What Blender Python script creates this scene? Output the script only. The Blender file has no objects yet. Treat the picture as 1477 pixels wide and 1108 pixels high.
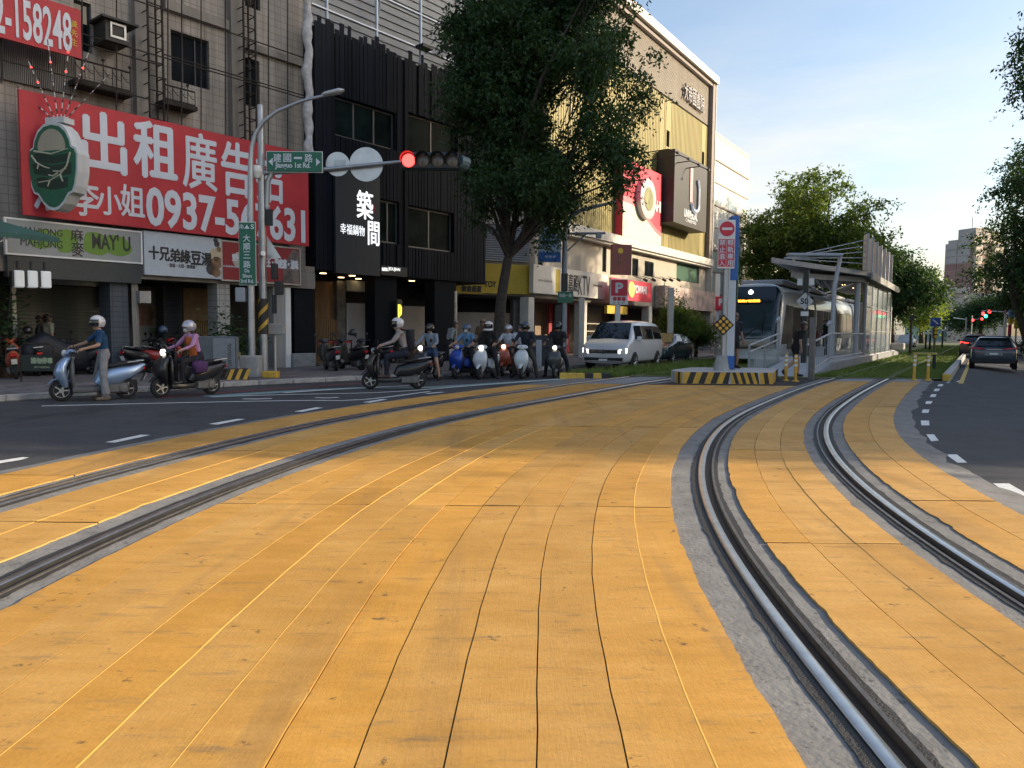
import bpy, bmesh, math, random
import numpy as np
from mathutils import Vector, Matrix
random.seed(7); RNG = np.random.default_rng(11)
SC = bpy.context.scene; COL = SC.collection
R = math.radians
# ---------------------------------------------------------------- camera
CAMH, FPX, HOR, ROLL = 1.5, 1100.0, 477.0, R(0.5)
PIT = math.atan((554 - HOR) / FPX)
_F = Vector((0, math.cos(PIT), -math.sin(PIT))); _R0 = Vector((1, 0, 0)); _U0 = Vector((0, math.sin(PIT), math.cos(PIT)))
_U = _U0 * math.cos(ROLL) - _R0 * math.sin(ROLL); _R = _R0 * math.cos(ROLL) + _U0 * math.sin(ROLL)
cd = bpy.data.cameras.new('camera'); cam = bpy.data.objects.new('camera', cd); COL.objects.link(cam)
cam.matrix_world = Matrix(((_R.x, _U.x, -_F.x, 0), (_R.y, _U.y, -_F.y, 0), (_R.z, _U.z, -_F.z, CAMH), (0, 0, 0, 1)))
cd.sensor_width = 36; cd.lens = FPX / 1477 * 36; cd.clip_start = 0.05; cd.clip_end = 6000
SC.camera = cam
# ---------------------------------------------------------------- light
SUN_EL, SUN_AZ = R(19), R(92)          # azimuth clockwise from +Y: the sun stands to the right of the view
SUN_STRENGTH, SKY_STRENGTH, EXPOSURE = 4.0, 0.15, 0.92
w = bpy.data.worlds.new('World'); SC.world = w; w.use_nodes = True
nt = w.node_tree; nt.nodes.clear()
sky = nt.nodes.new('ShaderNodeTexSky'); sky.sky_type = 'NISHITA'; sky.sun_disc = False
sky.sun_elevation = SUN_EL; sky.sun_rotation = SUN_AZ; sky.air_density = 1.0; sky.dust_density = 2.6; sky.ozone_density = 1.0
tcw = nt.nodes.new('ShaderNodeTexCoord'); mpw = nt.nodes.new('ShaderNodeMapping'); mpw.inputs['Scale'].default_value = (1.3, 1.3, 5.5)
nzw = nt.nodes.new('ShaderNodeTexNoise'); nzw.inputs['Scale'].default_value = 1.7; nzw.inputs['Detail'].default_value = 7; nzw.inputs['Roughness'].default_value = 0.55
rmw = nt.nodes.new('ShaderNodeValToRGB'); rmw.color_ramp.elements[0].position = 0.40; rmw.color_ramp.elements[0].color = (0, 0, 0, 1); rmw.color_ramp.elements[1].position = 0.64; rmw.color_ramp.elements[1].color = (0.88, 0.88, 0.88, 1)
sep = nt.nodes.new('ShaderNodeSeparateXYZ'); fal = nt.nodes.new('ShaderNodeMapRange')
fal.inputs[1].default_value = 0.40; fal.inputs[2].default_value = 0.14; fal.inputs[3].default_value = 0.0; fal.inputs[4].default_value = 1.0
mul = nt.nodes.new('ShaderNodeMath'); mul.operation = 'MULTIPLY'
mixw = nt.nodes.new('ShaderNodeMixRGB'); mixw.inputs['Color2'].default_value = (4.0, 3.75, 3.3, 1)
bg = nt.nodes.new('ShaderNodeBackground'); bg.inputs['Strength'].default_value = SKY_STRENGTH
ow = nt.nodes.new('ShaderNodeOutputWorld'); L = nt.links.new
L(tcw.outputs['Generated'], mpw.inputs[0]); L(mpw.outputs[0], nzw.inputs['Vector']); L(nzw.outputs[0], rmw.inputs[0])
L(tcw.outputs['Generated'], sep.inputs[0]); L(sep.outputs['Z'], fal.inputs[0]); L(rmw.outputs[0], mul.inputs[0]); L(fal.outputs[0], mul.inputs[1])
L(mul.outputs[0], mixw.inputs['Fac']); L(sky.outputs[0], mixw.inputs['Color1']); L(mixw.outputs[0], bg.inputs[0]); L(bg.outputs[0], ow.inputs[0])
sl = bpy.data.lights.new('sun', 'SUN'); sl.energy = SUN_STRENGTH; sl.angle = R(0.55); sl.color = (1.0, 0.83, 0.60)
so = bpy.data.objects.new('sun', sl); COL.objects.link(so)
_s = Vector((math.sin(SUN_AZ) * math.cos(SUN_EL), math.cos(SUN_AZ) * math.cos(SUN_EL), math.sin(SUN_EL)))
so.rotation_euler = _s.to_track_quat('Z', 'Y').to_euler(); so.location = (60, 0, 40)
SC.view_settings.view_transform = 'Standard'; SC.view_settings.look = 'None'; SC.view_settings.gamma = 1
SC.view_settings.use_curve_mapping = False; SC.view_settings.exposure = EXPOSURE
SC.cycles.max_bounces = 6; SC.cycles.diffuse_bounces = 3; SC.cycles.glossy_bounces = 3; SC.cycles.transmission_bounces = 4; SC.cycles.transparent_max_bounces = 8
SC.cycles.sample_clamp_indirect = 4.0; SC.cycles.caustics_reflective = False; SC.cycles.caustics_refractive = False
SC.cycles.use_denoising = True
# ---------------------------------------------------------------- measuring helpers (pixel of the 1477x1108 photograph -> place)
def ray(px, py):
    return _F + _R * ((px - 738.5) / FPX) + _U * ((554 - py) / FPX)
def G(px, py, z=0.0):
    d = ray(px, py); t = (z - CAMH) / d.z
    return Vector((d.x * t, d.y * t, z))
def AT(px, py, Y):
    d = ray(px, py); t = Y / d.y
    return Vector((d.x * t, Y, CAMH + d.z * t))
# ---------------------------------------------------------------- materials
MATS = {}
def mat(name, col, rough=0.7, metal=0.0, var=0.12, scale=6.0, bump=0.0, bscale=60.0, emit=None, estr=0.0, spec=0.5, rnd=0.0, coat=0.0, trans=0.0, streak=False, alpha=1.0, detail=5.0):
    if name in MATS: return MATS[name]
    m = bpy.data.materials.new(name); m.use_nodes = True; n = m.node_tree; b = n.nodes['Principled BSDF']
    b.inputs['Roughness'].default_value = rough; b.inputs['Metallic'].default_value = metal
    b.inputs['Specular IOR Level'].default_value = spec
    if coat: b.inputs['Coat Weight'].default_value = coat; b.inputs['Coat Roughness'].default_value = 0.06
    if trans: b.inputs['Transmission Weight'].default_value = trans
    if alpha < 1: b.inputs['Alpha'].default_value = alpha
    c = (*col, 1)
    if emit:
        b.inputs['Emission Color'].default_value = (*emit, 1); b.inputs['Emission Strength'].default_value = estr
    if var > 0 or rnd > 0:
        tc = n.nodes.new('ShaderNodeTexCoord'); src = tc.outputs['Object']
        if streak:
            mp = n.nodes.new('ShaderNodeMapping'); mp.inputs['Scale'].default_value = (1, 1, 0.12); n.links.new(src, mp.inputs[0]); src = mp.outputs[0]
        nz = n.nodes.new('ShaderNodeTexNoise'); nz.inputs['Scale'].default_value = scale; nz.inputs['Detail'].default_value = detail; nz.inputs['Roughness'].default_value = 0.6
        n.links.new(src, nz.inputs['Vector'])
        mr = n.nodes.new('ShaderNodeMapRange'); mr.inputs[1].default_value = 0.28; mr.inputs[2].default_value = 0.72
        mr.inputs[3].default_value = 1 - var; mr.inputs[4].default_value = 1 + var
        n.links.new(nz.outputs[0], mr.inputs[0]); val = mr.outputs[0]
        if rnd > 0:
            oi = n.nodes.new('ShaderNodeObjectInfo'); m2 = n.nodes.new('ShaderNodeMapRange')
            m2.inputs[3].default_value = 1 - rnd; m2.inputs[4].default_value = 1 + rnd
            n.links.new(oi.outputs['Random'], m2.inputs[0]); ml = n.nodes.new('ShaderNodeMath'); ml.operation = 'MULTIPLY'
            n.links.new(val, ml.inputs[0]); n.links.new(m2.outputs[0], ml.inputs[1]); val = ml.outputs[0]
        vm = n.nodes.new('ShaderNodeVectorMath'); vm.operation = 'SCALE'; vm.inputs[0].default_value = col
        n.links.new(val, vm.inputs['Scale']); n.links.new(vm.outputs[0], b.inputs['Base Color'])
    else:
        b.inputs['Base Color'].default_value = c
    if bump > 0:
        tc2 = n.nodes.new('ShaderNodeTexCoord'); nb = n.nodes.new('ShaderNodeTexNoise'); nb.inputs['Scale'].default_value = bscale; nb.inputs['Detail'].default_value = 4
        bp = n.nodes.new('ShaderNodeBump'); bp.inputs['Strength'].default_value = bump; bp.inputs['Distance'].default_value = 0.02
        n.links.new(tc2.outputs['Object'], nb.inputs['Vector']); n.links.new(nb.outputs[0], bp.inputs['Height']); n.links.new(bp.outputs[0], b.inputs['Normal'])
    MATS[name] = m
    return m
def add_spots(m, scale, lo, hi, col, amt=.8, sq=(1, 1, 1)):
    n = m.node_tree; b = n.nodes['Principled BSDF']; src = b.inputs['Base Color'].links[0].from_socket
    tc = n.nodes.new('ShaderNodeTexCoord'); mp = n.nodes.new('ShaderNodeMapping'); mp.inputs['Scale'].default_value = sq; nz = n.nodes.new('ShaderNodeTexNoise'); nz.inputs['Scale'].default_value = scale; nz.inputs['Detail'].default_value = 6; nz.inputs['Roughness'].default_value = .7
    n.links.new(tc.outputs['Object'], mp.inputs[0]); n.links.new(mp.outputs[0], nz.inputs['Vector']); mr = n.nodes.new('ShaderNodeMapRange'); mr.inputs[1].default_value = lo; mr.inputs[2].default_value = hi; mr.inputs[4].default_value = amt; n.links.new(nz.outputs[0], mr.inputs[0])
    mx = n.nodes.new('ShaderNodeMixRGB'); mx.inputs['Color2'].default_value = (*col, 1); n.links.new(mr.outputs[0], mx.inputs['Fac']); n.links.new(src, mx.inputs['Color1']); n.links.new(mx.outputs[0], b.inputs['Base Color']); return m
# ---------------------------------------------------------------- mesh builder
class MB:
    def __init__(s): s.v = []; s.f = []; s.m = []
    def add(s, vs, fs, mi=0):
        o = len(s.v); s.v += [tuple(p) for p in vs]; s.f += [tuple(i + o for i in f) for f in fs]; s.m += [mi] * len(fs); return s
    def box(s, c, d, rz=0.0, mi=0, rx=0.0, ry=0.0, b=0.0):
        hx, hy, hz = d[0] / 2, d[1] / 2, d[2] / 2
        if b > 0:
            b = min(b, hx * .9, hy * .9, hz * .9)
            vs = []
            for (x, y, z) in [(sx, sy, sz) for sx in (-1, 1) for sy in (-1, 1) for sz in (-1, 1)]:
                vs += [(x * hx, y * (hy - b), z * (hz - b)), (x * (hx - b), y * hy, z * (hz - b)), (x * (hx - b), y * (hy - b), z * hz)]
            me = bmesh.new()
            for p in vs: me.verts.new(p)
            r = bmesh.ops.convex_hull(me, input=me.verts)
            me.verts.index_update(); vs = [tuple(v.co) for v in me.verts]; fs = [tuple(v.index for v in f.verts) for f in me.faces]; me.free()
        else:
            vs = [(x * hx, y * hy, z * hz) for x in (-1, 1) for y in (-1, 1) for z in (-1, 1)]
            fs = [(0, 1, 3, 2), (4, 6, 7, 5), (0, 4, 5, 1), (2, 3, 7, 6), (0, 2, 6, 4), (1, 5, 7, 3)]
        M = Matrix.Rotation(rz, 3, 'Z') @ Matrix.Rotation(ry, 3, 'Y') @ Matrix.Rotation(rx, 3, 'X'); c = Vector(c)
        return s.add([M @ Vector(p) + c for p in vs], fs, mi)
    def b2(s, x0, x1, y0, y1, z0, z1, mi=0, b=0.0):
        return s.box(((x0 + x1) / 2, (y0 + y1) / 2, (z0 + z1) / 2), (abs(x1 - x0), abs(y1 - y0), abs(z1 - z0)), mi=mi, b=b)
    def tube(s, pts, r, n=8, mi=0, cap=True):
        pts = [Vector(p) for p in pts]; rs = r if isinstance(r, (list, tuple)) else [r] * len(pts)
        vs = []; fs = []; a = None
        for i, p in enumerate(pts):
            t = (pts[min(i + 1, len(pts) - 1)] - pts[max(i - 1, 0)])
            t = t.normalized() if t.length > 1e-9 else Vector((0, 0, 1))
            if a is None: a = t.orthogonal().normalized()
            a = (a - t * a.dot(t)); a = a.normalized() if a.length > 1e-6 else t.orthogonal().normalized()
            bb = t.cross(a)
            for k in range(n):
                q = 2 * math.pi * (k + .5) / n; vs.append(p + a * (math.cos(q) * rs[i]) + bb * (math.sin(q) * rs[i]))
        for i in range(len(pts) - 1):
            for k in range(n):
                k2 = (k + 1) % n; fs.append((i * n + k, i * n + k2, (i + 1) * n + k2, (i + 1) * n + k))
        if cap: fs.append(tuple(range(n))[::-1]); fs.append(tuple((len(pts) - 1) * n + k for k in range(n)))
        return s.add(vs, fs, mi)
    def cyl(s, p0, p1, r0, r1=None, n=12, mi=0):
        return s.tube([p0, p1], [r0, r0 if r1 is None else r1], n, mi)
    def loft(s, rings, mi=0, cap=True, closed=True):
        n = len(rings[0]); vs = [p for r in rings for p in r]; fs = []
        for i in range(len(rings) - 1):
            for k in range(n if closed else n - 1):
                k2 = (k + 1) % n; fs.append((i * n + k, i * n + k2, (i + 1) * n + k2, (i + 1) * n + k))
        if cap and closed: fs.append(tuple(range(n))[::-1]); fs.append(tuple((len(rings) - 1) * n + k for k in range(n)))
        return s.add(vs, fs, mi)
    def lathe(s, prof, c=(0, 0, 0), axis='z', n=16, mi=0):
        rings = []
        for (r, h) in prof:
            rg = []
            for k in range(n):
                q = 2 * math.pi * k / n; x, y = r * math.cos(q), r * math.sin(q)
                p = (x, y, h) if axis == 'z' else ((h, x, y) if axis == 'x' else (x, h, y))
                rg.append((p[0] + c[0], p[1] + c[1], p[2] + c[2]))
            rings.append(rg)
        return s.loft(rings, mi)
    def prism(s, poly, y0, y1, mi=0, plane='xz'):
        n = len(poly)
        if plane == 'xz': A = [(p[0], y0, p[1]) for p in poly]; B = [(p[0], y1, p[1]) for p in poly]
        elif plane == 'yz': A = [(y0, p[0], p[1]) for p in poly]; B = [(y1, p[0], p[1]) for p in poly]
        else: A = [(p[0], p[1], y0) for p in poly]; B = [(p[0], p[1], y1) for p in poly]
        fs = [(k, (k + 1) % n, n + (k + 1) % n, n + k) for k in range(n)] + [tuple(range(n))[::-1], tuple(range(n, 2 * n))]
        return s.add(A + B, fs, mi)
    def quad(s, a, b, c, d, mi=0): return s.add([a, b, c, d], [(0, 1, 2, 3)], mi)
    def mesh(s, name, mats, smooth=False, fix=True):
        me = bpy.data.meshes.new(name); me.from_pydata(s.v, [], s.f)
        for m in (mats if isinstance(mats, (list, tuple)) else [mats]): me.materials.append(m)
        me.polygons.foreach_set('material_index', s.m)
        if fix:
            bm = bmesh.new(); bm.from_mesh(me); bmesh.ops.recalc_face_normals(bm, faces=bm.faces); bm.to_mesh(me); bm.free()
        if smooth:
            me.polygons.foreach_set('use_smooth', [True] * len(me.polygons))
            try: me.set_sharp_from_angle(angle=R(38 if smooth is True else smooth))
            except Exception: pass
        me.update(); return me
    def build(s, name, mats, parent=None, loc=None, rz=0.0, smooth=False, fix=True):
        o = bpy.data.objects.new(name, s.mesh(name, mats, smooth, fix)); COL.objects.link(o)
        if parent: o.parent = parent
        if loc is not None: o.location = loc
        o.rotation_euler.z = rz
        return o
def tag(o, label=None, cat=None, group=None, kind=None):
    if label: o['label'] = label
    if cat: o['category'] = cat
    if group: o['group'] = group
    if kind: o['kind'] = kind
    return o
def thing(name, label, cat, loc=(0, 0, 0), rz=0.0, group=None):
    o = bpy.data.objects.new(name, None); COL.objects.link(o); o.location = loc; o.rotation_euler.z = rz; o.empty_display_size = 0.2
    return tag(o, label, cat, group)
def struct(o): o['kind'] = 'structure'; return o
def kids(o): return [c for c in bpy.data.objects if c.parent == o]
def copy_tree(o, loc=None, rz=None, label=None, group=None, parent=None):
    c = o.copy(); COL.objects.link(c)
    if parent is not None: c.parent = parent
    if loc is not None: c.location = loc
    if rz is not None: c.rotation_euler.z = rz
    if label: c['label'] = label
    if group: c['group'] = group
    for ch in o.children: copy_tree(ch, parent=c)
    return c
def sweep(path, halfw, halft, n=12, p=2.5, axis='yz', fl=None):
    """rings along a path in the local yz plane: half width along x, half thickness across the path"""
    rings = []; P = [Vector(q) for q in path]
    for i, c in enumerate(P):
        t = (P[min(i + 1, len(P) - 1)] - P[max(i - 1, 0)]).normalized(); nn = Vector((0, -t.z, t.y)) if axis == 'yz' else Vector((0, 0, 1))
        rg = []
        for k in range(n):
            q = 2 * math.pi * k / n; cx, sy = math.cos(q), math.sin(q)
            ex = math.copysign(abs(cx) ** (2 / p), cx) * halfw[i]; ey = math.copysign(abs(sy) ** (2 / p), sy) * halft[i]
            rg.append(c + Vector((ex, 0, 0)) + nn * ey)
        rings.append(rg)
    return rings
_TXT = {}
def text(name, s, size, loc, m, parent=None, rx=R(90), rz=0.0, ext=0.004, bold=0.0, sx=1.0, align='CENTER', shear=0.0, sp=1.0, lead=1.0, fit=None, fith=None):
    cu = bpy.data.curves.new(name, 'FONT'); cu.body = s; cu.size = size; cu.align_x = align; cu.align_y = 'CENTER'; cu.extrude = ext; cjk = any(ord(c_) > 0x2e00 for c_ in s); cu.offset = 0 if cjk else bold; cu.shear = shear
    cu.space_character = sp; cu.space_line = lead; cu.resolution_u = 3
    o = bpy.data.objects.new(name, cu); COL.objects.link(o); dg = bpy.context.evaluated_depsgraph_get()
    me = bpy.data.meshes.new_from_object(o.evaluated_get(dg)); bpy.data.objects.remove(o); bpy.data.curves.remove(cu)
    me.name = name
    if len(me.vertices):
        co = np.empty(len(me.vertices) * 3); me.vertices.foreach_get('co', co); co = co.reshape(-1, 3); mn = co.min(0); mx = co.max(0)
        if fit: co[:, 0] = (co[:, 0] - (mn[0] + mx[0]) / 2) * fit / (mx[0] - mn[0])
        else: co[:, 0] *= sx
        if fith: co[:, 1] = (co[:, 1] - (mn[1] + mx[1]) / 2) * fith / (mx[1] - mn[1])
        if cjk and bold > 0:      # heavier strokes: shifted copies, each a hair deeper
            bx = bold * (fit or size) / size * .9; n0 = len(co); polys = [tuple(p.vertices) for p in me.polygons]; V_ = [co]
            for i_, (dx, dy) in enumerate(((1, 0), (-1, 0), (0, 1), (0, -1))): c2 = co.copy(); c2[:, 0] += dx * bx; c2[:, 1] += dy * bx; c2[:, 2] -= .0007 * (i_ + 1); V_.append(c2)
            co = np.concatenate(V_); me2 = bpy.data.meshes.new(name); me2.from_pydata(co.tolist(), [], [tuple(v + n0 * k for v in p) for k in range(5) for p in polys]); bpy.data.meshes.remove(me); me = me2; me.name = name
        me.vertices.foreach_set('co', co.ravel())
    me.transform(Matrix.Rotation(rz, 4, 'Z') @ Matrix.Rotation(rx, 4, 'X'))
    me.materials.clear(); me.materials.append(m)
    t = bpy.data.objects.new(name, me); COL.objects.link(t); t.location = loc
    if parent: t.parent = parent
    return t
def spline(pts, step=0.25):
    """Catmull-Rom through ground points, resampled evenly"""
    P = [np.array(p[:2], float) for p in pts]; P = [2 * P[0] - P[1]] + P + [2 * P[-1] - P[-2]]; out = []
    for i in range(1, len(P) - 2):
        for t in np.linspace(0, 1, 24, endpoint=False):
            a, b, c, d = P[i - 1], P[i], P[i + 1], P[i + 2]
            out.append(.5 * ((2 * b) + (c - a) * t + (2 * a - 5 * b + 4 * c - d) * t * t + (-a + 3 * b - 3 * c + d) * t ** 3))
    out.append(P[-2]); out = np.array(out); L_ = np.concatenate([[0], np.cumsum(np.linalg.norm(np.diff(out, axis=0), axis=1))])
    s_ = np.linspace(0, L_[-1], max(3, int(L_[-1] / step) + 1)); return np.stack([np.interp(s_, L_, out[:, 0]), np.interp(s_, L_, out[:, 1])], 1)
def smooth_path(p, k=7, it=3):
    p = p.copy()
    for _ in range(it):
        q = np.pad(p, ((k, k), (0, 0)), mode='reflect', reflect_type='odd'); ker = np.ones(2 * k + 1) / (2 * k + 1)
        p = np.stack([np.convolve(q[:, j], ker, 'valid') for j in range(2)], 1)
    return p
def normals(p):
    t = np.gradient(p, axis=0); t /= np.linalg.norm(t, axis=1)[:, None]; return np.stack([t[:, 1], -t[:, 0]], 1)   # to the right of travel
def offs(p, o):
    o = np.asarray(o, float); return p + normals(p) * (o[:, None] if o.ndim else o)
def ribbon(mb, rows, mi=0):
    """rows: list of (N,3) arrays side by side"""
    n = len(rows[0]); vs = [tuple(r[i]) for r in rows for i in range(n)]; fs = []
    for a in range(len(rows) - 1):
        for i in range(n - 1): fs.append((a * n + i, (a + 1) * n + i, (a + 1) * n + i + 1, a * n + i + 1))
    return mb.add(vs, fs, mi)
def z3(p, z): return np.column_stack([p, np.full(len(p), z) if np.isscalar(z) else z])
# ================================================================ GROUND
SD = np.array([math.sin(R(31.5)), math.cos(R(31.5))]); SN = np.array([SD[1], -SD[0]])     # street direction, to its right
SRZ = R(90 - 31.5)
asphalt = mat('asphalt', (0.053, 0.055, 0.060), 0.82, var=0.22, scale=1.3, bump=0.5, bscale=150)
concrete = mat('concrete_border', (0.22, 0.215, 0.205), 0.92, var=0.22, scale=3.5, bump=0.35, bscale=30)
add_spots(concrete, 13, .59, .64, (.06, .058, .055), .6); add_spots(concrete, 2.2, .5, .75, (.31, .30, .285), .6); concrete.node_tree.nodes['Principled BSDF'].inputs['Specular IOR Level'].default_value = .2
add_spots(asphalt, .35, .5, .75, (.075, .078, .082), .6); add_spots(asphalt, 1.1, .56, .64, (.022, .023, .026), .7, (1, .3, 1))
def cracks(m, sc, w_, col):
    n = m.node_tree; b = n.nodes['Principled BSDF']; src = b.inputs['Base Color'].links[0].from_socket; tc = n.nodes.new('ShaderNodeTexCoord'); nz = n.nodes.new('ShaderNodeTexNoise'); nz.inputs['Scale'].default_value = 1.3; nz.inputs['Detail'].default_value = 5
    ma = n.nodes.new('ShaderNodeVectorMath'); ma.operation = 'MULTIPLY_ADD'; ma.inputs[1].default_value = (.9, .9, .9); vo = n.nodes.new('ShaderNodeTexVoronoi'); vo.feature = 'DISTANCE_TO_EDGE'; vo.inputs['Scale'].default_value = sc
    n.links.new(tc.outputs['Object'], nz.inputs['Vector']); n.links.new(nz.outputs['Color'], ma.inputs[0]); n.links.new(tc.outputs['Object'], ma.inputs[2]); n.links.new(ma.outputs[0], vo.inputs['Vector'])
    mr = n.nodes.new('ShaderNodeMapRange'); mr.inputs[1].default_value = 0; mr.inputs[2].default_value = w_; mr.inputs[3].default_value = .75; mr.inputs[4].default_value = 0; n.links.new(vo.outputs['Distance'], mr.inputs[0]); mx = n.nodes.new('ShaderNodeMixRGB'); mx.inputs['Color2'].default_value = (*col, 1)
    n.links.new(mr.outputs[0], mx.inputs['Fac']); n.links.new(src, mx.inputs['Color1']); n.links.new(mx.outputs[0], b.inputs['Base Color'])
cracks(asphalt, .16, .004, (.018, .018, .02))
conc2 = mat('concrete_plain', (0.36, 0.355, 0.34), 0.85, var=0.2, scale=3, bump=0.3, bscale=40)
joint = mat('joint_filler', (0.03, 0.026, 0.022), 0.9, var=0.3, scale=20, bump=0.5, bscale=80)
rubber = mat('rail_rubber', (0.035, 0.034, 0.034), 0.75, var=0.3, scale=14, bump=0.5, bscale=90)
steel = mat('rail_steel', (0.60, 0.58, 0.55), 0.30, 1.0, var=0.15, scale=9)
lip_m = mat('rail_lip', (.16, .145, .13), .5, .7, var=.3, scale=12)
groove_m = mat('rail_groove', (0.035, 0.024, 0.016), 0.7, var=0.3, scale=10)
white_paint = mat('road_paint_white', (0.74, 0.75, 0.73), 0.6, var=0.16, scale=18, bump=0.3, bscale=110)
yellow_line = mat('road_paint_yellow', (0.62, 0.40, 0.07), 0.65, var=0.2, scale=10)
red_line = mat('road_paint_red', (0.30, 0.045, 0.045), 0.7, var=0.25, scale=9)
teal_paint = mat('road_paint_bluegreen', (0.20, 0.32, 0.33), 0.65, var=0.25, scale=4)
def yellow_material():
    m = bpy.data.materials.new('yellow_paving'); m.use_nodes = True; n = m.node_tree; b = n.nodes['Principled BSDF']; N = n.nodes.new; K = n.links.new
    tc = N('ShaderNodeTexCoord'); oi = N('ShaderNodeObjectInfo')
    def noise(sc, vec, det=5, ro=0.6):
        q = N('ShaderNodeTexNoise'); q.inputs['Scale'].default_value = sc; q.inputs['Detail'].default_value = det; q.inputs['Roughness'].default_value = ro; K(vec, q.inputs['Vector']); return q
    def mapr(src, a, b_, c, d):
        q = N('ShaderNodeMapRange'); q.inputs[1].default_value = a; q.inputs[2].default_value = b_; q.inputs[3].default_value = c; q.inputs[4].default_value = d; K(src, q.inputs[0]); return q.outputs[0]
    def mul(a, b_):
        q = N('ShaderNodeMath'); q.operation = 'MULTIPLY'; K(a, q.inputs[0]); K(b_, q.inputs[1]); return q.outputs[0]
    obj = tc.outputs['Object']
    m1 = N('ShaderNodeMapping'); m1.inputs['Scale'].default_value = (1.0, 3.2, 1.0); K(obj, m1.inputs[0])      # brushed across
    m2 = N('ShaderNodeMapping'); m2.inputs['Scale'].default_value = (34.0, 3.0, 1.0); K(obj, m2.inputs[0])     # fine trowel lines along
    n1 = noise(1.1, obj); n2 = noise(2.3, m1.outputs[0], 6, .65); n3 = noise(3.0, m2.outputs[0], 3); n4 = noise(45, obj, 6, .8)
    v = mul(mapr(n1.outputs[0], .3, .7, .86, 1.10), mapr(n2.outputs[0], .3, .72, .87, 1.07))
    v = mul(v, mapr(n3.outputs[0], .3, .7, .985, 1.015)); v = mul(v, mapr(n4.outputs[0], .35, .65, .90, 1.08)); v = mul(v, mapr(oi.outputs['Random'], 0, 1, .88, 1.06))
    # tone shifts between orange-yellow and pale sand from piece to piece
    fr = N('ShaderNodeMath'); fr.operation = 'FRACT'; mm = N('ShaderNodeMath'); mm.operation = 'MULTIPLY'; mm.inputs[1].default_value = 7.31; K(oi.outputs['Random'], mm.inputs[0]); K(mm.outputs[0], fr.inputs[0])
    ad = N('ShaderNodeMath'); ad.operation = 'ADD'; K(mul(fr.outputs[0], mapr(n1.outputs[0], .3, .7, .35, 1.0)), ad.inputs[0]); K(mapr(n2.outputs[0], .45, .75, 0.0, .35), ad.inputs[1])
    mx = N('ShaderNodeMixRGB'); mx.inputs['Color1'].default_value = (0.64, 0.318, 0.052, 1); mx.inputs['Color2'].default_value = (0.60, 0.350, 0.110, 1); K(ad.outputs[0], mx.inputs['Fac'])
    # worn scuffs where the grey concrete shows
    m3 = N('ShaderNodeMapping'); m3.inputs['Scale'].default_value = (1.5, 8.0, 1.0); K(obj, m3.inputs[0]); n5 = noise(1.5, m3.outputs[0], 8, .74)
    sc = mapr(n5.outputs[0], .555, .68, 0.0, .6); m4 = N('ShaderNodeMixRGB'); m4.inputs['Color2'].default_value = (0.22, 0.165, 0.10, 1); K(sc, m4.inputs['Fac']); K(mx.outputs[0], m4.inputs['Color1'])
    n7 = noise(9, obj, 5, .7); m5 = N('ShaderNodeMixRGB'); m5.inputs['Color2'].default_value = (0.10, 0.075, 0.045, 1); K(mapr(n7.outputs[0], .635, .69, 0, .75), m5.inputs['Fac']); K(m4.outputs[0], m5.inputs['Color1'])
    m6 = N('ShaderNodeMapping'); m6.inputs['Scale'].default_value = (2.6, .22, 1.0); m6.inputs['Rotation'].default_value = (0, 0, R(12)); K(obj, m6.inputs[0]); n8 = noise(1.0, m6.outputs[0], 4, .6); m7 = N('ShaderNodeMixRGB'); m7.inputs['Color2'].default_value = (0.33, 0.20, 0.08, 1); K(mapr(n8.outputs[0], .55, .72, 0, .5), m7.inputs['Fac']); K(m5.outputs[0], m7.inputs['Color1']); m4 = m7
    vm = N('ShaderNodeVectorMath'); vm.operation = 'SCALE'; K(m4.outputs[0], vm.inputs[0]); K(v, vm.inputs['Scale']); K(vm.outputs[0], b.inputs['Base Color'])
    b.inputs['Roughness'].default_value = 0.74; b.inputs['Specular IOR Level'].default_value = 0.35
    bp = N('ShaderNodeBump'); bp.inputs['Strength'].default_value = 0.14; bp.inputs['Distance'].default_value = 0.008; bb = N('ShaderNodeMath'); bb.operation = 'ADD'
    K(n3.outputs[0], bb.inputs[0]); n6 = noise(70, obj, 4); K(n6.outputs[0], bb.inputs[1]); K(bb.outputs[0], bp.inputs['Height']); K(bp.outputs[0], b.inputs['Normal'])
    return m
YEL = yellow_material()
ridge_m = mat('yellow_ridge', (0.68, 0.38, 0.075), 0.7, var=0.12, scale=6)
# --- rails from ground measurements
def far(p, n=3, step=40.): return [(p[0] + SD[0] * step * k, p[1] + SD[1] * step * k) for k in range(1, n + 1)]
gp = lambda L_: [tuple(G(*p)[:2]) for p in L_]
RLp = [(1.27, -3), (1.27, 0)] + gp([(1271, 1108), (1173, 991), (1119, 919), (1068, 844.5), (1037, 790), (1017, 751), (1005.5, 700), (1014, 654), (1036, 621), (1069, 599), (1100, 585.5), (1138, 569), (1176.6, 555), (1222.5, 542)])
RRp = [(2.66, -3), (2.68, 0), (2.74, 2.3)] + gp([(1477, 876), (1369, 801.6), (1290.6, 747), (1228, 697), (1192, 648), (1188, 627.6), (1194, 607), (1215, 587), (1253, 562.5), (1294, 542)])
LFp = [(-4.4, -3), (-4.42, 0), (-4.4, 3)] + gp([(0, 731), (84.6, 704), (254, 665), (423, 621), (500, 606.5), (597, 588.7), (695, 574.5), (784, 562), (886, 548)])
LNp = [(-2.95, -3), (-2.95, 0), (-2.94, 2.5)] + gp([(0, 850), (169, 768.5), (254, 733), (338.5, 702.5), (423, 672), (500, 647), (597, 619), (695, 597), (784, 580.6), (886, 562)])
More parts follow.
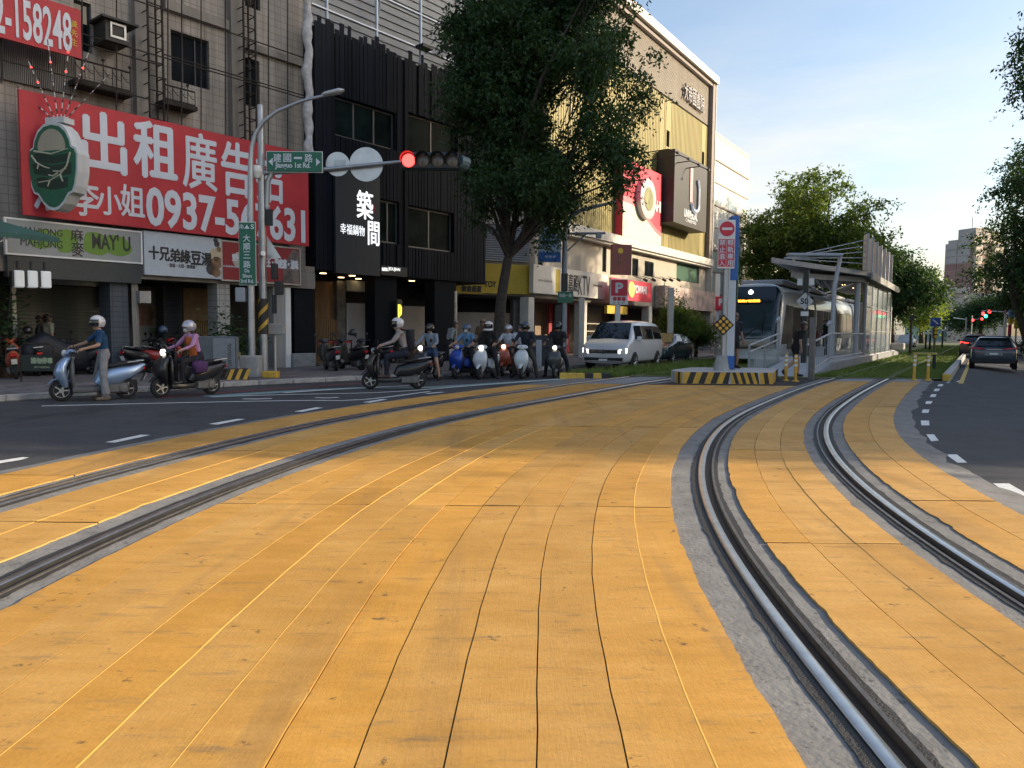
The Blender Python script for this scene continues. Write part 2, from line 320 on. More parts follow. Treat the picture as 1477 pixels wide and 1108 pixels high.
_lf = np.array(LFp[-1]); LNp.append(tuple(_lf + SN * 1.47 + SD * 1.8)); LNp += far(LNp[-1]); LFp += far(LFp[-1]); RLp += far(RLp[-1]); _rl = np.array(RLp[-4]); RRp += far(tuple(_rl + SN * 1.47 + SD * 1.5))
RL, RR, LF, LN = [smooth_path(spline(p, .25), 5, 3) for p in (RLp, RRp, LFp, LNp)]
def at_y(p, Y): return np.array([np.interp(Y, p[:, 1], p[:, 0]), Y])
def cut(p, y0, y1): return p[(p[:, 1] >= y0) & (p[:, 1] <= y1)]
ZS = 0.046            # top of the tram slab above the asphalt sheet
GY = 25.4             # where the grass begins
# --- asphalt sheet to the horizon; the carriageway on the right dips a little beyond the crossing
def road_z(x, y):
    a = (x * SD[0] + y * SD[1]); r = (x - 12.7) * SN[0] + (y - 27.2) * SN[1]
    s = lambda t: t * t * (3 - 2 * t)
    return -0.30 * s(min(max((r - 3.0) / 2.5, 0), 1)) * s(min(max((a - 25) / 12, 0), 1))
xs = [-900, -400, -150, -60] + list(np.arange(-40, 90, 2.5)) + [100, 130, 200, 400, 900]; ys = [-300, -100, -30] + list(np.arange(-12, 150, 2.5)) + [170, 220, 400, 900, 2500]
mb = MB(); nx = len(xs); mb.v = [(x, y, road_z(x, y)) for y in ys for x in xs]
mb.f = [(j * nx + i, j * nx + i + 1, (j + 1) * nx + i + 1, (j + 1) * nx + i) for j in range(len(ys) - 1) for i in range(nx - 1)]; mb.m = [0] * len(mb.f)
struct(mb.build('road', asphalt, smooth=True))
# --- tram slab: concrete plate with steel rails, yellow paving strips as its pieces
def jag(n, amp=0.02, seed=0):
    r = np.random.default_rng(seed).normal(0, 1, n); k = np.ones(3) / 3; return np.convolve(r, k, 'same') * amp
def chip(n, seed):
    g = np.random.default_rng(seed + 900); a = np.cumsum(g.normal(0, .0016, n)); a -= np.convolve(np.pad(a, 20, mode='edge'), np.ones(41) / 41, 'valid'); c = np.where(g.random(n) < .05, g.uniform(.004, .016, n), 0); return a + np.convolve(c, (.4, 1, .5), 'same') + g.normal(0, .002, n)
YEND = 25.35
bed = MB()
A = cut(LF, -3, YEND); B = cut(RR, -3, YEND); N_ = 160; ysamp = np.linspace(-2.8, YEND - .05, N_)
Lx = np.array([at_y(offs(LF, -0.98), y) for y in ysamp]); Rx = np.array([at_y(offs(RR, 0.98), y) for y in ysamp])
Lo = Lx.copy(); Lo[:, 0] -= 0.34 + jag(N_, .05, 1); Ro = Rx.copy(); Ro[:, 0] += 0.36 + jag(N_, .06, 2)
_c = lambda P, o: np.array([at_y(offs(P, o), y) for y in ysamp])
for rows in ([z3(Lo, .006), z3(Lx, ZS - .012), z3(_c(LF, -.15), ZS - .012)], [z3(_c(LF, .08), ZS - .012), z3(_c(LN, -.08), ZS - .012)], [z3(_c(LN, .15), ZS - .012), z3(_c(RL, -.08), ZS - .012)], [z3(_c(RL, .15), ZS - .012), z3(_c(RR, -.15), ZS - .012)], [z3(_c(RR, .08), ZS - .012), z3(Rx, ZS - .012), z3(Ro, .006)]): ribbon(bed, rows)
crossing = struct(bed.build('tram_crossing', concrete, fix=False)); crossing['label'] = 'yellow painted tram crossing in concrete'
def rail(name, P, side, label):
    """side +1: groove to the right of the head"""
    P = cut(P, -2.8, 120); n = len(P); t = thing(name, label, 'rail')
    h = MB(); ribbon(h, [z3(offs(P, -.034), .004), z3(offs(P, -.034), ZS + .002), z3(offs(P, -.024), ZS + .008), z3(offs(P, .024), ZS + .008), z3(offs(P, .034), ZS + .001), z3(offs(P, .034), .004)]); h.build('rail_head', steel, t, smooth=50, fix=False)
    a, b_ = sorted((side * .036, side * .105)); g = MB(); ribbon(g, [z3(offs(P, a), .010), z3(offs(P, b_), .010)]); g.build('groove', groove_m, t, fix=False)
    a, b_ = sorted((side * .105, side * .128)); g = MB(); ribbon(g, [z3(offs(P, a), .004), z3(offs(P, a), ZS + .001), z3(offs(P, b_), ZS + .001), z3(offs(P, b_), .004)]); g.build('rail_lip', lip_m, t, fix=False)
    Q = cut(P, -2.8, GY); Q = np.concatenate([spline([tuple(p_) for p_ in Q[Q[:, 1] < 11][::2]], .05), Q[Q[:, 1] >= 11.2]]); Q = Q[np.concatenate([[True], np.linalg.norm(np.diff(Q, axis=0), axis=1) > .02])]; m = len(Q)
    sd = int(abs(P[40, 0]) * 100)
    for (o0, o1) in ((side * .129, side * (.168)), (-side * .035, -side * .095)):
        a, b_ = (o0, o1) if o0 < o1 else (o1, o0); j0 = chip(m, sd + 3 + int(o0 * 100)) * (1 if abs(a) < abs(b_) else -1); ja = 0 if abs(a) < abs(b_) else j0; jb = j0 if abs(a) < abs(b_) else 0
        g = MB(); ribbon(g, [z3(offs(Q, a + ja * np.ones(m) if np.ndim(ja) else np.full(m, a)), ZS - .006), z3(offs(Q, b_ + jb * np.ones(m) if np.ndim(jb) else np.full(m, b_)), ZS - .006)]); g.build('rubber_strip', rubber, t, fix=False)
    return t
rail('tram_rail', RL, 1, 'gleaming grooved rail curving from bottom centre-right past the striped island')
rail('tram_rail', RR, -1, 'rightmost grooved rail curving between two yellow bands beside the right asphalt')
rail('tram_rail', LN, 1, 'rusty grooved rail from left edge, nearer the viewer of the left pair')
rail('tram_rail', LF, -1, 'leftmost grooved rail alongside the dark left asphalt')
# --- concrete borders next to the rails and the yellow strips
Wc = 0.30
def strip(p0, p1, n, y0, y1, breaks, seed, ridges=()):
    """pieces between two curves p0,p1 (functions of Y), n strips, cut at the breaks"""
    ed = [y0] + [b for b in breaks if y0 < b < y1] + [y1]; rg = random.Random(seed)
    for e in range(len(ed) - 1):
        for k in range(n):
            a0, a1 = ed[e] + (.012 if e else 0), ed[e + 1] - .004
            edge = k in (0, n - 1); yy = np.concatenate([np.arange(a0, min(a1, 11), .05 if edge else .3), np.arange(max(a0, 11), a1, .35), [a1]]); m = len(yy)
            wob = .005 * np.sin(yy * 1.6 + k * 1.7) + .0025 * np.sin(yy * 8.7 + k)
            P0 = np.array([p0(y) for y in yy]); P1 = np.array([p1(y) for y in yy])
            g0 = .0 if k == 0 else .003; g1 = 0. if k == n - 1 else .003
            l = P0[:, 0] + (P1[:, 0] - P0[:, 0]) * k / n + g0 + (wob if k else chip(m, seed + e)); r = P0[:, 0] + (P1[:, 0] - P0[:, 0]) * (k + 1) / n - g1
            wob2 = .005 * np.sin(yy * 1.6 + (k + 1) * 1.7) + .0025 * np.sin(yy * 8.7 + (k + 1)); r = r + (wob2 if k < n - 1 else -chip(m, seed + e + 50))
            zz = ZS + rg.uniform(-.0025, .0025); mb = MB()
            A_ = np.column_stack([l, yy, np.full(m, zz)]); B_ = np.column_stack([r, yy, np.full(m, zz)])
            A0 = A_.copy(); A0[:, 2] = ZS - .011; B0 = B_.copy(); B0[:, 2] = ZS - .011
            ribbon(mb, [A0, A_, B_, B0]); mb.build('paving_strip', YEL, crossing, fix=False)
            if k in ridges and e < 2:
                c = r + .003; m_r = ridge_m; q = MB(); ribbon(q, [np.column_stack([c - .004, yy, np.full(m, zz + .0005)]), np.column_stack([c, yy, np.full(m, ZS + .003)]), np.column_stack([c + .004, yy, np.full(m, zz - .001)])]); q.build('paving_ridge', ridge_m, crossing, fix=False)
jb = MB()
def base_under(p0, p1, y0, y1):
    yy = np.linspace(y0 + .05, y1 - .05, 70); ribbon(jb, [z3(np.array([p0(y) + np.array([.03, 0]) for y in yy]), ZS - .009), z3(np.array([p1(y) - np.array([.03, 0]) for y in yy]), ZS - .009)])
oLN = offs(LN, Wc); oRL = offs(RL, -Wc); oRLr = offs(RL, Wc - .02); oRR = offs(RR, -Wc); oRRr = offs(RR, .24); oRRo = offs(RR, .98); oLFl = offs(LF, -.26); oLFo = offs(LF, -.98); oLFr = offs(LF, .26); oLNl = offs(LN, -.28)
F_ = lambda q: (lambda y: at_y(q, y))
YB = (6.25, 11.6, 16.4)
for a_, b_, n_, y1_, br_, sd_, ri_ in ((oLN, oRL, 12, 21.0, YB, 5, (2, 3, 4, 10)), (oRLr, oRR, 3, 23.3, (5.2, 9.4, 14.5), 20, (1,)), (oRRr, oRRo, 2, 23.3, (6.6, 10.2, 15.2), 31, ()), (oLFo, oLFl, 1, 20.6, (7.4, 12.5), 41, ()), (oLFr, oLNl, 2, 21.2, (5.6, 9.0, 14.0), 52, (0,))):
    base_under(F_(a_), F_(b_), -2.6, y1_); strip(F_(a_), F_(b_), n_, -2.7, y1_, br_, sd_, ri_)
jb.build('joint_bed', joint, crossing, fix=False)
# plain slabs between the paint and the grass
for (a_, b_, y0, y1, n) in ((oRLr, oRR, 23.34, GY - .1, 2), (oRRr, oRRo, 23.34, GY - .1, 2), (oLFr, oLNl, 21.24, GY - .1, 3), (offs(LN, Wc), offs(LN, 1.0), 21.1, GY - .1, 3)):
    for k in range(n):
        ya, yb = y0 + (y1 - y0) * k / n + .015, y0 + (y1 - y0) * (k + 1) / n - .015; mb = MB()
        p, q, r_, s_ = at_y(a_, ya), at_y(b_, ya), at_y(b_, yb), at_y(a_, yb)
        mb.add([(*p, ZS), (*q, ZS), (*r_, ZS), (*s_, ZS)], [(0, 1, 2, 3)]); mb.build('slab', mat('slab_concrete', (.27, .275, .28), .85, var=.2, scale=4, rnd=.15), crossing, fix=False)
# dark asphalt patches on either side of the island
pm = mat('patch_asphalt', (.028, .029, .032), .85, var=.25, scale=3, bump=.5, bscale=120)
mb = MB(); P_ = [at_y(oLN, 21.05), at_y(oRL, 21.05), at_y(oRL, 24.3), at_y(oRL, 24.3) + np.array([-2.2, 0]), at_y(oLN, 24.3) + np.array([1.0, 0])]
mb.add([(p[0], p[1], ZS + .003) for p in P_], [tuple(range(5))]); mb.build('asphalt_patch', pm, crossing, fix=False)
# --- road markings (thin sheets lying on the road)
marks = []
def paint(pts, m=white_paint, lift=.005, name='road_marking'):
    mb = MB(); vs = []
    for p in pts:
        x, y = (p[0], p[1]) if len(p) < 3 else p[:2]; vs.append((x, y, road_z(x, y) + lift))
    mb.add(vs, [tuple(range(len(vs)))]); o = struct(mb.build(name, m, fix=False)); return o
def paintpx(px, m=white_paint, lift=.005): return paint([tuple(G(*p)[:2]) for p in px], m, lift)
for d_ in ([(-12, 671), (-12, 667), (32, 660), (42, 660.5), (30, 664)], [(152, 638.5), (203, 627.5), (217, 628), (166, 639)], [(301, 612), (343, 604.5), (354, 605), (314, 613)], [(424, 594), (456, 588), (466, 588.5), (436, 594.6)], [(523, 580.5), (551, 576), (559, 576.4), (534, 581.2)], [(612, 567.8), (636, 565.6), (642, 566), (619, 568.4)]): paintpx(d_)
def line(pts, w, m=white_paint, lift=.005):
    P = spline(pts, .6); mb = MB(); a = offs(P, -w / 2); b_ = offs(P, w / 2)
    za = np.array([road_z(*p) + lift for p in a]); zb = np.array([road_z(*p) + lift for p in b_]); ribbon(mb, [z3(a, za), z3(b_, zb)]); return struct(mb.build('road_marking', m, fix=False))
line(gp([(60, 586), (280, 580.8), (430, 578), (520, 577), (620, 565)]), .11)
line(gp([(300, 572.5), (400, 566), (520, 560), (640, 558), (900, 541)]), .5, teal_paint)
line(gp([(305, 573), (420, 569.5), (560, 566), (690, 556), (790, 548.5), (880, 543)]), .12, lift=.009)
line(gp([(410, 567), (515, 560), (590, 557)]), .16, lift=.009)
line(gp([(350, 575.7), (372, 576), (392, 575.2)]), .14, lift=.006); line(gp([(455, 574), (472, 574.4), (488, 573.4)]), .14, lift=.006)
line(gp([(230, 574), (300, 568), (420, 560), (520, 553)]), .14, red_line)
# right carriageway: short dashes along the border, stop line, lane line, yellow kerb line
for d_ in ([(1432, 698), (1455, 698), (1490, 718), (1462, 718)], [(1364, 656), (1380, 656), (1395, 668), (1381, 668)], [(1336, 627), (1347, 627), (1354, 636), (1343, 637)], [(1328, 607), (1340, 607), (1340.5, 614), (1329, 614)], [(1331, 591), (1340.5, 591), (1339, 596), (1329.5, 596)], [(1336, 579), (1345, 579), (1343, 583), (1334.5, 583)], [(1343.5, 569), (1351, 569), (1349, 573), (1341, 573)], [(1348.5, 561), (1356, 561), (1353.5, 564.5), (1346.5, 564.5)], [(1354, 554.5), (1361, 554.5), (1359, 557.5), (1352, 557.5)]): paintpx(d_)
def Gr(px, py):
    p = G(px, py)
    for _ in range(4): p = G(px, py, road_z(p.x, p.y))
    return (p.x, p.y)
paint([Gr(1364, 553), Gr(1500, 554), Gr(1500, 547), Gr(1372, 546)], teal_paint, .006)
paint([Gr(1378, 551.2), Gr(1500, 552.2), Gr(1500, 550.2), Gr(1383, 549.6)], white_paint, .010)
_k0 = np.array(Gr(1463, 535)); line([tuple(_k0 + SD * t) for t in (-2.8, 0, 20, 60, 90)], .14, lift=.008)
_k1 = np.array(Gr(1398, 520)); line([tuple(_k1 + SD * t) for t in (0, .9)], .14, lift=.008)
for t in range(8, 90, 8): line([tuple(_k1 + SD * t), tuple(_k1 + SD * (t + 3))], .13, lift=.008)
# --- pavement on the left with kerb and paving tiles
kerb_p = [(-24, -8), (-17.5, 3.5), (-12.6, 11.3), (-10.1, 15.05), (-8.3, 17.8), (-6.9, 19.8), (-4.4, 22.3), (-2.0, 24.6), (0.3, 27.4), (3.1, 32.0), (3.1 + SD[0] * 30, 32 + SD[1] * 30), (3.1 + SD[0] * 140, 32 + SD[1] * 140)]
KP = spline(kerb_p, .5); n_ = len(KP)
pv = mat('pavement_brick', (0.15, 0.135, 0.13), 0.85, var=0.25, scale=2.2, bump=.5, bscale=30)
kerb_m = mat('kerb_stone', (0.36, 0.355, 0.34), 0.85, var=0.28, scale=6, bump=.4, bscale=40, rnd=.08)
mb = MB(); inner = offs(KP, -60.0); ribbon(mb, [z3(offs(KP, -.17), .13), z3(offs(KP, -8.), .13)]); sw = struct(mb.build('pavement', pv, fix=False))
Lk = 0
for i in range(0, n_ - 2, 2):
    if not (8 < KP[i, 1] < 75): continue
    a, b_ = KP[i], KP[i + 2]; d = b_ - a; ln = np.linalg.norm(d); mid = (a + b_) / 2; q = MB(); q.box((0, 0, .068), (ln - .012, .17, .136), b=.018)
    o = q.build('kerb_stone', kerb_m, sw, loc=(mid[0] - .085 * d[1] / ln * 1, mid[1] + .085 * d[0] / ln, 0), rz=math.atan2(d[1], d[0]))
tile_me = None
t_m = [mat('paver_a', (0.17, 0.15, 0.14), 0.85, var=.2, scale=5, rnd=.25), mat('paver_b', (.13, .12, .12), .85, var=.2, scale=5, rnd=.2)]
q = MB(); q.box((0, 0, 0), (.585, .385, .03), b=.006); pav_me = [q.mesh('paver', m_) for m_ in t_m]
for k in range(9):
    P = spline([tuple(p) for p in offs(KP, -.42 - .4 * k)[::3]], .6); nn = normals(P)
    for i in range(len(P)):
        if not (10.5 < P[i, 1] < 26.5) or P[i, 0] < -19: continue
        o = bpy.data.objects.new('paver', pav_me[(i + k * 3) % 2]); COL.objects.link(o); o.parent = sw; o.location = (P[i, 0], P[i, 1], .1345 + RNG.uniform(-.003, .003)); o.rotation_euler = (RNG.normal(0, .006), RNG.normal(0, .006), math.atan2(nn[i, 0], -nn[i, 1]))
# --- grass median with the kerb wall on its right
soil = mat('grass_ground', (0.10, 0.12, 0.032), 0.95, var=.35, scale=3, bump=.6, bscale=40)
mb = MB(); Q = cut(RR, GY, 125); ro = offs(Q, 1.5); yy = ro[:, 1]
lo = np.array([[1.75 + (y - 24.2) * SD[0] / SD[1], y] for y in yy]); ribbon(mb, [z3(lo, ZS + .01), z3(ro, ZS + .01)])
nose = [(1.75, 24.05), tuple(at_y(offs(LF, -.35), 24.05)), tuple(at_y(offs(LF, -.35), GY)), (1.75 + (GY - 24.2) * .613, GY)]
mb.add([(p[0], p[1], ZS + .01) for p in nose], [(0, 1, 2, 3)])
struct(mb.build('lawn', soil, fix=False))
kw = mat('kerb_wall', (0.42, 0.42, 0.40), 0.8, var=.2, scale=3, bump=.3, bscale=30)
mw = thing('median_kerb', 'long pale concrete kerb wall edging the grass beside the right lane', 'kerb')
P = offs(cut(RR, 25.6, 125), 1.62); Q = P[::8]
for i in range(len(Q) - 1):
    d = Q[i + 1] - Q[i]; ln = np.linalg.norm(d); mid = (Q[i] + Q[i + 1]) / 2; q = MB(); q.box((0, 0, -.03), (ln - .02, .24, .52), b=.03); q.build('kerb_block', kw, mw, loc=(mid[0], mid[1], 0.0), rz=math.atan2(d[1], d[0]))
q = MB(); q.box((0, 0, .1), (.12, .242, .24), b=.02); q.build('painted_end', yellow_line, mw, loc=(P[0][0] - SD[0] * .08, P[0][1] - SD[1] * .08, 0), rz=SRZ)
line([tuple(p) for p in offs(cut(RR, 24.2, 120), 2.05)[::6]], .13, yellow_line, .007)
# striped kerb at the nose of the left median
ke = thing('median_nose', 'small yellow and black striped kerb end left of the grass', 'kerb')
for k in range(6):
    q = MB(); q.box((0, 0, .09), (.26, .3, .2), b=.015); q.build('kerb_block', mat('kerb_black', (.03, .03, .03), .7) if k in (3, 5) else yellow_line, ke, loc=(1.62 + .262 * k, 23.92, 0))
# grass blades
def blades(name, regions, label, seed, hmin, hmax, m):
    rg = np.random.default_rng(seed); V = []; 
    for (pts, n) in regions: V.append(pts(n, rg))
    P = np.concatenate(V); n = len(P); h = rg.uniform(hmin, hmax, n) * P[:, 2]; a = rg.uniform(0, 6.283, n); wd = rg.uniform(.006, .014, n) * (1 + P[:, 1] / 30); ln_ = rg.uniform(.2, .8, n) * h; b_ = rg.uniform(0, 6.283, n)
    v = np.zeros((n, 3, 3)); v[:, 0] = np.column_stack([P[:, 0] - np.cos(a) * wd, P[:, 1] - np.sin(a) * wd, np.full(n, ZS)]); v[:, 1] = np.column_stack([P[:, 0] + np.cos(a) * wd, P[:, 1] + np.sin(a) * wd, np.full(n, ZS)])
    v[:, 2] = np.column_stack([P[:, 0] + np.cos(b_) * ln_, P[:, 1] + np.sin(b_) * ln_, ZS + h])
    me = bpy.data.meshes.new(name); me.vertices.add(n * 3); me.vertices.foreach_set('co', v.ravel()); me.loops.add(n * 3); me.loops.foreach_set('vertex_index', np.arange(n * 3)); me.polygons.add(n); me.polygons.foreach_set('loop_start', np.arange(0, n * 3, 3)); me.polygons.foreach_set('loop_total', np.full(n, 3)); me.materials.append(m); me.update(calc_edges=True)
    o = bpy.data.objects.new(name, me); COL.objects.link(o); tag(o, label, 'grass', kind='stuff'); return o
grass_m = mat('grass_blade', (0.16, 0.22, 0.045), 0.7, var=.35, scale=1.2, spec=.3)
def reg_left(n, rg):
    t = rg.random(n) ** 1.5 * 60; y = 24.1 + t; x0 = 1.78 + (y - 24.2) * .613; x1 = np.interp(y, LF[:, 1], LF[:, 0]) - .25; u = rg.random(n); x = x0 + (x1 - x0) * u
    return np.column_stack([x, y, 1.0 + .9 * np.exp(-((u - .2) / .25) ** 2) * rg.random(n)])
def reg_track(a, b_, o0, o1, hs, ymax=70):
    def f(n, rg):
        y = GY + .02 + rg.random(n) ** 1.6 * ymax; x0 = np.interp(y, a[:, 1], a[:, 0]) + o0; x1 = np.interp(y, b_[:, 1], b_[:, 0]) + o1; return np.column_stack([x0 + (x1 - x0) * rg.random(n), y, np.full(n, hs)])
    return f
blades('median_grass', [(reg_left, 30000)], 'unmown grass of the median in front of the white van', 3, .06, .2, grass_m)
blades('track_grass', [(reg_track(LF, LN, .15, -.15, .6), 14000), (reg_track(RL, RR, .15, -.15, .55), 20000), (reg_track(RR, RR, .15, 1.75, .9), 16000), (reg_track(RL, RL, -1.0, -.1, 1.0), 16000)], 'low grass growing between the tram rails beyond the crossing', 4, .04, .13, grass_m)
# ================================================================ BUILDINGS
class Frame:
    def __init__(s, ox, oy, th):
        s.o = Vector((ox, oy, 0)); s.th = R(th); s.d = Vector((math.sin(s.th), math.cos(s.th), 0)); s.n = Vector((math.cos(s.th), -math.sin(s.th), 0)); s.rz = math.pi / 2 - s.th
    def p(s, px, py, y=0.0):
        """photo pixel -> (x along the facade, z) on the plane y (negative = towards the street)"""
        d = ray(px, py); o = s.o - s.n * y; t = (o - Vector((0, 0, CAMH))).dot(s.n) / d.dot(s.n); q = Vector((0, 0, CAMH)) + d * t
        return (q - s.o).dot(s.d), q.z
    def x(s, px, y=0.0, py=400): return s.p(px, py, y)[0]
    def w(s, x, y, z): return s.o + s.d * x - s.n * y + Vector((0, 0, z))
    def thing(s, name, label, cat, x=0, y=0, z=0, group=None, rz=0.0): return thing(name, label, cat, s.w(x, y, z), s.rz + rz, group)
def wall_open(mb, x0, x1, z0, z1, ops, y=0.0, dep=0.25, mi=0):
    """wall sheet facing -y with openings [(x0,x1,z0,z1)] and their reveals"""
    X = sorted({x0, x1, *[v for o in ops for v in o[:2] if x0 < v < x1]}); Z = sorted({z0, z1, *[v for o in ops for v in o[2:] if z0 < v < z1]})
    for i in range(len(X) - 1):
        for j in range(len(Z) - 1):
            cx, cz = (X[i] + X[i + 1]) / 2, (Z[j] + Z[j + 1]) / 2
            if any(o[0] < cx < o[1] and o[2] < cz < o[3] for o in ops): continue
            mb.quad((X[i], y, Z[j]), (X[i + 1], y, Z[j]), (X[i + 1], y, Z[j + 1]), (X[i], y, Z[j + 1]), mi)
    for (a, b, c, d) in ops:
        mb.quad((a, y, c), (a, y + dep, c), (a, y + dep, d), (a, y, d), mi); mb.quad((b, y, c), (b, y + dep, c), (b, y + dep, d), (b, y, d), mi)
        mb.quad((a, y, c), (b, y, c), (b, y + dep, c), (a, y + dep, c), mi); mb.quad((a, y, d), (b, y, d), (b, y + dep, d), (a, y + dep, d), mi)
    return mb
glass_m = mat('window_glass', (0.012, 0.015, 0.018), 0.06, 0.0, var=0, spec=0.28)
glass_g = mat('window_glass_green', (0.10, 0.17, 0.13), 0.06, var=0, spec=0.8)
frame_d = mat('window_frame_dark', (0.03, 0.032, 0.035), 0.5, 0.3, var=.1)
frame_a = mat('window_frame_alu', (0.42, 0.43, 0.43), 0.45, 0.7, var=.1)
iron = mat('rusty_iron', (0.035, 0.027, 0.022), 0.8, 0.2, var=.4, scale=8)
galv = mat('galvanised', (0.42, 0.44, 0.46), 0.42, 0.75, var=.15, scale=4)
white_m = mat('white_enamel', (0.78, 0.78, 0.76), 0.45, var=.06, scale=2)
black_m = mat('black_plastic', (0.015, 0.015, 0.017), 0.45, var=.15)
dark_in = mat('dark_interior', (0.02, 0.02, 0.021), 0.9, var=.3)
def window(parent, x0, x1, z0, z1, y, n=2, fm=frame_d, gm=glass_m, t=.05, name='window', bars=0):
    f = MB(); f.b2(x0, x1, y - .02, y + .06, z0, z0 + t); f.b2(x0, x1, y - .02, y + .06, z1 - t, z1)
    for k in range(n + 1):
        c = x0 + (x1 - x0) * k / n; c = min(max(c, x0 + t / 2), x1 - t / 2); f.b2(c - t / 2, c + t / 2, y - .018, y + .058, z0 + t, z1 - t)
    o = f.build(name, fm, parent)
    for k in range(n):
        a, b = x0 + (x1 - x0) * k / n, x0 + (x1 - x0) * (k + 1) / n; g = MB(); g.b2(a + t / 2 + .003, b - t / 2 - .003, y + .015 + .006 * (k % 2), y + .03 + .006 * (k % 2), z0 + t, z1 - t); g.build('pane', gm, o)
    return o
def sign(name, label, fr, px_tl, px_tr, px_br, px_bl, y, m, depth=.12, edge=None, lift=0):
    """flat board whose four corners were measured on the facade plane"""
    a, b, c, d = [fr.p(*q, y) for q in (px_tl, px_tr, px_br, px_bl)]
    x0, x1 = (a[0] + d[0]) / 2, (b[0] + c[0]) / 2; z1, z0 = (a[1] + b[1]) / 2, (c[1] + d[1]) / 2
    t = fr.thing(name, label, 'sign', x0, y, z0); W, H = x1 - x0, z1 - z0
    q = MB(); q.b2(0, W, 0, depth, 0, H); q.build('board', m, t)
    if edge:
        e = MB(); k = .045
        e.b2(-k, W + k, -.02, depth + .01, -k, 0); e.b2(-k, W + k, -.02, depth + .01, H, H + k); e.b2(-k, 0, -.019, depth, 0, H); e.b2(W, W + k, -.019, depth, 0, H); e.build('frame', edge, t)
    t['W'] = W; t['H'] = H
    for k in ('W', 'H'): pass
    return t, W, H
def brick_mat(name, c1, c2, mortar, sc, bw=.5, rh=.25, ms=.02, rough=.8, off=.5, bump=.4, streaky=True):
    m = bpy.data.materials.new(name); m.use_nodes = True; n = m.node_tree; b = n.nodes['Principled BSDF']; N = n.nodes.new; K = n.links.new
    tc = N('ShaderNodeTexCoord'); mp = N('ShaderNodeMapping'); mp.inputs['Rotation'].default_value = (R(90), 0, 0); K(tc.outputs['Object'], mp.inputs[0])
    br = N('ShaderNodeTexBrick'); br.inputs['Scale'].default_value = sc; br.inputs['Color1'].default_value = (*c1, 1); br.inputs['Color2'].default_value = (*c2, 1); br.inputs['Mortar'].default_value = (*mortar, 1)
    br.inputs['Mortar Size'].default_value = ms; br.inputs['Brick Width'].default_value = bw; br.inputs['Row Height'].default_value = rh; br.offset = off; K(mp.outputs[0], br.inputs['Vector'])
    m2 = N('ShaderNodeMapping'); m2.inputs['Scale'].default_value = (1.6, 1.6, .16); K(tc.outputs['Object'], m2.inputs[0]); nz = N('ShaderNodeTexNoise'); nz.inputs['Scale'].default_value = 1.4; nz.inputs['Detail'].default_value = 8; nz.inputs['Roughness'].default_value = .65; K(m2.outputs[0], nz.inputs['Vector'])
    mr = N('ShaderNodeMapRange'); mr.inputs[1].default_value = .3; mr.inputs[2].default_value = .68; mr.inputs[3].default_value = .55 if streaky else .85; mr.inputs[4].default_value = 1.12; K(nz.outputs[0], mr.inputs[0])
    vm = N('ShaderNodeVectorMath'); vm.operation = 'SCALE'; K(br.outputs['Color'], vm.inputs[0]); K(mr.outputs[0], vm.inputs['Scale']); K(vm.outputs[0], b.inputs['Base Color']); b.inputs['Roughness'].default_value = rough
    bp = N('ShaderNodeBump'); bp.inputs['Strength'].default_value = bump; bp.inputs['Distance'].default_value = .01; bp.invert = True; K(br.outputs['Fac'], bp.inputs['Height']); K(bp.outputs[0], b.inputs['Normal'])
    return m
# ---------------------------------------------------------------- grey tiled apartment building (left)
FA = Frame(-7.2, 28.0, 38.4); A = FA.p
tile_w = brick_mat('facade_tile', (.40, .36, .31), (.37, .33, .285), (.25, .22, .19), 1.0, .24, .24, .012, .75, 0.0, .25)
stain_w = mat('stained_render', (.25, .225, .195), .9, var=.4, scale=1.5, streak=True, bump=.2)
gb = FA.thing('apartment_building', 'stained grey tiled apartment building behind the big red banners', 'building')
YW = .55
ops = []
def op(px0, py0, px1, py1, y=YW):
    a = A(px0, py0, y); b = A(px1, py1, y); return (a[0], b[0], b[1], a[1])
W2 = op(245, 44, 301, 126); W2 = (W2[0], W2[1], A(245, 118, YW)[1], A(245, 42, YW)[1])
def rect(pxl, pxr, pyt, pyb, y=YW):      # top/bottom read at the left edge
    x0, z1 = A(pxl, pyt, y); x1 = A(pxr, pyt, y)[0]; z0 = A(pxl, pyb, y)[1]; return (x0, x1, z0, z1)
wins = [(rect(106, 131, -2, 70), 1), (rect(246, 301, 42, 115), 3), (rect(353, 374, 82, 150), 2), (rect(353, 375, -18, 8), 2), (rect(-20, 5, 380 - 330, 60), 1)]
wins = wins[:4]
ops = [w_[0] for w_ in wins]
m_ = MB(); wall_open(m_, -20, -0.02, 3.2, 17.5, ops, YW, .22); m_.b2(-20, -0.03, YW + 3, YW + 8, 3.2, 17.45); m_.build('wall', tile_w, gb)
for (r_, n) in wins: window(gb, *r_, YW + .14, n)
m_ = MB()
for (pl, pr, pt) in ((235, 345, 3),): 
    x0, z = A(pl, pt, YW); x1 = A(pr, 50, YW)[0]; m_.b2(x0, x1, YW - .16, YW - .002, z - .22, z + .08); 
m_.b2(A(350, 60, YW)[0], -.05, YW - .14, YW - .002, A(350, 62, YW)[1] - .18, A(350, 62, YW)[1] + .05); m_.build('ledge', stain_w, gb)
m_ = MB()
for (pl, pr) in ((190, 210), (328, 346)): m_.b2(A(pl, 60, YW)[0], A(pr, 60, YW)[0], YW - .24, YW - .003, 3.2, 17.4)
m_.build('pilaster', stain_w, gb)
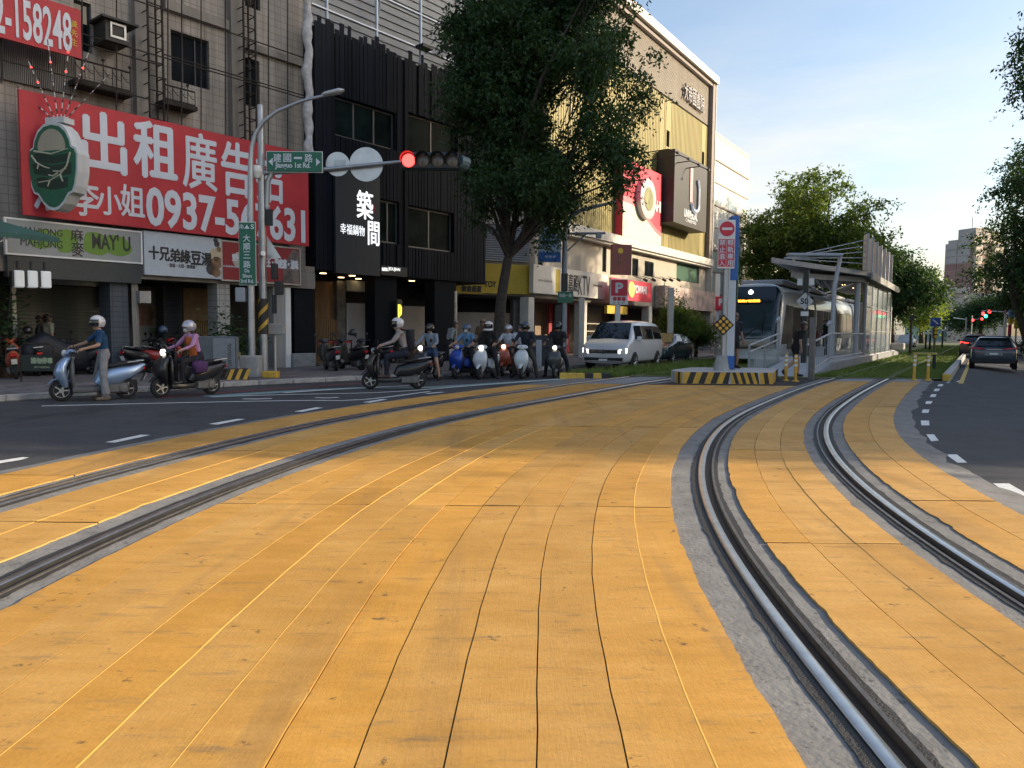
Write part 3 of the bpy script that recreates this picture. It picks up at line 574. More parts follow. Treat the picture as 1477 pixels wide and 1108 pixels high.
# corrugated panel behind the egg sign
m_ = MB(); x0 = A(-10, 90, YW)[0]; x1 = A(108, 90, YW)[0]; zt, zb = A(60, 62, YW)[1], A(60, 128, YW)[1]; n = 44
for k in range(n): m_.b2(x0 + (x1 - x0) * k / n + .012, x0 + (x1 - x0) * (k + 1) / n - .012, YW - .12, YW - .03, zb, zt)
m_.b2(x0, x1, YW - .04, YW - .004, zb, zt); m_.build('ribbed_panel', mat('ribbed_panel', (.25, .24, .22), .8, var=.3, scale=2, streak=True), gb)
# air conditioner box with hood
r_ = rect(146, 176, 30, 55, YW - .5); m_ = MB(); m_.b2(r_[0], r_[1], YW - .75, YW - .004, r_[2], r_[3]); m_.b2(r_[0] - .15, r_[1] + .3, YW - .9, YW - .01, r_[3], r_[3] + .06); m_.b2(r_[0] - .03, r_[1] + .05, YW - .8, YW - .006, r_[2] - .1, r_[2] - .003)
ac = m_.build('air_conditioner_cage', mat('ac_cage', (.06, .055, .05), .7, .3, var=.3), gb)
m_ = MB(); 
for (a_, b_, c_, d_) in ((r_[0] + .12, r_[1] - .02, r_[2] + .02, r_[2] + .08), (r_[0] + .12, r_[1] - .02, r_[3] - .1, r_[3] - .04), (r_[0] + .12, r_[0] + .17, r_[2] + .08, r_[3] - .1), (r_[1] - .08, r_[1] - .02, r_[2] + .08, r_[3] - .1)): m_.b2(a_, b_, YW - .79, YW - .755, c_, d_)
m_.build('frame', frame_a, ac)
# balcony railings with scrolls
for (pl, pr, pt, pb) in ((108, 187, 84, 112), (238, 281, 122, 142)):
    a = A(pl, pt, YW - .5); b = A(pr, pt, YW - .5); h = a[1] - A(pl, pb, YW - .5)[1]; m_ = MB()
    m_.tube([(a[0], YW - .5, a[1]), (b[0], YW - .5, a[1])], .03, 6); m_.tube([(a[0], YW - .5, a[1] - h), (b[0], YW - .5, a[1] - h)], .03, 6); n = int((b[0] - a[0]) / .22)
    for k in range(n + 1):
        x = a[0] + (b[0] - a[0]) * k / n; m_.tube([(x, YW - .5, a[1] - h), (x, YW - .5, a[1] + (.12 if k % 3 == 0 else 0))], .014, 5)
        if k < n:
            c = (b[0] - a[0]) / n; m_.tube([(x + c * (.5 - .5 * math.cos(t_)), YW - .51, a[1] - h * .15 - h * .7 * (t_ / math.pi if t_ < 2 else .6)) for t_ in np.linspace(0, math.pi, 6)], .011, 4)
        if k % 3 == 0: m_.lathe([(.0, 0), (.05, .03), (.05, .07), (0, .1)], (x, YW - .5, a[1] + .1), n=8)
    m_.b2(a[0] - .05, b[0] + .05, YW - .56, YW - .003, a[1] - h - .16, a[1] - h - .03); m_.build('balcony_railing', iron, gb)
# steel lattice that carries the banners
YL = -.12; m_ = MB()
def lat(p0, p1, r=.022): a = A(*p0, YL); b = A(*p1, YL); m_.tube([(a[0], YL, a[1]), (b[0], YL, b[1])], r, 5)
for px in (168, 242, 262, 290, 325, 387, 415): lat((px, -60), (px, 215), .02)
for px in (2, 118): lat((px, -40), (px, 120), .025)
for (p0, p1) in (((0, 86), (128, 112)), ((20, 20), (440, 140)), ((165, -10), (440, 78)), ((235, 78), (440, 152)), ((120, 63), (232, 95)), ((120, 120), (215, 145))): 
    a = A(*p0, YL); b = A(*p1, YL); m_.tube([(a[0], YL, a[1]), (b[0], YL, a[1])], .022, 5)
m_.build('sign_lattice', iron, gb)
for (pa, pb, pt, pbm) in ((213, 234, -80, 168), (352, 369, -80, 205)):
    m_ = MB(); xa, zt = A(pa, pt, YL); xb = A(pb, pt, YL)[0]; zb = A(pa, pbm, YL)[1]
    for yy in (YL + .1, YL + .5):
        for xx in (xa, xb): m_.tube([(xx, yy, zb), (xx, yy, zt)], .035, 5)
    for k in range(int((zt - zb) / .42)):
        z = zb + k * .42; m_.tube([(xa, YL + .1, z), (xb, YL + .1, z)], .02, 4); m_.tube([(xa, YL + .1, z + .2), (xa, YL + .5, z + .2)], .02, 4); m_.tube([(xb, YL + .1, z), (xb, YL + .5, z)], .02, 4)
    m_.build('ladder_truss', iron, gb)
# --- ground floor of that building: beam, pillars, arcade ceiling, back wall and floor
pil_blue = brick_mat('pillar_bluegrey_tile', (.085, .10, .125), (.075, .09, .115), (.05, .055, .065), 1.0, .3, .15, .01, .6, 0.0, .3, False)
pil_white = brick_mat('pillar_white_tile', (.40, .40, .38), (.37, .37, .35), (.2, .2, .19), 1.0, .2, .2, .012, .5, 0.0, .3, False)
m_ = MB(); m_.b2(-20, -.03, .0, 3.6, 3.55, 3.75); m_.b2(-20, -.03, -.02, .4, 2.95, 3.54); m_.build('arcade_beam', stain_w, gb)
YBk = 3.5
m_ = MB(); m_.b2(-20, -.03, YBk, YBk + .2, .13, 3.54); m_.build('shop_wall', mat('shop_wall', (.10, .10, .095), .85, var=.3, scale=1.2), gb)
def pillar(pl, pr, m, dep=.55, y0=.02, lab=None):
    x0, x1 = FA.x(pl, y0), FA.x(pr, y0); q = MB(); q.b2(x0, x1, y0, y0 + dep, .13, 2.94); o = q.build('pillar', m, gb); 
    if lab: o['label'] = lab
    return x0, x1
pillar(158, 184, pil_blue, .7, lab='blue grey tiled pillar'); pillar(313, 331, pil_white, .6); pillar(394, 411, mat('pillar_cement', (.30, .295, .28), .85, var=.25, scale=2, streak=True), .6); pillar(411.5, 419, white_m, .2, -.05); pillar(235, 262, brick_mat('pillar_dark_tile', (.05, .055, .065), (.04, .045, .05), (.02, .02, .02), 1, .3, .1, .01, .6, .5, .3, False), .5, 2.2)
pillar(-30, -6, pil_blue, .7)
# roller shutter: slats one by one
xs0, xs1 = FA.x(22, 2.4), FA.x(150, 2.4); sh = mat('shutter_slat', (.13, .135, .115), .55, .3, var=.2, scale=3); q = MB(); q.box((0, 0, 0), (xs1 - xs0, .03, .098), b=.012); sme = q.mesh('shutter_slat', sh)
shut = MB(); shut.b2(xs0 - .12, xs0 - .01, 2.35, 2.5, .14, 2.9); shut.b2(xs1 + .01, xs1 + .12, 2.35, 2.5, .14, 2.9); shut.b2(xs0 - .12, xs1 + .12, 2.3, 2.6, 2.78, 2.93); sho = shut.build('roller_shutter', frame_a, gb)
for k in range(26):
    o = bpy.data.objects.new('shutter_slat', sme); COL.objects.link(o); o.parent = sho; o.location = ((xs0 + xs1) / 2, 2.42 + .006 * (k % 2), .19 + k * .1)
m_ = MB(); x0, x1 = FA.x(143, 2.2), FA.x(157, 2.2); m_.b2(x0, x1, 2.15, 2.2, A(150, 442, 2.2)[1], A(150, 398, 2.2)[1]); m_.build('notice_board', mat('notice_board', (.28, .22, .18), .7, var=.2), gb)
m_ = MB(); m_.b2(FA.x(200, 3.2), FA.x(233, 3.2), 3.2, 3.3, .2, 2.9); m_.build('poster_wall', mat('poster_wall', (.30, .30, .27), .7, var=.15, scale=2), gb)
# timber lattice door: posts one by one
x0, x1 = FA.x(264, 2.6), FA.x(312, 2.6); wood_m = mat('slat_wood', (.34, .21, .10), .65, var=.25, scale=6, streak=True); m_ = MB(); m_.b2(x0, x1, 2.75, 2.8, .2, 1.75); m_.b2(x0, x1, 2.62, 2.78, 1.76, 2.9); dl = m_.build('timber_screen', mat('screen_back', (.25, .17, .09), .7, var=.25), gb)
q = MB(); q.b2(-.022, .022, -.02, .02, 0, 1.55); sme = q.mesh('slat', wood_m); n = 14
for k in range(n):
    o = bpy.data.objects.new('slat', sme); COL.objects.link(o); o.parent = dl; o.location = (x0 + .05 + (x1 - x0 - .1) * k / (n - 1), 2.68, .2)
# pipes on the pillar
m_ = MB()
for (px, r) in ((191, .035), (194.5, .05), (197.5, .028)): x = FA.x(px, -.05); m_.tube([(x, -.05, .14), (x + .01, -.05, 1.2), (x - .008, -.05, 2.0), (x, -.05, 3.5)], r, 8)
m_.build('drain_pipe', mat('old_pipe', (.30, .27, .23), .7, var=.35, scale=4, streak=True), gb)
m_ = MB(); x, z = A(203, 425, -.12); m_.b2(x - .12, x + .22, -.3, -.06, z - .25, z + .1); m_.build('meter_box', frame_a, gb)
# ---------------------------------------------------------------- signs on it
ban_red = mat('banner_red', (.50, .028, .038), .6, var=.16, scale=.9, bump=.9, bscale=1.6)
ban_wh = mat('banner_white', (.66, .70, .76), .6, var=.05, scale=2)
gold = mat('gold_paint', (.75, .50, .06), .6, var=.1)
bx, W, H = sign('advertising_banner', 'large red hoarding banner with white lettering above the shops', FA, (27, 128), (445, 222), (445, 355), (33, 310), -.32, ban_red, .1)
def tA(parent, s, px0, px1, pyt, pyb, y, m, fr=FA, name='lettering', ext=.006, bold=0.0, rel=None, pb=None):
    """text fitted between two pixel columns; heights read at the middle column"""
    o = parent.location; c = (px0 + px1) / 2; x0, x1 = fr.x(px0, y, (pyt + pyb) / 2), fr.x(px1, y, (pyt + pyb) / 2); zt, zb = fr.p(c, pyt, y)[1], fr.p(c, pyb, y)[1]; xm = (x0 + x1) / 2
    lo = fr.w(xm, y, (zt + zb) / 2) - o; lx = lo.dot(fr.d); ly = -lo.dot(fr.n)
    return text(name, s, 1.0, (lx, ly, lo.z), m, parent, ext=ext, bold=bold, fit=x1 - x0, fith=zt - zb)
tA(bx, '出', 118, 181, 164, 247, -.335, ban_wh, bold=.035); tA(bx, '租', 194, 254, 178, 257, -.335, ban_wh, bold=.035); tA(bx, '廣', 264, 312, 193, 273, -.335, ban_wh, bold=.022); tA(bx, '告', 320, 363, 207, 283, -.335, ban_wh, bold=.03); tA(bx, '招', 370, 407, 218, 291, -.335, ban_wh, bold=.03)
tA(bx, '洽', 48, 92, 250, 303, -.335, ban_wh, bold=.03); tA(bx, '李', 103, 142, 262, 311, -.335, ban_wh, bold=.025); tA(bx, '小', 140, 175, 270, 310, -.335, ban_wh, bold=.025); tA(bx, '姐', 175, 208, 268, 313, -.335, ban_wh, bold=.025); tA(bx, '0937-567631', 211, 440, 285, 339, -.335, ban_wh, bold=.03)
b2_, W, H = sign('advertising_banner', 'smaller red banner with white phone number at the top left corner', FA, (-70, -36), (117, 8), (117, 82), (-70, 38), -.36, ban_red, .08)
tA(b2_, '2-158248', -8, 103, 3, 61, -.375, ban_wh, bold=.02)
for k, ch in enumerate('黃先生'): tA(b2_, ch, 102.5, 111.5, 30 + 13 * k, 40 + 13 * k, -.375, gold, name='small_lettering')
grey_s = mat('sign_grey', (.30, .32, .32), .5, var=.06); green_s = mat('sign_green', (.13, .26, .03), .5, var=.1); dk = mat('sign_dark_letter', (.02, .022, .025), .5, var=0)
s1, W, H = sign('shop_sign', 'grey shop fascia with green blobs reading MAHJONG and MAY\'U', FA, (9.7, 318.5), (203, 333.5), (203, 378), (9.7, 365.5), -.2, grey_s, .1, white_m)
for k, (cx, rx_, rz_) in enumerate(((.24, .115, .30), (.41, .085, .40), (.64, .11, .40), (.80, .12, .34))):
    q = MB(); n = 26; q.prism([(W * cx + W * rx_ * math.cos(t_) * (1 + .12 * math.sin(3 * t_ + k)), H * .5 + H * rz_ * math.sin(t_) * (1 + .1 * math.sin(2 * t_ + k))) for t_ in np.linspace(0, 6.283, n, endpoint=False)], -.004 - .001 * k, -.0005); q.build('green_blob', green_s, s1)
for (s_, p0, p1, pt, pb, bo) in (('MAHJONG', 30, 90, 345, 360, .0), ('MAHJONG', 30, 90, 329, 342, .0), ('麻', 102, 120, 331, 348, .01), ('麥', 103, 121, 349, 370, .01), ("MAY' U", 133, 188, 338, 361, .02)): tA(s1, s_, p0, p1, pt, pb, -.21, dk, bold=bo)
q = MB(); q.b2(.1 - .1, W, .02, .35, -.62, -.05); q.build('fascia_beam', mat('fascia_dark', (.05, .055, .055), .6, var=.15), s1)
dkl, W2_, H2_ = sign('shop_sign', 'pale shop fascia with bold black brush lettering and food drawings', FA, (208, 331), (320, 346), (320, 403), (208, 396), -.2, mat('sign_pale', (.50, .56, .62), .5, var=.06), .12)
for k, ch in enumerate('十兄弟綠豆湯'): tA(dkl, ch, 215 + 15.2 * k, 229.2 + 15.2 * k, 355 + 2.0 * k, 374 + 1.9 * k, -.21, dk, bold=.045)
tA(dkl, '・甜湯・天然・無添加・', 242, 284, 381, 386.5, -.21, dk, name='small_lettering')
bowl = [mat('bowl_brown', (.25, .15, .08), .6), mat('bowl_cream', (.55, .45, .3), .6), mat('bowl_dark', (.06, .05, .05), .6)]
for (px, py, r_, mi) in ((311, 368, .22, 1), (313, 379, .2, 0), (306, 388, .2, 2), (312, 393, .16, 0), (313, 352, .1, 2), (316, 360, .09, 0), (311, 345 + 2, .08, 2)):
    o = FA.w(*(lambda a: (a[0], -.21, a[1]))(A(px, py, -.21))) - dkl.location; lx, ly = o.dot(FA.d), -o.dot(FA.n); q = MB(); q.lathe([(r_, -.004), (r_ * .98, -.008)], (lx, ly + .01, o.z), axis='y', n=14); q.build('food_drawing', bowl[mi], dkl)
sr = mat('sign_crimson', (.27, .02, .028), .5, var=.08)
s3, W3, H3 = sign('shop_sign', 'crimson shop fascia with white lettering behind the signal pole', FA, (320.5, 346), (432, 362), (432, 410), (320.5, 403), -.19, sr, .12, frame_a)
q = MB(); q.lathe([(.26, 0), (.25, -.01)], (.62, -.002, H3 * .55), axis='y', n=16); q.build('round_emblem', mat('emblem_cream', (.45, .45, .38), .6), s3)
tA(s3, '野炊', 335, 353, 367, 377, -.2, ban_wh, bold=.02); tA(s3, '王・麵疙瘩・滷味', 385, 430, 374, 387, -.2, ban_wh, bold=.015); tA(s3, '台南麻辣臭豆腐', 322, 348, 383, 386, -.2, ban_wh, name='small_lettering')
q = MB(); q.prism([(W3 * .76, 0.02), (W3 - .02, .02), (W3 - .02, H3 - .05), (W3 * .9, H3 - .05), (W3 * .78, H3 * .5)], -.004, -.0005); q.build('food_picture', mat('food_picture', (.14, .11, .10), .6, var=.7, scale=3), s3)
# three small light boxes hung under the fascia
for k in range(3):
    px = 21 + 19.3 * k; x0, z1 = A(px, 389.5 + k * .6, -.3); x1, z0 = A(px + 15.5, 415 + k * .4, -.3); t = FA.thing('light_box', ['white light box hanging under the grey fascia, nearest the tent', 'white light box hanging under the grey fascia, middle of three', 'white light box hanging under the grey fascia, nearest the shutter notice'][k], 'sign', x0, -.3, z0, 'three white light boxes')
    q = MB(); q.b2(0, x1 - x0, 0, .2, 0, z1 - z0, b=.03); q.build('panel', mat('light_box_white', (.68, .70, .72), .4, var=.04, emit=(.8, .85, .9), estr=.12), t)
    q = MB(); q.b2(-.06, -.002, .03, .22, .02, z1 - z0 - .02); q.b2((x1 - x0) / 2 - .02, (x1 - x0) / 2 + .02, .08, .12, z1 - z0, z1 - z0 + .25); q.build('case', frame_d, t)
# wrapped white tarpaulin hanging in the gap between the two buildings
m_ = MB(); pts = []; rs = []; xg = FA.x(447, -.3); zt = A(447, -40, -.3)[1]; zb = A(447, 222, -.3)[1]
for k in range(60):
    f_ = k / 59; pts.append((xg + .035 * math.sin(f_ * 31) + .015 * math.sin(f_ * 77), -.3 + .03 * math.cos(f_ * 23), zt + (zb - zt) * f_)); rs.append(.17 * (.72 + .3 * abs(math.sin(f_ * 13.5 + .4)) + .08 * math.sin(f_ * 60)))
m_.tube(pts, rs, 9); o = m_.build('wrapped_tarpaulin', mat('tarpaulin', (.55, .53, .52), .8, var=.3, scale=5, bump=.6, bscale=14), loc=FA.w(0, 0, 0), rz=FA.rz, smooth=80); tag(o, 'twisted white tarpaulin hanging between the grey and the black building', 'tarpaulin')
# ---------------------------------------------------------------- egg shaped sign with light rods
ep = AT(76, 240, 20.3); es = 20.3 / 1100
eg = thing('egg_sign', 'green and white egg shaped projecting sign with a fan of striped light rods', 'sign', (ep.x, ep.y, ep.z), math.atan2(.97, .24) - math.pi / 2 + R(8)); eg.rotation_euler.z = R(-14) + R(0)
out = [(-20, 4), (-31, -2), (-36, -12), (-35, 8 - 30), (-33, -40)]
def eggpoly(k=1.0):
    P = []
    top = [(0, 62), (14, 59), (24, 51), (31, 38), (33, 28), (40, 24), (43, 16), (42, -8), (38, -28), (34, -37), (26, -40), (18, -52), (8, -60), (0, -62)]
    for (x, y) in top: P.append((x, y))
    for (x, y) in top[-2:0:-1]: P.append((-x, y))
    return [(x * es * 1.0 * k, y * es * k) for (x, y) in P]
eg_w = mat('sign_case_white', (.62, .64, .64), .45, var=.12, scale=3, streak=True); egg_g = mat('egg_green', (.012, .12, .062), .5, var=.1); egg_d = mat('egg_dark', (.006, .03, .018), .5, var=.1); egg_c = mat('egg_cream', (.40, .36, .27), .6, var=.12, streak=True, scale=5); egg_l = mat('egg_pale', (.5, .5, .38), .6, var=.05)
q = MB(); q.prism(eggpoly(), 0, .40); q.build('case', eg_w, eg)
q = MB(); q.prism(eggpoly(.93), -.02, -.001); q.build('face', egg_g, eg)
dome = [(x, z) for (x, z) in eggpoly(.86) if z > .35 * es * 60]; q = MB(); q.prism([(24 * es * math.cos(t_), (24 + 28 * math.sin(t_)) * es) for t_ in np.linspace(.1, math.pi - .1, 14)] + [(-22 * es, 22 * es), (22 * es, 22 * es)], -.026, -.0205); q.build('cream_panel', egg_c, eg)
for (z0, z1, xl, xr) in ((6, 17, -33, 30), (-12, 4, -34, 33), (-30, -16, -28, 26)):
    q = MB(); q.prism([(xl * es, z1 * es), (xl * es * .6, (z1 + 2) * es), (0, (z1 - 3) * es), (xr * es, z1 * es), (xr * es, z0 * es), (0, (z0 - 3) * es), (xl * es * .9, (z0 + 2) * es)], -.025, -.0205); q.build('dark_leaf', egg_d, eg)
for pts in ([(32, 18), (26, 0), (14, -12), (-4, -20), (-24, -22)], [(24, -4), (14, -8), (2, -7)], [(14, -12), (18, -22)], [(-34, 16), (-26, 6), (-14, 0), (-4, -3)], [(-22, 4), (-25, -3)], [(-4, -20), (-8, -28)], [(-30, 22), (0, 17), (28, 23)], [(10, -10), (2, -14), (-6, -12)]):
    q = MB(); q.tube([(x * es, -.03, z * es) for (x, z) in pts], [.028 * (1 - .6 * i / len(pts)) for i in range(len(pts))], 5); q.build('leaf_vein', egg_l, eg)
q = MB(); q.b2(-16 * es, 16 * es, .1, .45, 62 * es, 70 * es); q.build('rod_mount', eg_w, eg)
red_led = mat('red_led', (.6, .02, .02), .4, var=0, emit=(1, .06, .05), estr=2.0); brown_b = mat('brown_bulb', (.09, .04, .03), .4)
for i, (dx, dz, ln) in enumerate(((-55, 48, 0), (-40, 80, 1), (-10, 98, 2), (20, 96, 3), (48, 84, 4), (72, 52, 5))):
    p0 = Vector((dx * .16 * es, .25, 68 * es)); p1 = Vector((dx * 1.25 * es, .2, (62 + dz * 1.2) * es)); rod = MB(); n = 14
    for k in range(n): rod.tube([p0.lerp(p1, k / n), p0.lerp(p1, (k + 1) / n)], .013, 5, mi=k % 2)
    ro = rod.build('light_rod', [white_m, mat('rod_brown', (.12, .08, .07), .6)], eg)
    for k in range(7):
        pp = p0.lerp(p1, .12 + .12 * k); q = MB(); q.lathe([(0, -.03), (.028, -.015), (.028, .015), (0, .03)], tuple(pp), n=6); q.build('bulb', red_led if (k > 3 and i in (1, 2, 3, 4) and (k + i) % 2) else brown_b, ro)
q = MB()
for z in (3, -49): q.tube([(-34 * es, .3, z * es), (-130 * es, .6, (z + 2) * es)], .05, 6)
q.build('support_arm', iron, eg)
# ---------------------------------------------------------------- black restaurant building
bb = FA.thing('restaurant_building', 'black timber clad restaurant building with tall windows and illuminated brush lettering', 'building')
bl_wall = mat('black_wall', (.005, .007, .011), .7, var=.25, scale=4, spec=.15); bl_pl = mat('black_plank', (.006, .008, .014), .65, var=.35, scale=6, streak=True, rnd=.35, spec=.16)
XB = 9.6; ZO = 3.66
u = lambda px, py: A(px, py, 0)
z_top = u(452, 21)[1]
def wrect(pl, pr, ptl, pbl): a = u(pl, ptl); b = u(pr, ptl); return (a[0], b[0], u(pl, pbl)[1], a[1])
bw = [(wrect(483, 571, 137, 194), 3), (wrect(589, 660, 162, 219), 2), (wrect(548.5, 577, 287, 349), 2), (wrect(588, 655, 296, 356), 2)]
m_ = MB(); wall_open(m_, 0.0, XB, ZO, z_top - .35, [b_[0] for b_ in bw], .05, .3); m_.b2(0, XB, 3.0, 9, ZO, z_top - .4); m_.quad((0, .05, ZO), (0, 3, ZO), (0, 3, z_top - .4), (0, .05, z_top - .4)); m_.quad((XB, .05, ZO), (XB, 3, ZO), (XB, 3, z_top - .4), (XB, .05, z_top - .4)); m_.b2(0.01, XB - .01, .06, 3.1, ZO - .03, ZO + .02); m_.build('wall', bl_wall, bb)
for (r_, n) in bw: window(bb, *r_, .2, n, mat('window_frame_grey', (.16, .15, .14), .5, .4, var=.1), mat('tinted_glass', (.014, .022, .020), .15, var=.6, scale=1.2, spec=.010), .07)
# planks, one by one, with uneven tops and gaps
pmesh = {}
rg = random.Random(4); x = 0.02
while x < XB - .1:
    wdt = rg.choice((.16, .19, .22)); xm = x + wdt / 2
    blk = sorted([(b_[0][2], b_[0][3]) for b_ in bw if b_[0][0] - .02 < xm < b_[0][1] + .02]); z = ZO
    segs = []
    for (a_, b_) in blk: segs.append((z, a_ - .02)); z = b_ + .02
    segs.append((z, z_top + rg.uniform(-.3, .14)))
    in_sign = u(484, 300)[0] < xm < u(548, 300)[0]
    for (a_, b_) in segs:
        if b_ - a_ < .15 or rg.random() < .035: continue
        if in_sign and b_ < 8.3 and a_ < ZO + .1: a_ = u(500, 232)[1] + .1
        if b_ - a_ < .15: continue
        q = MB(); q.box((0, 0, (b_ - a_) / 2), (wdt - rg.choice((.012, .012, .03)), .03, b_ - a_), b=.006); o = q.build('plank', bl_pl, bb, loc=(xm, .02 + rg.uniform(-.012, .006), a_)); o.rotation_euler.y = rg.gauss(0, .003)
    x += wdt
# sign panel with brush lettering
lit = mat('lit_letter_white', (.9, .9, .9), .5, var=0, emit=(.95, .97, 1.0), estr=.55)
sp, W, H = sign('restaurant_sign', 'tall charcoal sign panel with glowing white brush lettering', FA, (484, 231), (548, 238), (548, 399), (484, 393), -.18, mat('sign_charcoal', (.030, .034, .038), .55, var=.12, scale=8, streak=True), .12)
tA(sp, '築', 515, 538, 276, 316, -.19, lit, bold=.022); tA(sp, '間', 531, 547, 320, 354, -.19, lit, bold=.022); tA(sp, '幸福鍋物', 491, 526, 324, 339, -.19, lit); tA(sp, '鍋', 537.5, 540.5, 295, 307, -.19, mat('seal_red', (.5, .03, .03), .5), name='red_seal')
s5, W, H = sign('small_sign', 'small dark sign strip with glowing lettering beside the charcoal panel', FA, (549.5, 383), (587, 386), (587, 399), (549.5, 397), -.12, mat('sign_charcoal2', (.02, .022, .025), .5), .08)
tA(s5, 'JIDUJIAN', 560, 577, 386, 392, -.13, mat('lit_letter_dim', (.8, .8, .8), .5, var=0, emit=(.95, .95, .9), estr=.6)); tA(s5, '新品牌登場', 551, 559, 386, 391, -.13, MATS['lit_letter_dim'], name='small_lettering')
# ground floor
def colm(pl, pr, y0, d, m, zt=ZO - .04, nm='pillar'): q = MB(); q.b2(FA.x(pl, y0), FA.x(pr, y0), y0, y0 + d, .13, zt); return q.build(nm, m, bb)
colm(424, 453, .06, .6, bl_wall); colm(541, 572, .1, .6, bl_wall); colm(627, 658, .1, .6, bl_wall)
q = MB(); q.b2(FA.x(422, -.2), FA.x(455, -.2), -.2, .05, .13, .62, b=.02); q.build('pillar_base', mat('grey_stone', (.24, .25, .26), .8, var=.25, scale=4), bb)
m_ = MB(); m_.b2(0, XB, 3.6, 3.8, .13, ZO - .04); m_.build('back_wall', mat('shop_back', (.035, .035, .037), .8, var=.3), bb)
beige_p = mat('hoarding_beige', (.33, .31, .29), .7, var=.12, scale=2); grey_p = mat('hoarding_grey', (.36, .38, .43), .6, var=.06)
def panel(pl, pr, pt, pb, y, m, nm='panel', d=.05): a = A(pl, pt, y); b = A(pr, pb, y); q = MB(); q.b2(a[0], b[0], y, y + d, max(b[1], .14), a[1]); return q.build(nm, m, bb)
panel(454, 486, 405, 540, 2.4, mat('wood_warm', (.20, .12, .06), .6, var=.25, streak=True)); panel(486, 499, 405, 540, 2.2, mat('cement_rough', (.13, .125, .115), .9, var=.4, scale=3), d=.3); panel(500, 539, 437, 540, 2.3, grey_p); panel(500, 538, 404, 422, 2.3, mat('transom', (.30, .32, .33), .3, var=.3, scale=2)); panel(577, 620, 441, 540, 2.3, beige_p); panel(655.5, 659, 420, 540, 0.1, frame_a, 'post')
x0, x1 = FA.x(456, 2.2), FA.x(486, 2.2); q = MB(); q.b2(-.02, .02, -.02, .02, 0, 1.75); sme = q.mesh('slat', wood_m)
for k in range(12):
    o = bpy.data.objects.new('slat', sme); COL.objects.link(o); o.parent = bb; o.location = (x0 + (x1 - x0) * k / 11, 2.25, .14)
m_ = MB(); m_.tube([(FA.x(622, .5), .5, .14), (FA.x(622, .5), .5, 3.6)], .05, 8); m_.build('post', frame_a, bb)
lamp_m = mat('warm_downlight', (.9, .7, .4), .5, var=0, emit=(1.0, .68, .32), estr=3.0)
for (px, py) in ((466, 394), (508, 397.5), (492, 400), (517, 402), (594, 405)):
    d_ = ray(px, py); zc = ZO - .036; t_ = (zc - CAMH) / d_.z; P_ = Vector((0, 0, CAMH)) + d_ * t_; lx, ly = (P_ - FA.o).dot(FA.d), -(P_ - FA.o).dot(FA.n)
    q = MB(); q.lathe([(.13, 0), (.13, -.02), (.05, -.022)], (lx, ly, zc), n=14); q.build('downlight', lamp_m, bb)
t = FA.thing('parking_sign', 'narrow upright yellow P parking sign beside the dark pillar', 'sign', FA.x(573, -.1), -.1, A(573, 487, -.1)[1]); h_ = A(573, 432, -.1)[1] - A(573, 487, -.1)[1]; w_ = FA.x(580, -.1) - FA.x(573, -.1)
q = MB(); q.b2(0, w_, 0, .1, 0, h_, b=.01); q.build('board', mat('sign_blackyellow', (.05, .045, .02), .5), t); text('lettering', 'P', .5, (w_ / 2, -.012, h_ * .62), mat('lit_yellow', (.8, .7, .05), .5, var=0, emit=(.9, .8, .08), estr=.9), t, fit=w_ * .8, fith=h_ * .5, bold=.02); q = MB(); q.b2(.01, w_ - .01, -.008, -.002, .05, h_ * .25); q.build('red_band', mat('sign_redband', (.5, .08, .04), .5), t)
# rail pipes above the planks and the corrugated block behind
cor = mat('corrugated_grey', (.17, .19, .215), .5, .3, var=.12, scale=1.5)
m_ = MB(); zb = z_top - 1.6; n = 70
for k in range(n): m_.b2(.6, 17, 1.9 + .05 * (k % 2), 2.2, zb + k * .16, zb + k * .16 + .158)
m_.b2(.61, 17, 2.21, 9, zb, zb + n * .16); o = m_.build('rooftop_block', cor, bb)
m_ = MB(); za = u(460, 5)[1]
for dz in (0, 1.35, 2.7): m_.tube([(.1, -.05 + .3, za + dz), (14, .25, za + dz)], .06, 6)
for k in range(6):
    x = .8 + 2.4 * k; m_.tube([(x, .25, z_top - .8), (x, .25, za + 2.8)], .06, 6)
    if k % 2: m_.tube([(x, .25, za + .1), (x + 1.6, 1.8, za + 2.0)], .035, 5)
m_.build('roof_railing', galv, bb)
m_ = MB()
for px in (604, 640): a = u(px, 68); m_.b2(a[0] - .1, a[0] + .5, -.35, .1, a[1] - .05, a[1] + .06)
m_.build('floodlight', black_m, bb)
# ---------------------------------------------------------------- beige cinema building with its chamfered corner
FB = Frame(1.1, 38.5, 32.7); B = FB.p
FC = Frame(-2.38, 37.2, 69.5); C = FC.p; CL = 3.72
cb = FB.thing('cinema_building', 'tall beige and olive clad cinema building catching the sun', 'building')
olive = mat('olive_panel', (.27, .228, .082), .6, var=.12, scale=.8, streak=True); louv = mat('louvre_brown', (.33, .30, .26), .6, var=.1, scale=1); cream = mat('cream_render', (.38, .345, .285), .75, var=.12, scale=1.2, streak=True); trim_w = mat('trim_white', (.56, .54, .49), .6, var=.12, scale=2); frame_br = mat('frame_brown', (.20, .17, .16), .6, var=.15)
XE = FB.x(1024.5, 0, 200); ZR = (B(880, 1)[1] + B(1024, 119)[1]) / 2; ZLV = (B(955, 136)[1] + B(1017, 182)[1]) / 2; ZCN = (B(870, 339)[1] + B(1015, 381)[1]) / 2
swin = []
for (pl, pr, pt, pb) in ((952.5, 957, 181, 204), (961.5, 966, 187, 211), (1012.5, 1016, 218, 240)): a = B(pl, pt); swin.append((a[0], FB.x(pr, 0, pt), B(pl, pb)[1], a[1]))
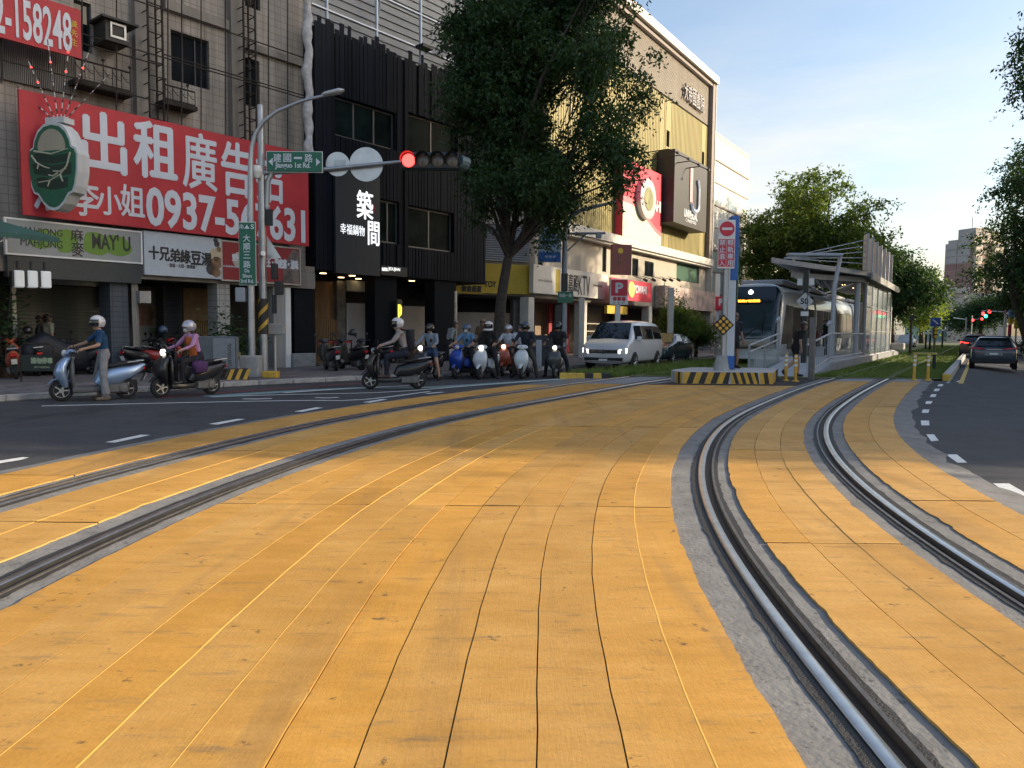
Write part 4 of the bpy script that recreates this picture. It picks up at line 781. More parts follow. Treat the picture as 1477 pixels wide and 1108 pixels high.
# olive cladding as upright panels
m_ = MB(); m_.b2(0.02, XE - .02, .35, 14, 3.32, ZR - .1); m_.b2(0.03, XE - .03, 3.7, 14, .2, 3.3); m_.build('core', cream, cb)
npan = 11; xw = XE - .6
for k in range(npan):
    x0, x1 = xw * k / npan, xw * (k + 1) / npan; q = MB(); wall_open(q, x0 + .01, x1 - .01, ZCN + .25, ZLV, [s_ for s_ in swin if x0 < s_[0] and s_[1] < x1], 0.0, .2); n = 9
    for j in range(n):
        xx = x0 + .02 + (x1 - x0 - .04) * (j + .5) / n
        if not any(s_[0] - .1 < xx < s_[1] + .1 for s_ in swin): q.b2(xx - .02, xx + .02, -.025, .0, ZCN + .25, ZLV)
    q.quad((x0 + .01, 0, ZCN + .25), (x0 + .01, .3, ZCN + .25), (x0 + .01, .3, ZLV), (x0 + .01, 0, ZLV)); q.build('cladding_panel', olive, cb)
for s_ in swin: window(cb, *s_, .12, 1, t=.06)
# louvre band, slats one by one
n = 34; q = MB(); q.box((xw / 2, 0, 0), (xw, .1, (ZR - ZLV - .3) / n * .8), rx=R(-25)); lme = q.mesh('louvre', louv)
for k in range(n):
    o = bpy.data.objects.new('louvre', lme); COL.objects.link(o); o.parent = cb; o.location = (0, .02, ZLV + .15 + (ZR - ZLV - .4) * k / n)
m_ = MB(); m_.b2(0, xw, .1, .3, ZLV, ZR - .2); m_.build('louvre_back', louv, cb)
m_ = MB(); m_.b2(xw + .002, XE, -.35, .4, ZCN + .2, ZR + .0); m_.b2(0, xw, -.3, .34, ZR - .28, ZR - .02); m_.build('portal_frame', frame_br, cb)
m_ = MB(); m_.b2(-.1, XE + .12, -.55, 14, ZR + .002, ZR + .55); m_.b2(XE + .003, XE + .1, -.4, 14, 0, ZR); m_.build('roof_edge', trim_w, cb)
m_ = MB(); m_.b2(0, XE, -.55, .3, ZCN - .28, ZCN + .22); m_.b2(0, XE, -.4, .2, ZCN - .42, ZCN - .285); m_.build('cornice', trim_w, cb)
# first floor with windows
f1 = []
for (pl, pr, pt, pb, n, g) in ((776, 783, 352, 400, 1, 0), (869, 875, 355, 392, 1, 0), (912, 921, 372, 398, 1, 0), (930, 943, 376, 398, 2, 0), (976, 1009, 378, 404, 1, 1)):
    a = B(pl, pt, .05); f1.append(((a[0], FB.x(pr, .05, pt), B(pl, pb, .05)[1], a[1]), n, g))
m_ = MB(); wall_open(m_, 0, XE, 3.2, ZCN - .42, [f_[0] for f_ in f1], .05, .25); m_.build('first_floor_wall', cream, cb)
for (r_, n, g) in f1: window(cb, *r_, .15, n, gm=glass_g if g else glass_m)
# ground floor pillars, back wall, shop fronts
m_ = MB(); m_.b2(0, XE, 3.4, 3.6, .13, 3.3); m_.b2(0, XE, .06, 3.4, 3.15, 3.3); m_.build('arcade_back', mat('arcade_back', (.16, .13, .11), .8, var=.4, scale=.8), cb)
for px in (766, 843, 938, 1028):
    x = FB.x(px, 0, 440); q = MB(); q.b2(x - .28, x + .28, -.03, .5, .13, 3.18, b=.02); q.build('pillar', trim_w, cb)
for (p0, p1, y, c_) in ((772, 790, 3.0, (.22, .15, .10)), (792, 797, 2.6, (.30, .03, .04)), (800, 808, 3.0, (.10, .09, .08)), (812, 822, 2.8, (.28, .03, .04)), (848, 868, 3.0, (.34, .30, .24)), (884, 925, 3.0, (.05, .04, .04))):
    q = MB(); q.b2(FB.x(p0, y, 440), FB.x(p1, y, 440), y, y + .1, .14, 3.1); q.build('shop_panel', mat('shop_panel_%d' % p0, c_, .7, var=.2), cb)
m_ = MB(); x0, x1 = FB.x(845, .6, 460), FB.x(868, .6, 460)
for z in (1.5, 1.95): m_.tube([(x0, .6, z), (x1, .6, z)], .04, 5)
m_.tube([(x0, .6, .2), (x0, .6, 2.0)], .04, 5); m_.tube([(x1, .6, .2), (x1, .6, 2.0)], .04, 5); m_.build('hand_rail', cream, cb)
m_ = MB(); x0, x1 = FB.x(957, -.6, 425), FB.x(1030, -.6, 425); m_.b2(x0, x1, -.7, .0, B(960, 444, -.6)[1], B(960, 412, -.6)[1]); m_.build('mural_fascia', mat('mural', (.42, .33, .30), .7, var=.5, scale=1.6), cb)
for px in (931, 943, 958, 968, 979):
    x, z = B(px, 404, -.8); q = MB(); q.box((x, -.8, z), (.16, .3, .16), rx=.5, b=.03); q.tube([(x, -.7, z + .05), (x, 0, z + .25)], .02, 5); q.build('spot_lamp', black_m, cb)
# chamfered corner
m_ = MB(); wc = FC.w(0, 0, 0)
cf = MB(); cf.b2(0, CL, .02, .3, 3.2, ZR - .2); o = cf.build('corner_wall', louv, cb); o.location = cb.matrix_world.inverted() @ Vector((0, 0, 0)) if False else (0, 0, 0)
def toB(o):   # a child built in the chamfer's frame
    d = FC.o - FB.o; o.location = (d.dot(FB.d), -d.dot(FB.n), 0); o.rotation_euler.z = FC.rz - FB.rz; return o
toB(o)
q = MB(); x0, x1 = FC.x(674, -.1), FC.x(764, -.1); zt, zb = C(720, 325, -.1)[1], C(720, 377, -.1)[1]; n = 16
for k in range(n): q.box(((x0 + x1) / 2, -.06, zb + (zt - zb) * (k + .5) / n), (x1 - x0, .06, (zt - zb) / n * .8), rx=R(-20))
q.b2(x0, x1, -.03, .0, zb, zt); toB(q.build('corner_louvre', mat('louvre_blue', (.20, .22, .25), .6, var=.12, scale=2), cb))
q = MB(); q.b2(-.3, CL, -.12, .02, zt + .05, zt + .35); toB(q.build('corner_trim', trim_w, cb))
q = MB(); q.b2(-2.4, CL, 1.2, 1.3, .14, 2.4); toB(q.build('hoarding', mat('hoarding_warm', (.40, .35, .30), .7, var=.12, scale=2), cb))
q = MB(); q.b2(-2.4, CL, 2.0, 2.1, .14, 3.2); q.b2(-2.4, CL, 0.0, 2.0, 3.1, 3.22); toB(q.build('corner_back', dark_in, cb))
q = MB(); q.b2(-2.6, -.05, 2.2, 2.5, 3.3, 14); toB(q.build('alley_wall', stain_w, cb))
q = MB(); q.b2(FC.x(741, .3), FC.x(757, .3), .3, .8, .14, 3.1); toB(q.build('pillar', mat('pillar_grey', (.13, .13, .13), .8, var=.2), cb))
# ---------------------------------------------------------------- signs of that building
yel = mat('sign_yellow', (.50, .36, .03), .55, var=.08); deep_red = mat('sign_deep_red', (.60, .035, .07), .5, var=.05)
s6, W, H = sign('shop_sign', 'mustard yellow shop sign behind the big tree', FC, (673, 380), (768.5, 382), (768.5, 423), (672, 424), -.25, yel, .18)
tA(s6, 'PARTY TOY', 663 + 8, 716, 405, 414, -.26, dk, FC, bold=.03)
s6b, W, H = sign('shop_sign', 'narrow yellow strip sign with small lettering below the mustard sign', FC, (657, 408), (697, 410), (697, 424), (657, 423), -.5, yel, .08)
tA(s6b, '聚會桌遊', 666, 694, 412, 421, -.51, dk, FC, bold=.02)
s7, W, H = sign('shop_sign', 'long cream shop fascia with black KTV lettering', FB, (769.5, 381), (876, 396.5), (876, 431), (769.5, 423.5), -.3, mat('sign_cream', (.66, .63, .56), .55, var=.06), .25)
tA(s7, '嘉殿', 820, 834, 396, 421, -.31, dk, FB, bold=.01); tA(s7, 'KTV', 834.5, 851, 398, 426, -.31, dk, FB); tA(s7, 'KTV卡拉OK', 777, 797, 403, 407, -.31, mat('grey_letter', (.3, .28, .25), .6), FB, name='small_lettering'); tA(s7, '歡唱專線', 856, 869, 411, 414, -.31, MATS['grey_letter'], FB, name='small_lettering')
q = MB(); x0, x1 = FB.x(803, -.35, 405) - FB.x(769.5, -.3, 405), FB.x(808.5, -.35, 405) - FB.x(769.5, -.3, 405); q.b2(x0, x1, -.02, -.002, .1, H - .1); q.build('yellow_stripe', yel, s7)
# blue and white parking sign, projecting
s8 = FB.thing('parking_sign', 'blue and pale vertical sign with round P emblem beside the curved lamp post', 'sign', FB.x(777, -.9, 350), -.9, C(790, 378)[1]); s8.rotation_euler.z = R(0) ; Ys = FB.w(FB.x(777, -.9, 350), -.9, 0).y; k_ = Ys / 1100
s8.location = AT(776.5, 378, Ys); q = MB(); q.b2(0, 32 * k_, 0, .18, 0, 51 * k_); q.build('board', mat('sign_pale_blue', (.30, .40, .52), .5, var=.05), s8)
q = MB(); q.b2(0.01, 32 * k_ - .01, -.012, -.002, .02, 14 * k_); q.build('blue_band', mat('sign_blue', (.015, .10, .35), .5, var=.05), s8)
q = MB(); q.lathe([(6.2 * k_, 0), (6.2 * k_, -.012)], (17 * k_, -.002, 40 * k_), axis='y', n=20); q.build('round_emblem', MATS['sign_blue'], s8); text('lettering', 'P', .3, (17 * k_, -.016, 40 * k_), ban_wh, s8, fit=5 * k_, fith=8 * k_, bold=.02); text('lettering', '嘟嘟房', .3, (17 * k_, -.006, 28.5 * k_), MATS['sign_blue'], s8, fit=22 * k_, fith=5 * k_, bold=.02); text('lettering', 'PARKING', .3, (17 * k_, -.006, 22 * k_), MATS['sign_blue'], s8, fit=20 * k_, fith=2.5 * k_); text('lettering', '停車場', .3, (17 * k_, -.016, 7.5 * k_), ban_wh, s8, fit=16 * k_, fith=4 * k_)
# big red and white sign with round emblem
s9, W, H = sign('billboard', 'large red and white billboard with round emblem on the olive wall', FB, (898.5, 230), (954.5, 249), (954, 354), (898.5, 342), -.55, deep_red, .5)
q = MB(); wv = [(W * t_, H * (.44 - .26 * t_ + .06 * math.sin(5 * t_))) for t_ in np.linspace(0, 1, 12)]; q.prism([(0, 0)] + [(W, 0)] + wv[::-1], -.012, -.002); q.build('white_wave', mat('sign_cream2', (.62, .60, .46), .55, var=.05), s9)
q = MB(); wv2 = [(W * t_, H * (.52 - .28 * t_ + .06 * math.sin(5 * t_))) for t_ in np.linspace(0, 1, 12)]; q.prism(wv + wv2[::-1], -.008, -.001); q.build('pink_wave', mat('sign_pink', (.62, .16, .18), .55, var=.05), s9)
q = MB(); q.lathe([(1.25, 0), (1.25, -.35), (1.1, -.36)], (W * .5, -.003, H * .56), axis='y', n=24); em = q.build('round_emblem', mat('emblem_rim', (.45, .40, .42), .4, .3, var=.05), s9); q = MB(); q.lathe([(.72, 0), (.70, -.02)], (W * .5, -.366, H * .56), axis='y', n=24); q.build('emblem_face', mat('emblem_olive', (.20, .20, .07), .5, var=.5, scale=2), em)
tA(s9, 'POVAHI', 932, 953, 287, 304, -.6, ban_wh, FB, bold=.03)
# dark projecting box sign
s10, W, H = sign('billboard', 'dark grey box sign with a tall letter U on the olive wall', FB, (973, 215), (1020, 240), (1018.5, 335), (972, 321), -1.3, mat('sign_box_grey', (.032, .031, .03), .55, var=.06), 1.2, None)
q = MB()
for (x0, x1, z0, z1) in ((W * .44, W * .52, H * .36, H * .86),): q.b2(x0, x1, -.06, -.002, z0, z1)
q.build('letter_stem', mat('letter_pink', (.62, .32, .34), .5), s10); q = MB(); pts = [(W * (.48 + .11 * (1 - math.cos(t_))), -.05, H * (.34 - .1 * math.sin(t_))) for t_ in np.linspace(0, math.pi, 9)]; pts += [(W * .7, -.05, H * .6), (W * .66, -.05, H * .72)]; q.tube(pts, .16, 6); q.build('letter_bowl', mat('letter_blue', (.35, .42, .55), .5, var=.5, scale=.6), s10)
tA(s10, 'UNIVERSAL', 987, 1006, 304, 316, -1.31, ban_wh, FB, bold=.015); tA(s10, 'CINEMAS', 989, 1004, 317.5, 322, -1.31, ban_wh, FB, name='small_lettering')
s11 = FB.thing('wall_lettering', 'raised steel characters high on the louvre band', 'lettering', FB.x(986, -.1, 140), -.1, B(986, 140)[1]); s11o = s11
for k, ch in enumerate('大帝國戲院'): tA(s11, ch, 986.5 + 5.8 * k, 991.5 + 5.8 * k, 120 + 4.6 * k, 144 + 4.6 * k, -.2, mat('steel_letter', (.30, .28, .27), .4, .5), FB, ext=.08, bold=.01)
# arm lamps above the red billboard
s12 = FB.thing('billboard_lamps', 'thin bent arm lamps reaching out above the red billboard', 'lamp', FB.x(905, 0, 240), 0, B(905, 240)[1])
for k in range(4):
    q = MB(); x = 1.0 + k * 1.9; q.tube([(x, 0, .9), (x + .1, -2.2, 1.0), (x + .1, -2.7, .75)], .035, 5); q.box((x + .1, -2.8, .7), (.3, .16, .1)); q.build('lamp_arm', frame_d, s12)
# reddish vertical sign and red banner at first floor
s13 = FB.thing('projecting_sign', 'brownish red vertical projecting sign below the white cornice', 'sign', FB.x(882, -1.6, 380), -1.6, B(882, 397, -1.6)[1]); Yk = FB.w(FB.x(882, -1.6, 380), -1.6, 0).y / 1100; s13.rotation_euler.z = R(12); s13.location = AT(882, 396, Yk * 1100)
q = MB(); q.b2(0, 30 * Yk, 0, .25, 0, 43 * Yk); q.build('board', mat('sign_maroon', (.26, .09, .075), .5, var=.06), s13); q = MB(); q.lathe([(4 * Yk, 0), (4 * Yk, -.01)], (13 * Yk, -.002, 34 * Yk), axis='y', n=14); q.build('emblem', gold, s13); text('lettering', '帕瓦', .3, (13 * Yk, -.008, 18 * Yk), mat('dull_gold', (.4, .25, .1), .5), s13, fit=5 * Yk, fith=8 * Yk)
s14, W, H = sign('shop_banner', 'crimson banner with white lettering above the parking post', FB, (880, 399), (940, 409.5), (940, 437), (880, 431), -.9, deep_red, .06)
q = MB(); q.lathe([(.5, 0), (.48, -.04)], (W * .48, -.002, H * .55), axis='y', n=18); q.build('emblem', mat('emblem_yellow', (.55, .5, .15), .5), s14); tA(s14, 'POVAHI', 914, 933, 412, 424, -.92, ban_wh, FB, bold=.03)
s15, W, H = sign('shop_sign', 'small yellow box sign under the crimson banner', FB, (876, 441), (905, 442), (905, 453), (876, 453), -.2, yel, .2)
# ---------------------------------------------------------------- white tiled building further along
wb = FB.thing('white_building', 'white tiled office building beyond the olive cinema', 'building', XE + 1.2, .6)
XW = FB.x(1078, .6, 300) - XE - 1.2; ZW = (B(1028, 190, .6)[1] + B(1077, 230, .6)[1]) / 2; wt = mat('white_tile', (.56, .56, .52), .5, var=.08, scale=1.5, rnd=.10)
m_ = MB(); m_.b2(.05, XW - .05, .22, 16, .1, ZW - .1); m_.build('core', wt, wb)
m_ = MB(); m_.b2(0, XW, 0, 16.1, ZW - .08, ZW + .35); m_.build('parapet', mat('parapet_tan', (.50, .44, .34), .7, var=.1), wb)
nr, nc = 8, 6; zz0 = 2.8; wm = mat('pane_pale', (.50, .55, .50), .12, var=.1, spec=.7)
for j in range(nr):
    z0 = zz0 + (ZW - .1 - zz0) * j / nr; z1 = zz0 + (ZW - .1 - zz0) * (j + 1) / nr
    for i in range(nc):
        x0, x1 = XW * i / nc, XW * (i + 1) / nc; q = MB(); q.b2(x0 + .02, x1 - .02, .0 if j % 2 else .04, .2, z0 + .16, z1); q.build('facade_panel', wm if (j == 5 and i in (1, 3)) or (j < 3 and i % 2) else wt, wb)
m_ = MB()
for j in range(nr): z0 = zz0 + (ZW - .1 - zz0) * j / nr; m_.b2(0, XW, -.06, .21, z0 + .02, z0 + .14)
m_.build('ledge', mat('ledge_pink', (.36, .29, .26), .7, var=.1), wb)
m_ = MB(); m_.b2(0, XW, .02, .2, .1, 2.6); m_.build('shop_front', mat('shopfront_dark', (.08, .08, .08), .5, var=.5), wb)
# low blocks further down the street, mostly behind the trees
fb2 = FB.thing('street_block', 'pale low rise block half hidden behind the median trees', 'building', XE + 16, 1.0); m_ = MB(); m_.b2(0, 40, 0, 14, .1, 12); m_.build('wall', cream, fb2)
for j in range(3):
    for i in range(10): window(fb2, 1 + 3.9 * i, 3.4 + 3.9 * i, 2.8 + 3.1 * j, 4.4 + 3.1 * j, -.04, 2)
# ---------------------------------------------------------------- far brick tower and the low block in front of it
def tower(px0, px1, pxc, pyt, Y):
    k = Y / 1100; X0 = (px0 - 738.5) * k; XC = (pxc - 738.5) * k; X1 = (px1 - 738.5) * k; hz = CAMH + (483 - pyt) * k; return X0, XC, X1, hz, k
X0, XC, X1, HT, k_ = tower(1358, 1430, 1390, 350, 240)
brick_far = mat('brick_far', (.30, .165, .135), .85, var=.2, scale=.15, rnd=.1); grey_far = mat('render_far', (.42, .38, .345), .85, var=.12, scale=.2); pale_far = mat('bay_far', (.55, .48, .38), .8, var=.1, scale=.3)
tw = thing('apartment_tower', 'far red brick apartment tower with grey upper storeys on the horizon', 'building', (XC, 240, 0), R(-70))
WL, WR = (XC - X0) * 1.3, (X1 - XC) * 1.6; nf = 14; fh = HT / nf
m_ = MB(); m_.b2(-WL, -.02, .5, 14, 0, HT); m_.b2(-WL * .9, -.1, .55, 8, HT, HT + 1.0); m_.b2(-WL * .6, WR * .05, 1.5, 8, HT, HT + 4.2); m_.build('core', grey_far, tw)
for f in range(nf):
    for i in range(2):
        q = MB(); xa = -WL + WL * i / 2; q.b2(xa + .15, xa + WL / 2 - .15, .3, .5, f * fh + .12, (f + 1) * fh - .12); q.build('storey_panel', brick_far if f < nf - 3 else grey_far, tw)
side = MB(); side.b2(.0, .5, 0.6, WR, 0, HT); side.build('side_core', brick_far, tw)
side = MB(); side.b2(-.3, 1.6, 1.0, 3.6, fh * 3, HT - .4); side.b2(-.3, 1.6, 9.0, 12.5, fh * 3, HT - .4); side.b2(.0, 1.2, 0.4, 14, HT - .38, HT + 1.2); side.b2(-3, .8, 9, 13, HT + 1.2, HT + 3.5); side.build('bay', pale_far, tw)
for f in range(2, nf):
    for (y0, y1, xx) in ((1.4, 3.0, 1.6), (4.6, 7.4, .5), (9.6, 11.6, 1.6)):
        q = MB(); q.b2(xx + .02, xx + .12, y0, y1, f * fh + .5, f * fh + 1.7); q.build('window', frame_d, tw)
m_ = MB(); m_.tube([(-WL * .3, 4, HT + 4), (-WL * .3, 4, HT + 8)], .1, 4); m_.tube([(0, 10, HT + 3), (0, 10, HT + 6)], .1, 4); m_.build('antenna', frame_d, tw)
X0, XC, X1, HT, k_ = tower(1364, 1396, 1390, 424, 170)
lb = thing('low_block', 'far grey low block below the brick tower at the end of the street', 'building', (X0, 170, 0), R(-10)); m_ = MB(); m_.b2(0, 12, 0, 10, 0, HT); m_.b2(0, 4, -.5, 8, HT, HT + 1.3); m_.build('wall', grey_far, lb); q = MB(); q.b2(-6, -.1, 1, 9, 0, HT - 4); q.build('annex', mat('annex_green', (.22, .33, .28), .7, var=.1), lb)
for j in range(2):
    for i in range(4): q = MB(); q.b2(1 + 2.4 * i, 2.6 + 2.4 * i, -.08, -.01, 3 + 3 * j, 4.6 + 3 * j); q.build('window', frame_d, lb)
# ---------------------------------------------------------------- blocks out of view: the tan one is added to shade the crossing
def block(name, label, x0, x1, y0, y1, h, col):
    t = thing(name, label, 'building', (x0, y0, 0)); m_ = MB(); m_.b2(0, x1 - x0, 0, y1 - y0, 0, h); m_.build('wall', mat(name + label[:6], col, .8, var=.15, scale=.5), t)
    for j in range(int((h - 2) / 3.3)):
        for i in range(int((y1 - y0) / 3.2)):
            q = MB(); q.b2(-.1, -.01, 1 + 3.2 * i, 2.9 + 3.2 * i, 2.2 + 3.3 * j, 3.9 + 3.3 * j); q.build('window', glass_m, t)
    return t
block('shade_block', 'tall tan office block across the side street', 46, 62, 7.9, 37.4, 37, (.38, .34, .28))
block('corner_block', 'lower grey corner block across the side street', 46, 60, -40, -9, 26, (.33, .32, .31))
# ================================================================ TREES
def leaf_mat(name, col, tr=.35, rnd=.5):
    m = bpy.data.materials.new(name); m.use_nodes = True; n = m.node_tree; N = n.nodes.new; K = n.links.new; n.nodes.remove(n.nodes['Principled BSDF']); out = n.nodes['Material Output']
    g = N('ShaderNodeNewGeometry'); mr = N('ShaderNodeMapRange'); mr.inputs[3].default_value = 1 - rnd; mr.inputs[4].default_value = 1 + rnd; K(g.outputs['Random Per Island'], mr.inputs[0])
    vm = N('ShaderNodeVectorMath'); vm.operation = 'SCALE'; vm.inputs[0].default_value = col; K(mr.outputs[0], vm.inputs['Scale'])
    d = N('ShaderNodeBsdfPrincipled'); d.inputs['Roughness'].default_value = .55; d.inputs['Specular IOR Level'].default_value = .35; K(vm.outputs[0], d.inputs['Base Color'])
    t = N('ShaderNodeBsdfTranslucent'); v2 = N('ShaderNodeVectorMath'); v2.operation = 'MULTIPLY'; v2.inputs[1].default_value = (1.5, 1.35, .5); K(vm.outputs[0], v2.inputs[0]); K(v2.outputs[0], t.inputs['Color'])
    mx = N('ShaderNodeMixShader'); mx.inputs[0].default_value = tr; K(d.outputs[0], mx.inputs[1]); K(t.outputs[0], mx.inputs[2]); K(mx.outputs[0], out.inputs['Surface']); return m
leaf_dark = leaf_mat('leaf_dark', (.038, .082, .028)); leaf_lit = leaf_mat('leaf_mid', (.085, .14, .032), .45); leaf_fresh = leaf_mat('leaf_fresh', (.13, .19, .035), .5)  # leaf_lit is a lighter leaf copy with the sun put into its colour
bark = mat('bark', (.055, .045, .038), .9, var=.4, scale=9, bump=.8, bscale=25)
def tree(name, label, base, fork, lobes, nclump, nleaf, ls, lm, trunk_r, seed, group=None, droop=.5, trunk=None, hang=.3, spread=1.0):
    """lobes: (cx,cy,cz,rx,ry,rz) in world metres; clumps hang on limbs that grow from the fork"""
    rg = np.random.default_rng(seed); t = thing(name, label, 'tree', base, group=group); b0 = np.array(base); fork = np.array(fork)
    vol = np.array([l[3] * l[4] * l[5] for l in lobes]); pick = rg.choice(len(lobes), nclump, p=vol / vol.sum()); Lb = np.array(lobes)[pick]
    d = rg.normal(0, 1, (nclump, 3)); d /= np.linalg.norm(d, axis=1)[:, None]; rr = rg.random(nclump) ** .38; cc = Lb[:, :3] + d * Lb[:, 3:] * rr[:, None]
    # leaves: sprays along short drooping twigs
    tw = 7; per = max(1, nleaf // (nclump * tw)); cs = np.repeat(cc, tw, 0); n1 = len(cs); sz = ls * 5.2 * spread
    td = rg.normal(0, 1, (n1, 3)); td[:, 2] = td[:, 2] * .55 - droop * .45; td /= np.linalg.norm(td, axis=1)[:, None]; tl = sz * rg.uniform(.5, 1.3, n1)
    p0 = np.repeat(cs, per, 0); dd = np.repeat(td, per, 0); ll = np.repeat(tl, per); n = len(p0); s = rg.random(n) ** .8
    pos = p0 + dd * (ll * s)[:, None] + rg.normal(0, ls * .45, (n, 3)); pos[:, 2] -= hang * ll * s ** 2
    ax = dd * .5 + rg.normal(0, .75, (n, 3)); ax[:, 2] -= droop * .6; ax /= np.linalg.norm(ax, axis=1)[:, None]; up = rg.normal(0, 1, (n, 3)); up[:, 2] += .9; sd = np.cross(ax, up); sd /= np.linalg.norm(sd, axis=1)[:, None] + 1e-9
    L_ = ls * rg.uniform(.7, 1.3, n); W_ = L_ * rg.uniform(.28, .42, n); v = np.zeros((n, 4, 3)); v[:, 0] = pos; v[:, 1] = pos + ax * (L_ * .5)[:, None] + sd * W_[:, None] * .6; v[:, 2] = pos + ax * L_[:, None]; v[:, 3] = pos + ax * (L_ * .5)[:, None] - sd * W_[:, None] * .6
    v -= b0
    me = bpy.data.meshes.new('crown'); me.vertices.add(n * 4); me.vertices.foreach_set('co', v.ravel()); me.loops.add(n * 4); me.loops.foreach_set('vertex_index', np.arange(n * 4)); me.polygons.add(n); me.polygons.foreach_set('loop_start', np.arange(0, n * 4, 4)); me.polygons.foreach_set('loop_total', np.full(n, 4)); me.materials.append(lm); me.update(calc_edges=True)
    o = bpy.data.objects.new('crown', me); COL.objects.link(o); o.parent = t
    m_ = MB(); path = [Vector(b0 - b0)] + [Vector(np.array(q) - b0) for q in (trunk or [])] + [Vector(fork - b0)]; k = len(path); m_.tube(path, [trunk_r * (1.25 if i == 0 else 1 - .3 * i / k) for i in range(k)], 10); m_.build('trunk', bark, t, smooth=60)
    m_ = MB(); f0 = Vector(fork - b0)
    for l in lobes:
        c = Vector(np.array(l[:3]) - b0); mid = f0.lerp(c, .5) + Vector(rg.normal(0, .06 * (c - f0).length, 3)); mid.z += .08 * (c - f0).length
        m_.tube([f0, f0.lerp(mid, .5) + Vector(rg.normal(0, .03 * (c - f0).length, 3)), mid, mid.lerp(c, .6), c], [trunk_r * .46, trunk_r * .34, trunk_r * .24, trunk_r * .15, trunk_r * .06], 6)
    idx = rg.choice(nclump, min(nclump, 90), replace=False)
    for i in idx:
        c = Vector(cc[i] - b0); lc = Vector(Lb[i][:3] - b0); s_ = f0.lerp(lc, rg.uniform(.45, .95)); mid = s_.lerp(c, .5) + Vector(rg.normal(0, .12 * (c - s_).length, 3)); m_.tube([s_, mid, c], [trunk_r * .14, trunk_r * .09, trunk_r * .03], 5)
    m_.build('branches', bark, t, smooth=60); return t
def lobes_px(L_, Y, dep): 
    k = Y / 1100; out = []
    for i, (px, py, rx, rz) in enumerate(L_):
        p = AT(px, py, Y); out.append((p.x, Y + dep * math.sin(i * 2.3) * .35, p.z, rx * k, max(rx * k * .8, dep * .5), rz * k))
    return out
YT = 28.0; tb = AT(718, 500, YT); fk = AT(733, 372, YT)
lb_ = lobes_px([(750, 60, 80, 70), (695, 105, 50, 66), (850, 115, 38, 48), (825, 10, 60, 50), (745, 205, 68, 56), (880, 225, 24, 36), (675, 25, 34, 40), (918, 122, 14, 16), (700, 265, 26, 40), (812, 285, 22, 36), (890, 268, 8, 34), (662, 160, 14, 40), (885, 40, 26, 30), (770, 270, 40, 36), (815, 240, 34, 34), (735, 140, 56, 50), (845, 190, 30, 26), (760, -40, 100, 50), (860, -30, 50, 40), (655, 80, 10, 16), (936, 140, 7, 9), (690, 325, 14, 18), (786, 330, 8, 22), (905, 170, 14, 22)], YT, 5.0)
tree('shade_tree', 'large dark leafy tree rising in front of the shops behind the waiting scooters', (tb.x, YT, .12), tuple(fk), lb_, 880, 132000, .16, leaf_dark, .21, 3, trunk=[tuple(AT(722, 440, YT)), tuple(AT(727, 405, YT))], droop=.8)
ml = lobes_px([(1165, 335, 50, 52), (1120, 360, 32, 46), (1212, 368, 36, 42), (1165, 282, 28, 20), (1128, 415, 36, 28), (1190, 420, 46, 28), (1112, 310, 18, 18), (1140, 268, 14, 10), (1192, 272, 12, 12), (1238, 335, 12, 12), (1225, 310, 10, 14)], 66, 8)
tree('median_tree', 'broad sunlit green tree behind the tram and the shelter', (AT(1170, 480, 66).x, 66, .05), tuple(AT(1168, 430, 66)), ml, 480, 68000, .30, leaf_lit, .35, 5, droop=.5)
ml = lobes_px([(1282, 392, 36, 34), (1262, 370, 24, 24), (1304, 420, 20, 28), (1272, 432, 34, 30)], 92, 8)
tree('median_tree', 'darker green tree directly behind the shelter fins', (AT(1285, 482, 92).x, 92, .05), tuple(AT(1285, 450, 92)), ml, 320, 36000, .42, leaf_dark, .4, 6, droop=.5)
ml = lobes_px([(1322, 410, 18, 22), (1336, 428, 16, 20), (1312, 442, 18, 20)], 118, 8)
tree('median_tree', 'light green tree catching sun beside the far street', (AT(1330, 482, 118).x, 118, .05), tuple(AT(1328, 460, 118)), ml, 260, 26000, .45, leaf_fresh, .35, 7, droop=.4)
ml = lobes_px([(1418, 446, 24, 14), (1402, 458, 22, 12), (1438, 438, 20, 18)], 150, 10)
tree('street_tree', 'far blue green tree below the brick tower', (AT(1415, 484, 150).x, 150, 0), tuple(AT(1415, 460, 150)), ml, 240, 20000, .55, leaf_dark, .4, 8, droop=.4)
ml = lobes_px([(1500, 325, 30, 60), (1486, 392, 36, 34), (1468, 390, 16, 26), (1476, 330, 12, 30), (1484, 260, 12, 30), (1550, 300, 56, 80), (1535, 225, 32, 46), (1470, 430, 14, 14), (1560, 400, 66, 60)], 58, 9)
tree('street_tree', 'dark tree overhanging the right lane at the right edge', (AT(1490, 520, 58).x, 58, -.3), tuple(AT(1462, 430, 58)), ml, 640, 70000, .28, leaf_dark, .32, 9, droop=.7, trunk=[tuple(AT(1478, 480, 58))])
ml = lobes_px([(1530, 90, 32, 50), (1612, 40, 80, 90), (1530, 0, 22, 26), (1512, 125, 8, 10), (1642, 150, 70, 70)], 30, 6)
tree('street_tree', 'near tree whose twigs hang into the top right corner', (AT(1640, 520, 30).x, 30, -.2), tuple(AT(1620, 300, 30)), ml, 320, 30000, .2, leaf_dark, .3, 10, droop=.7)
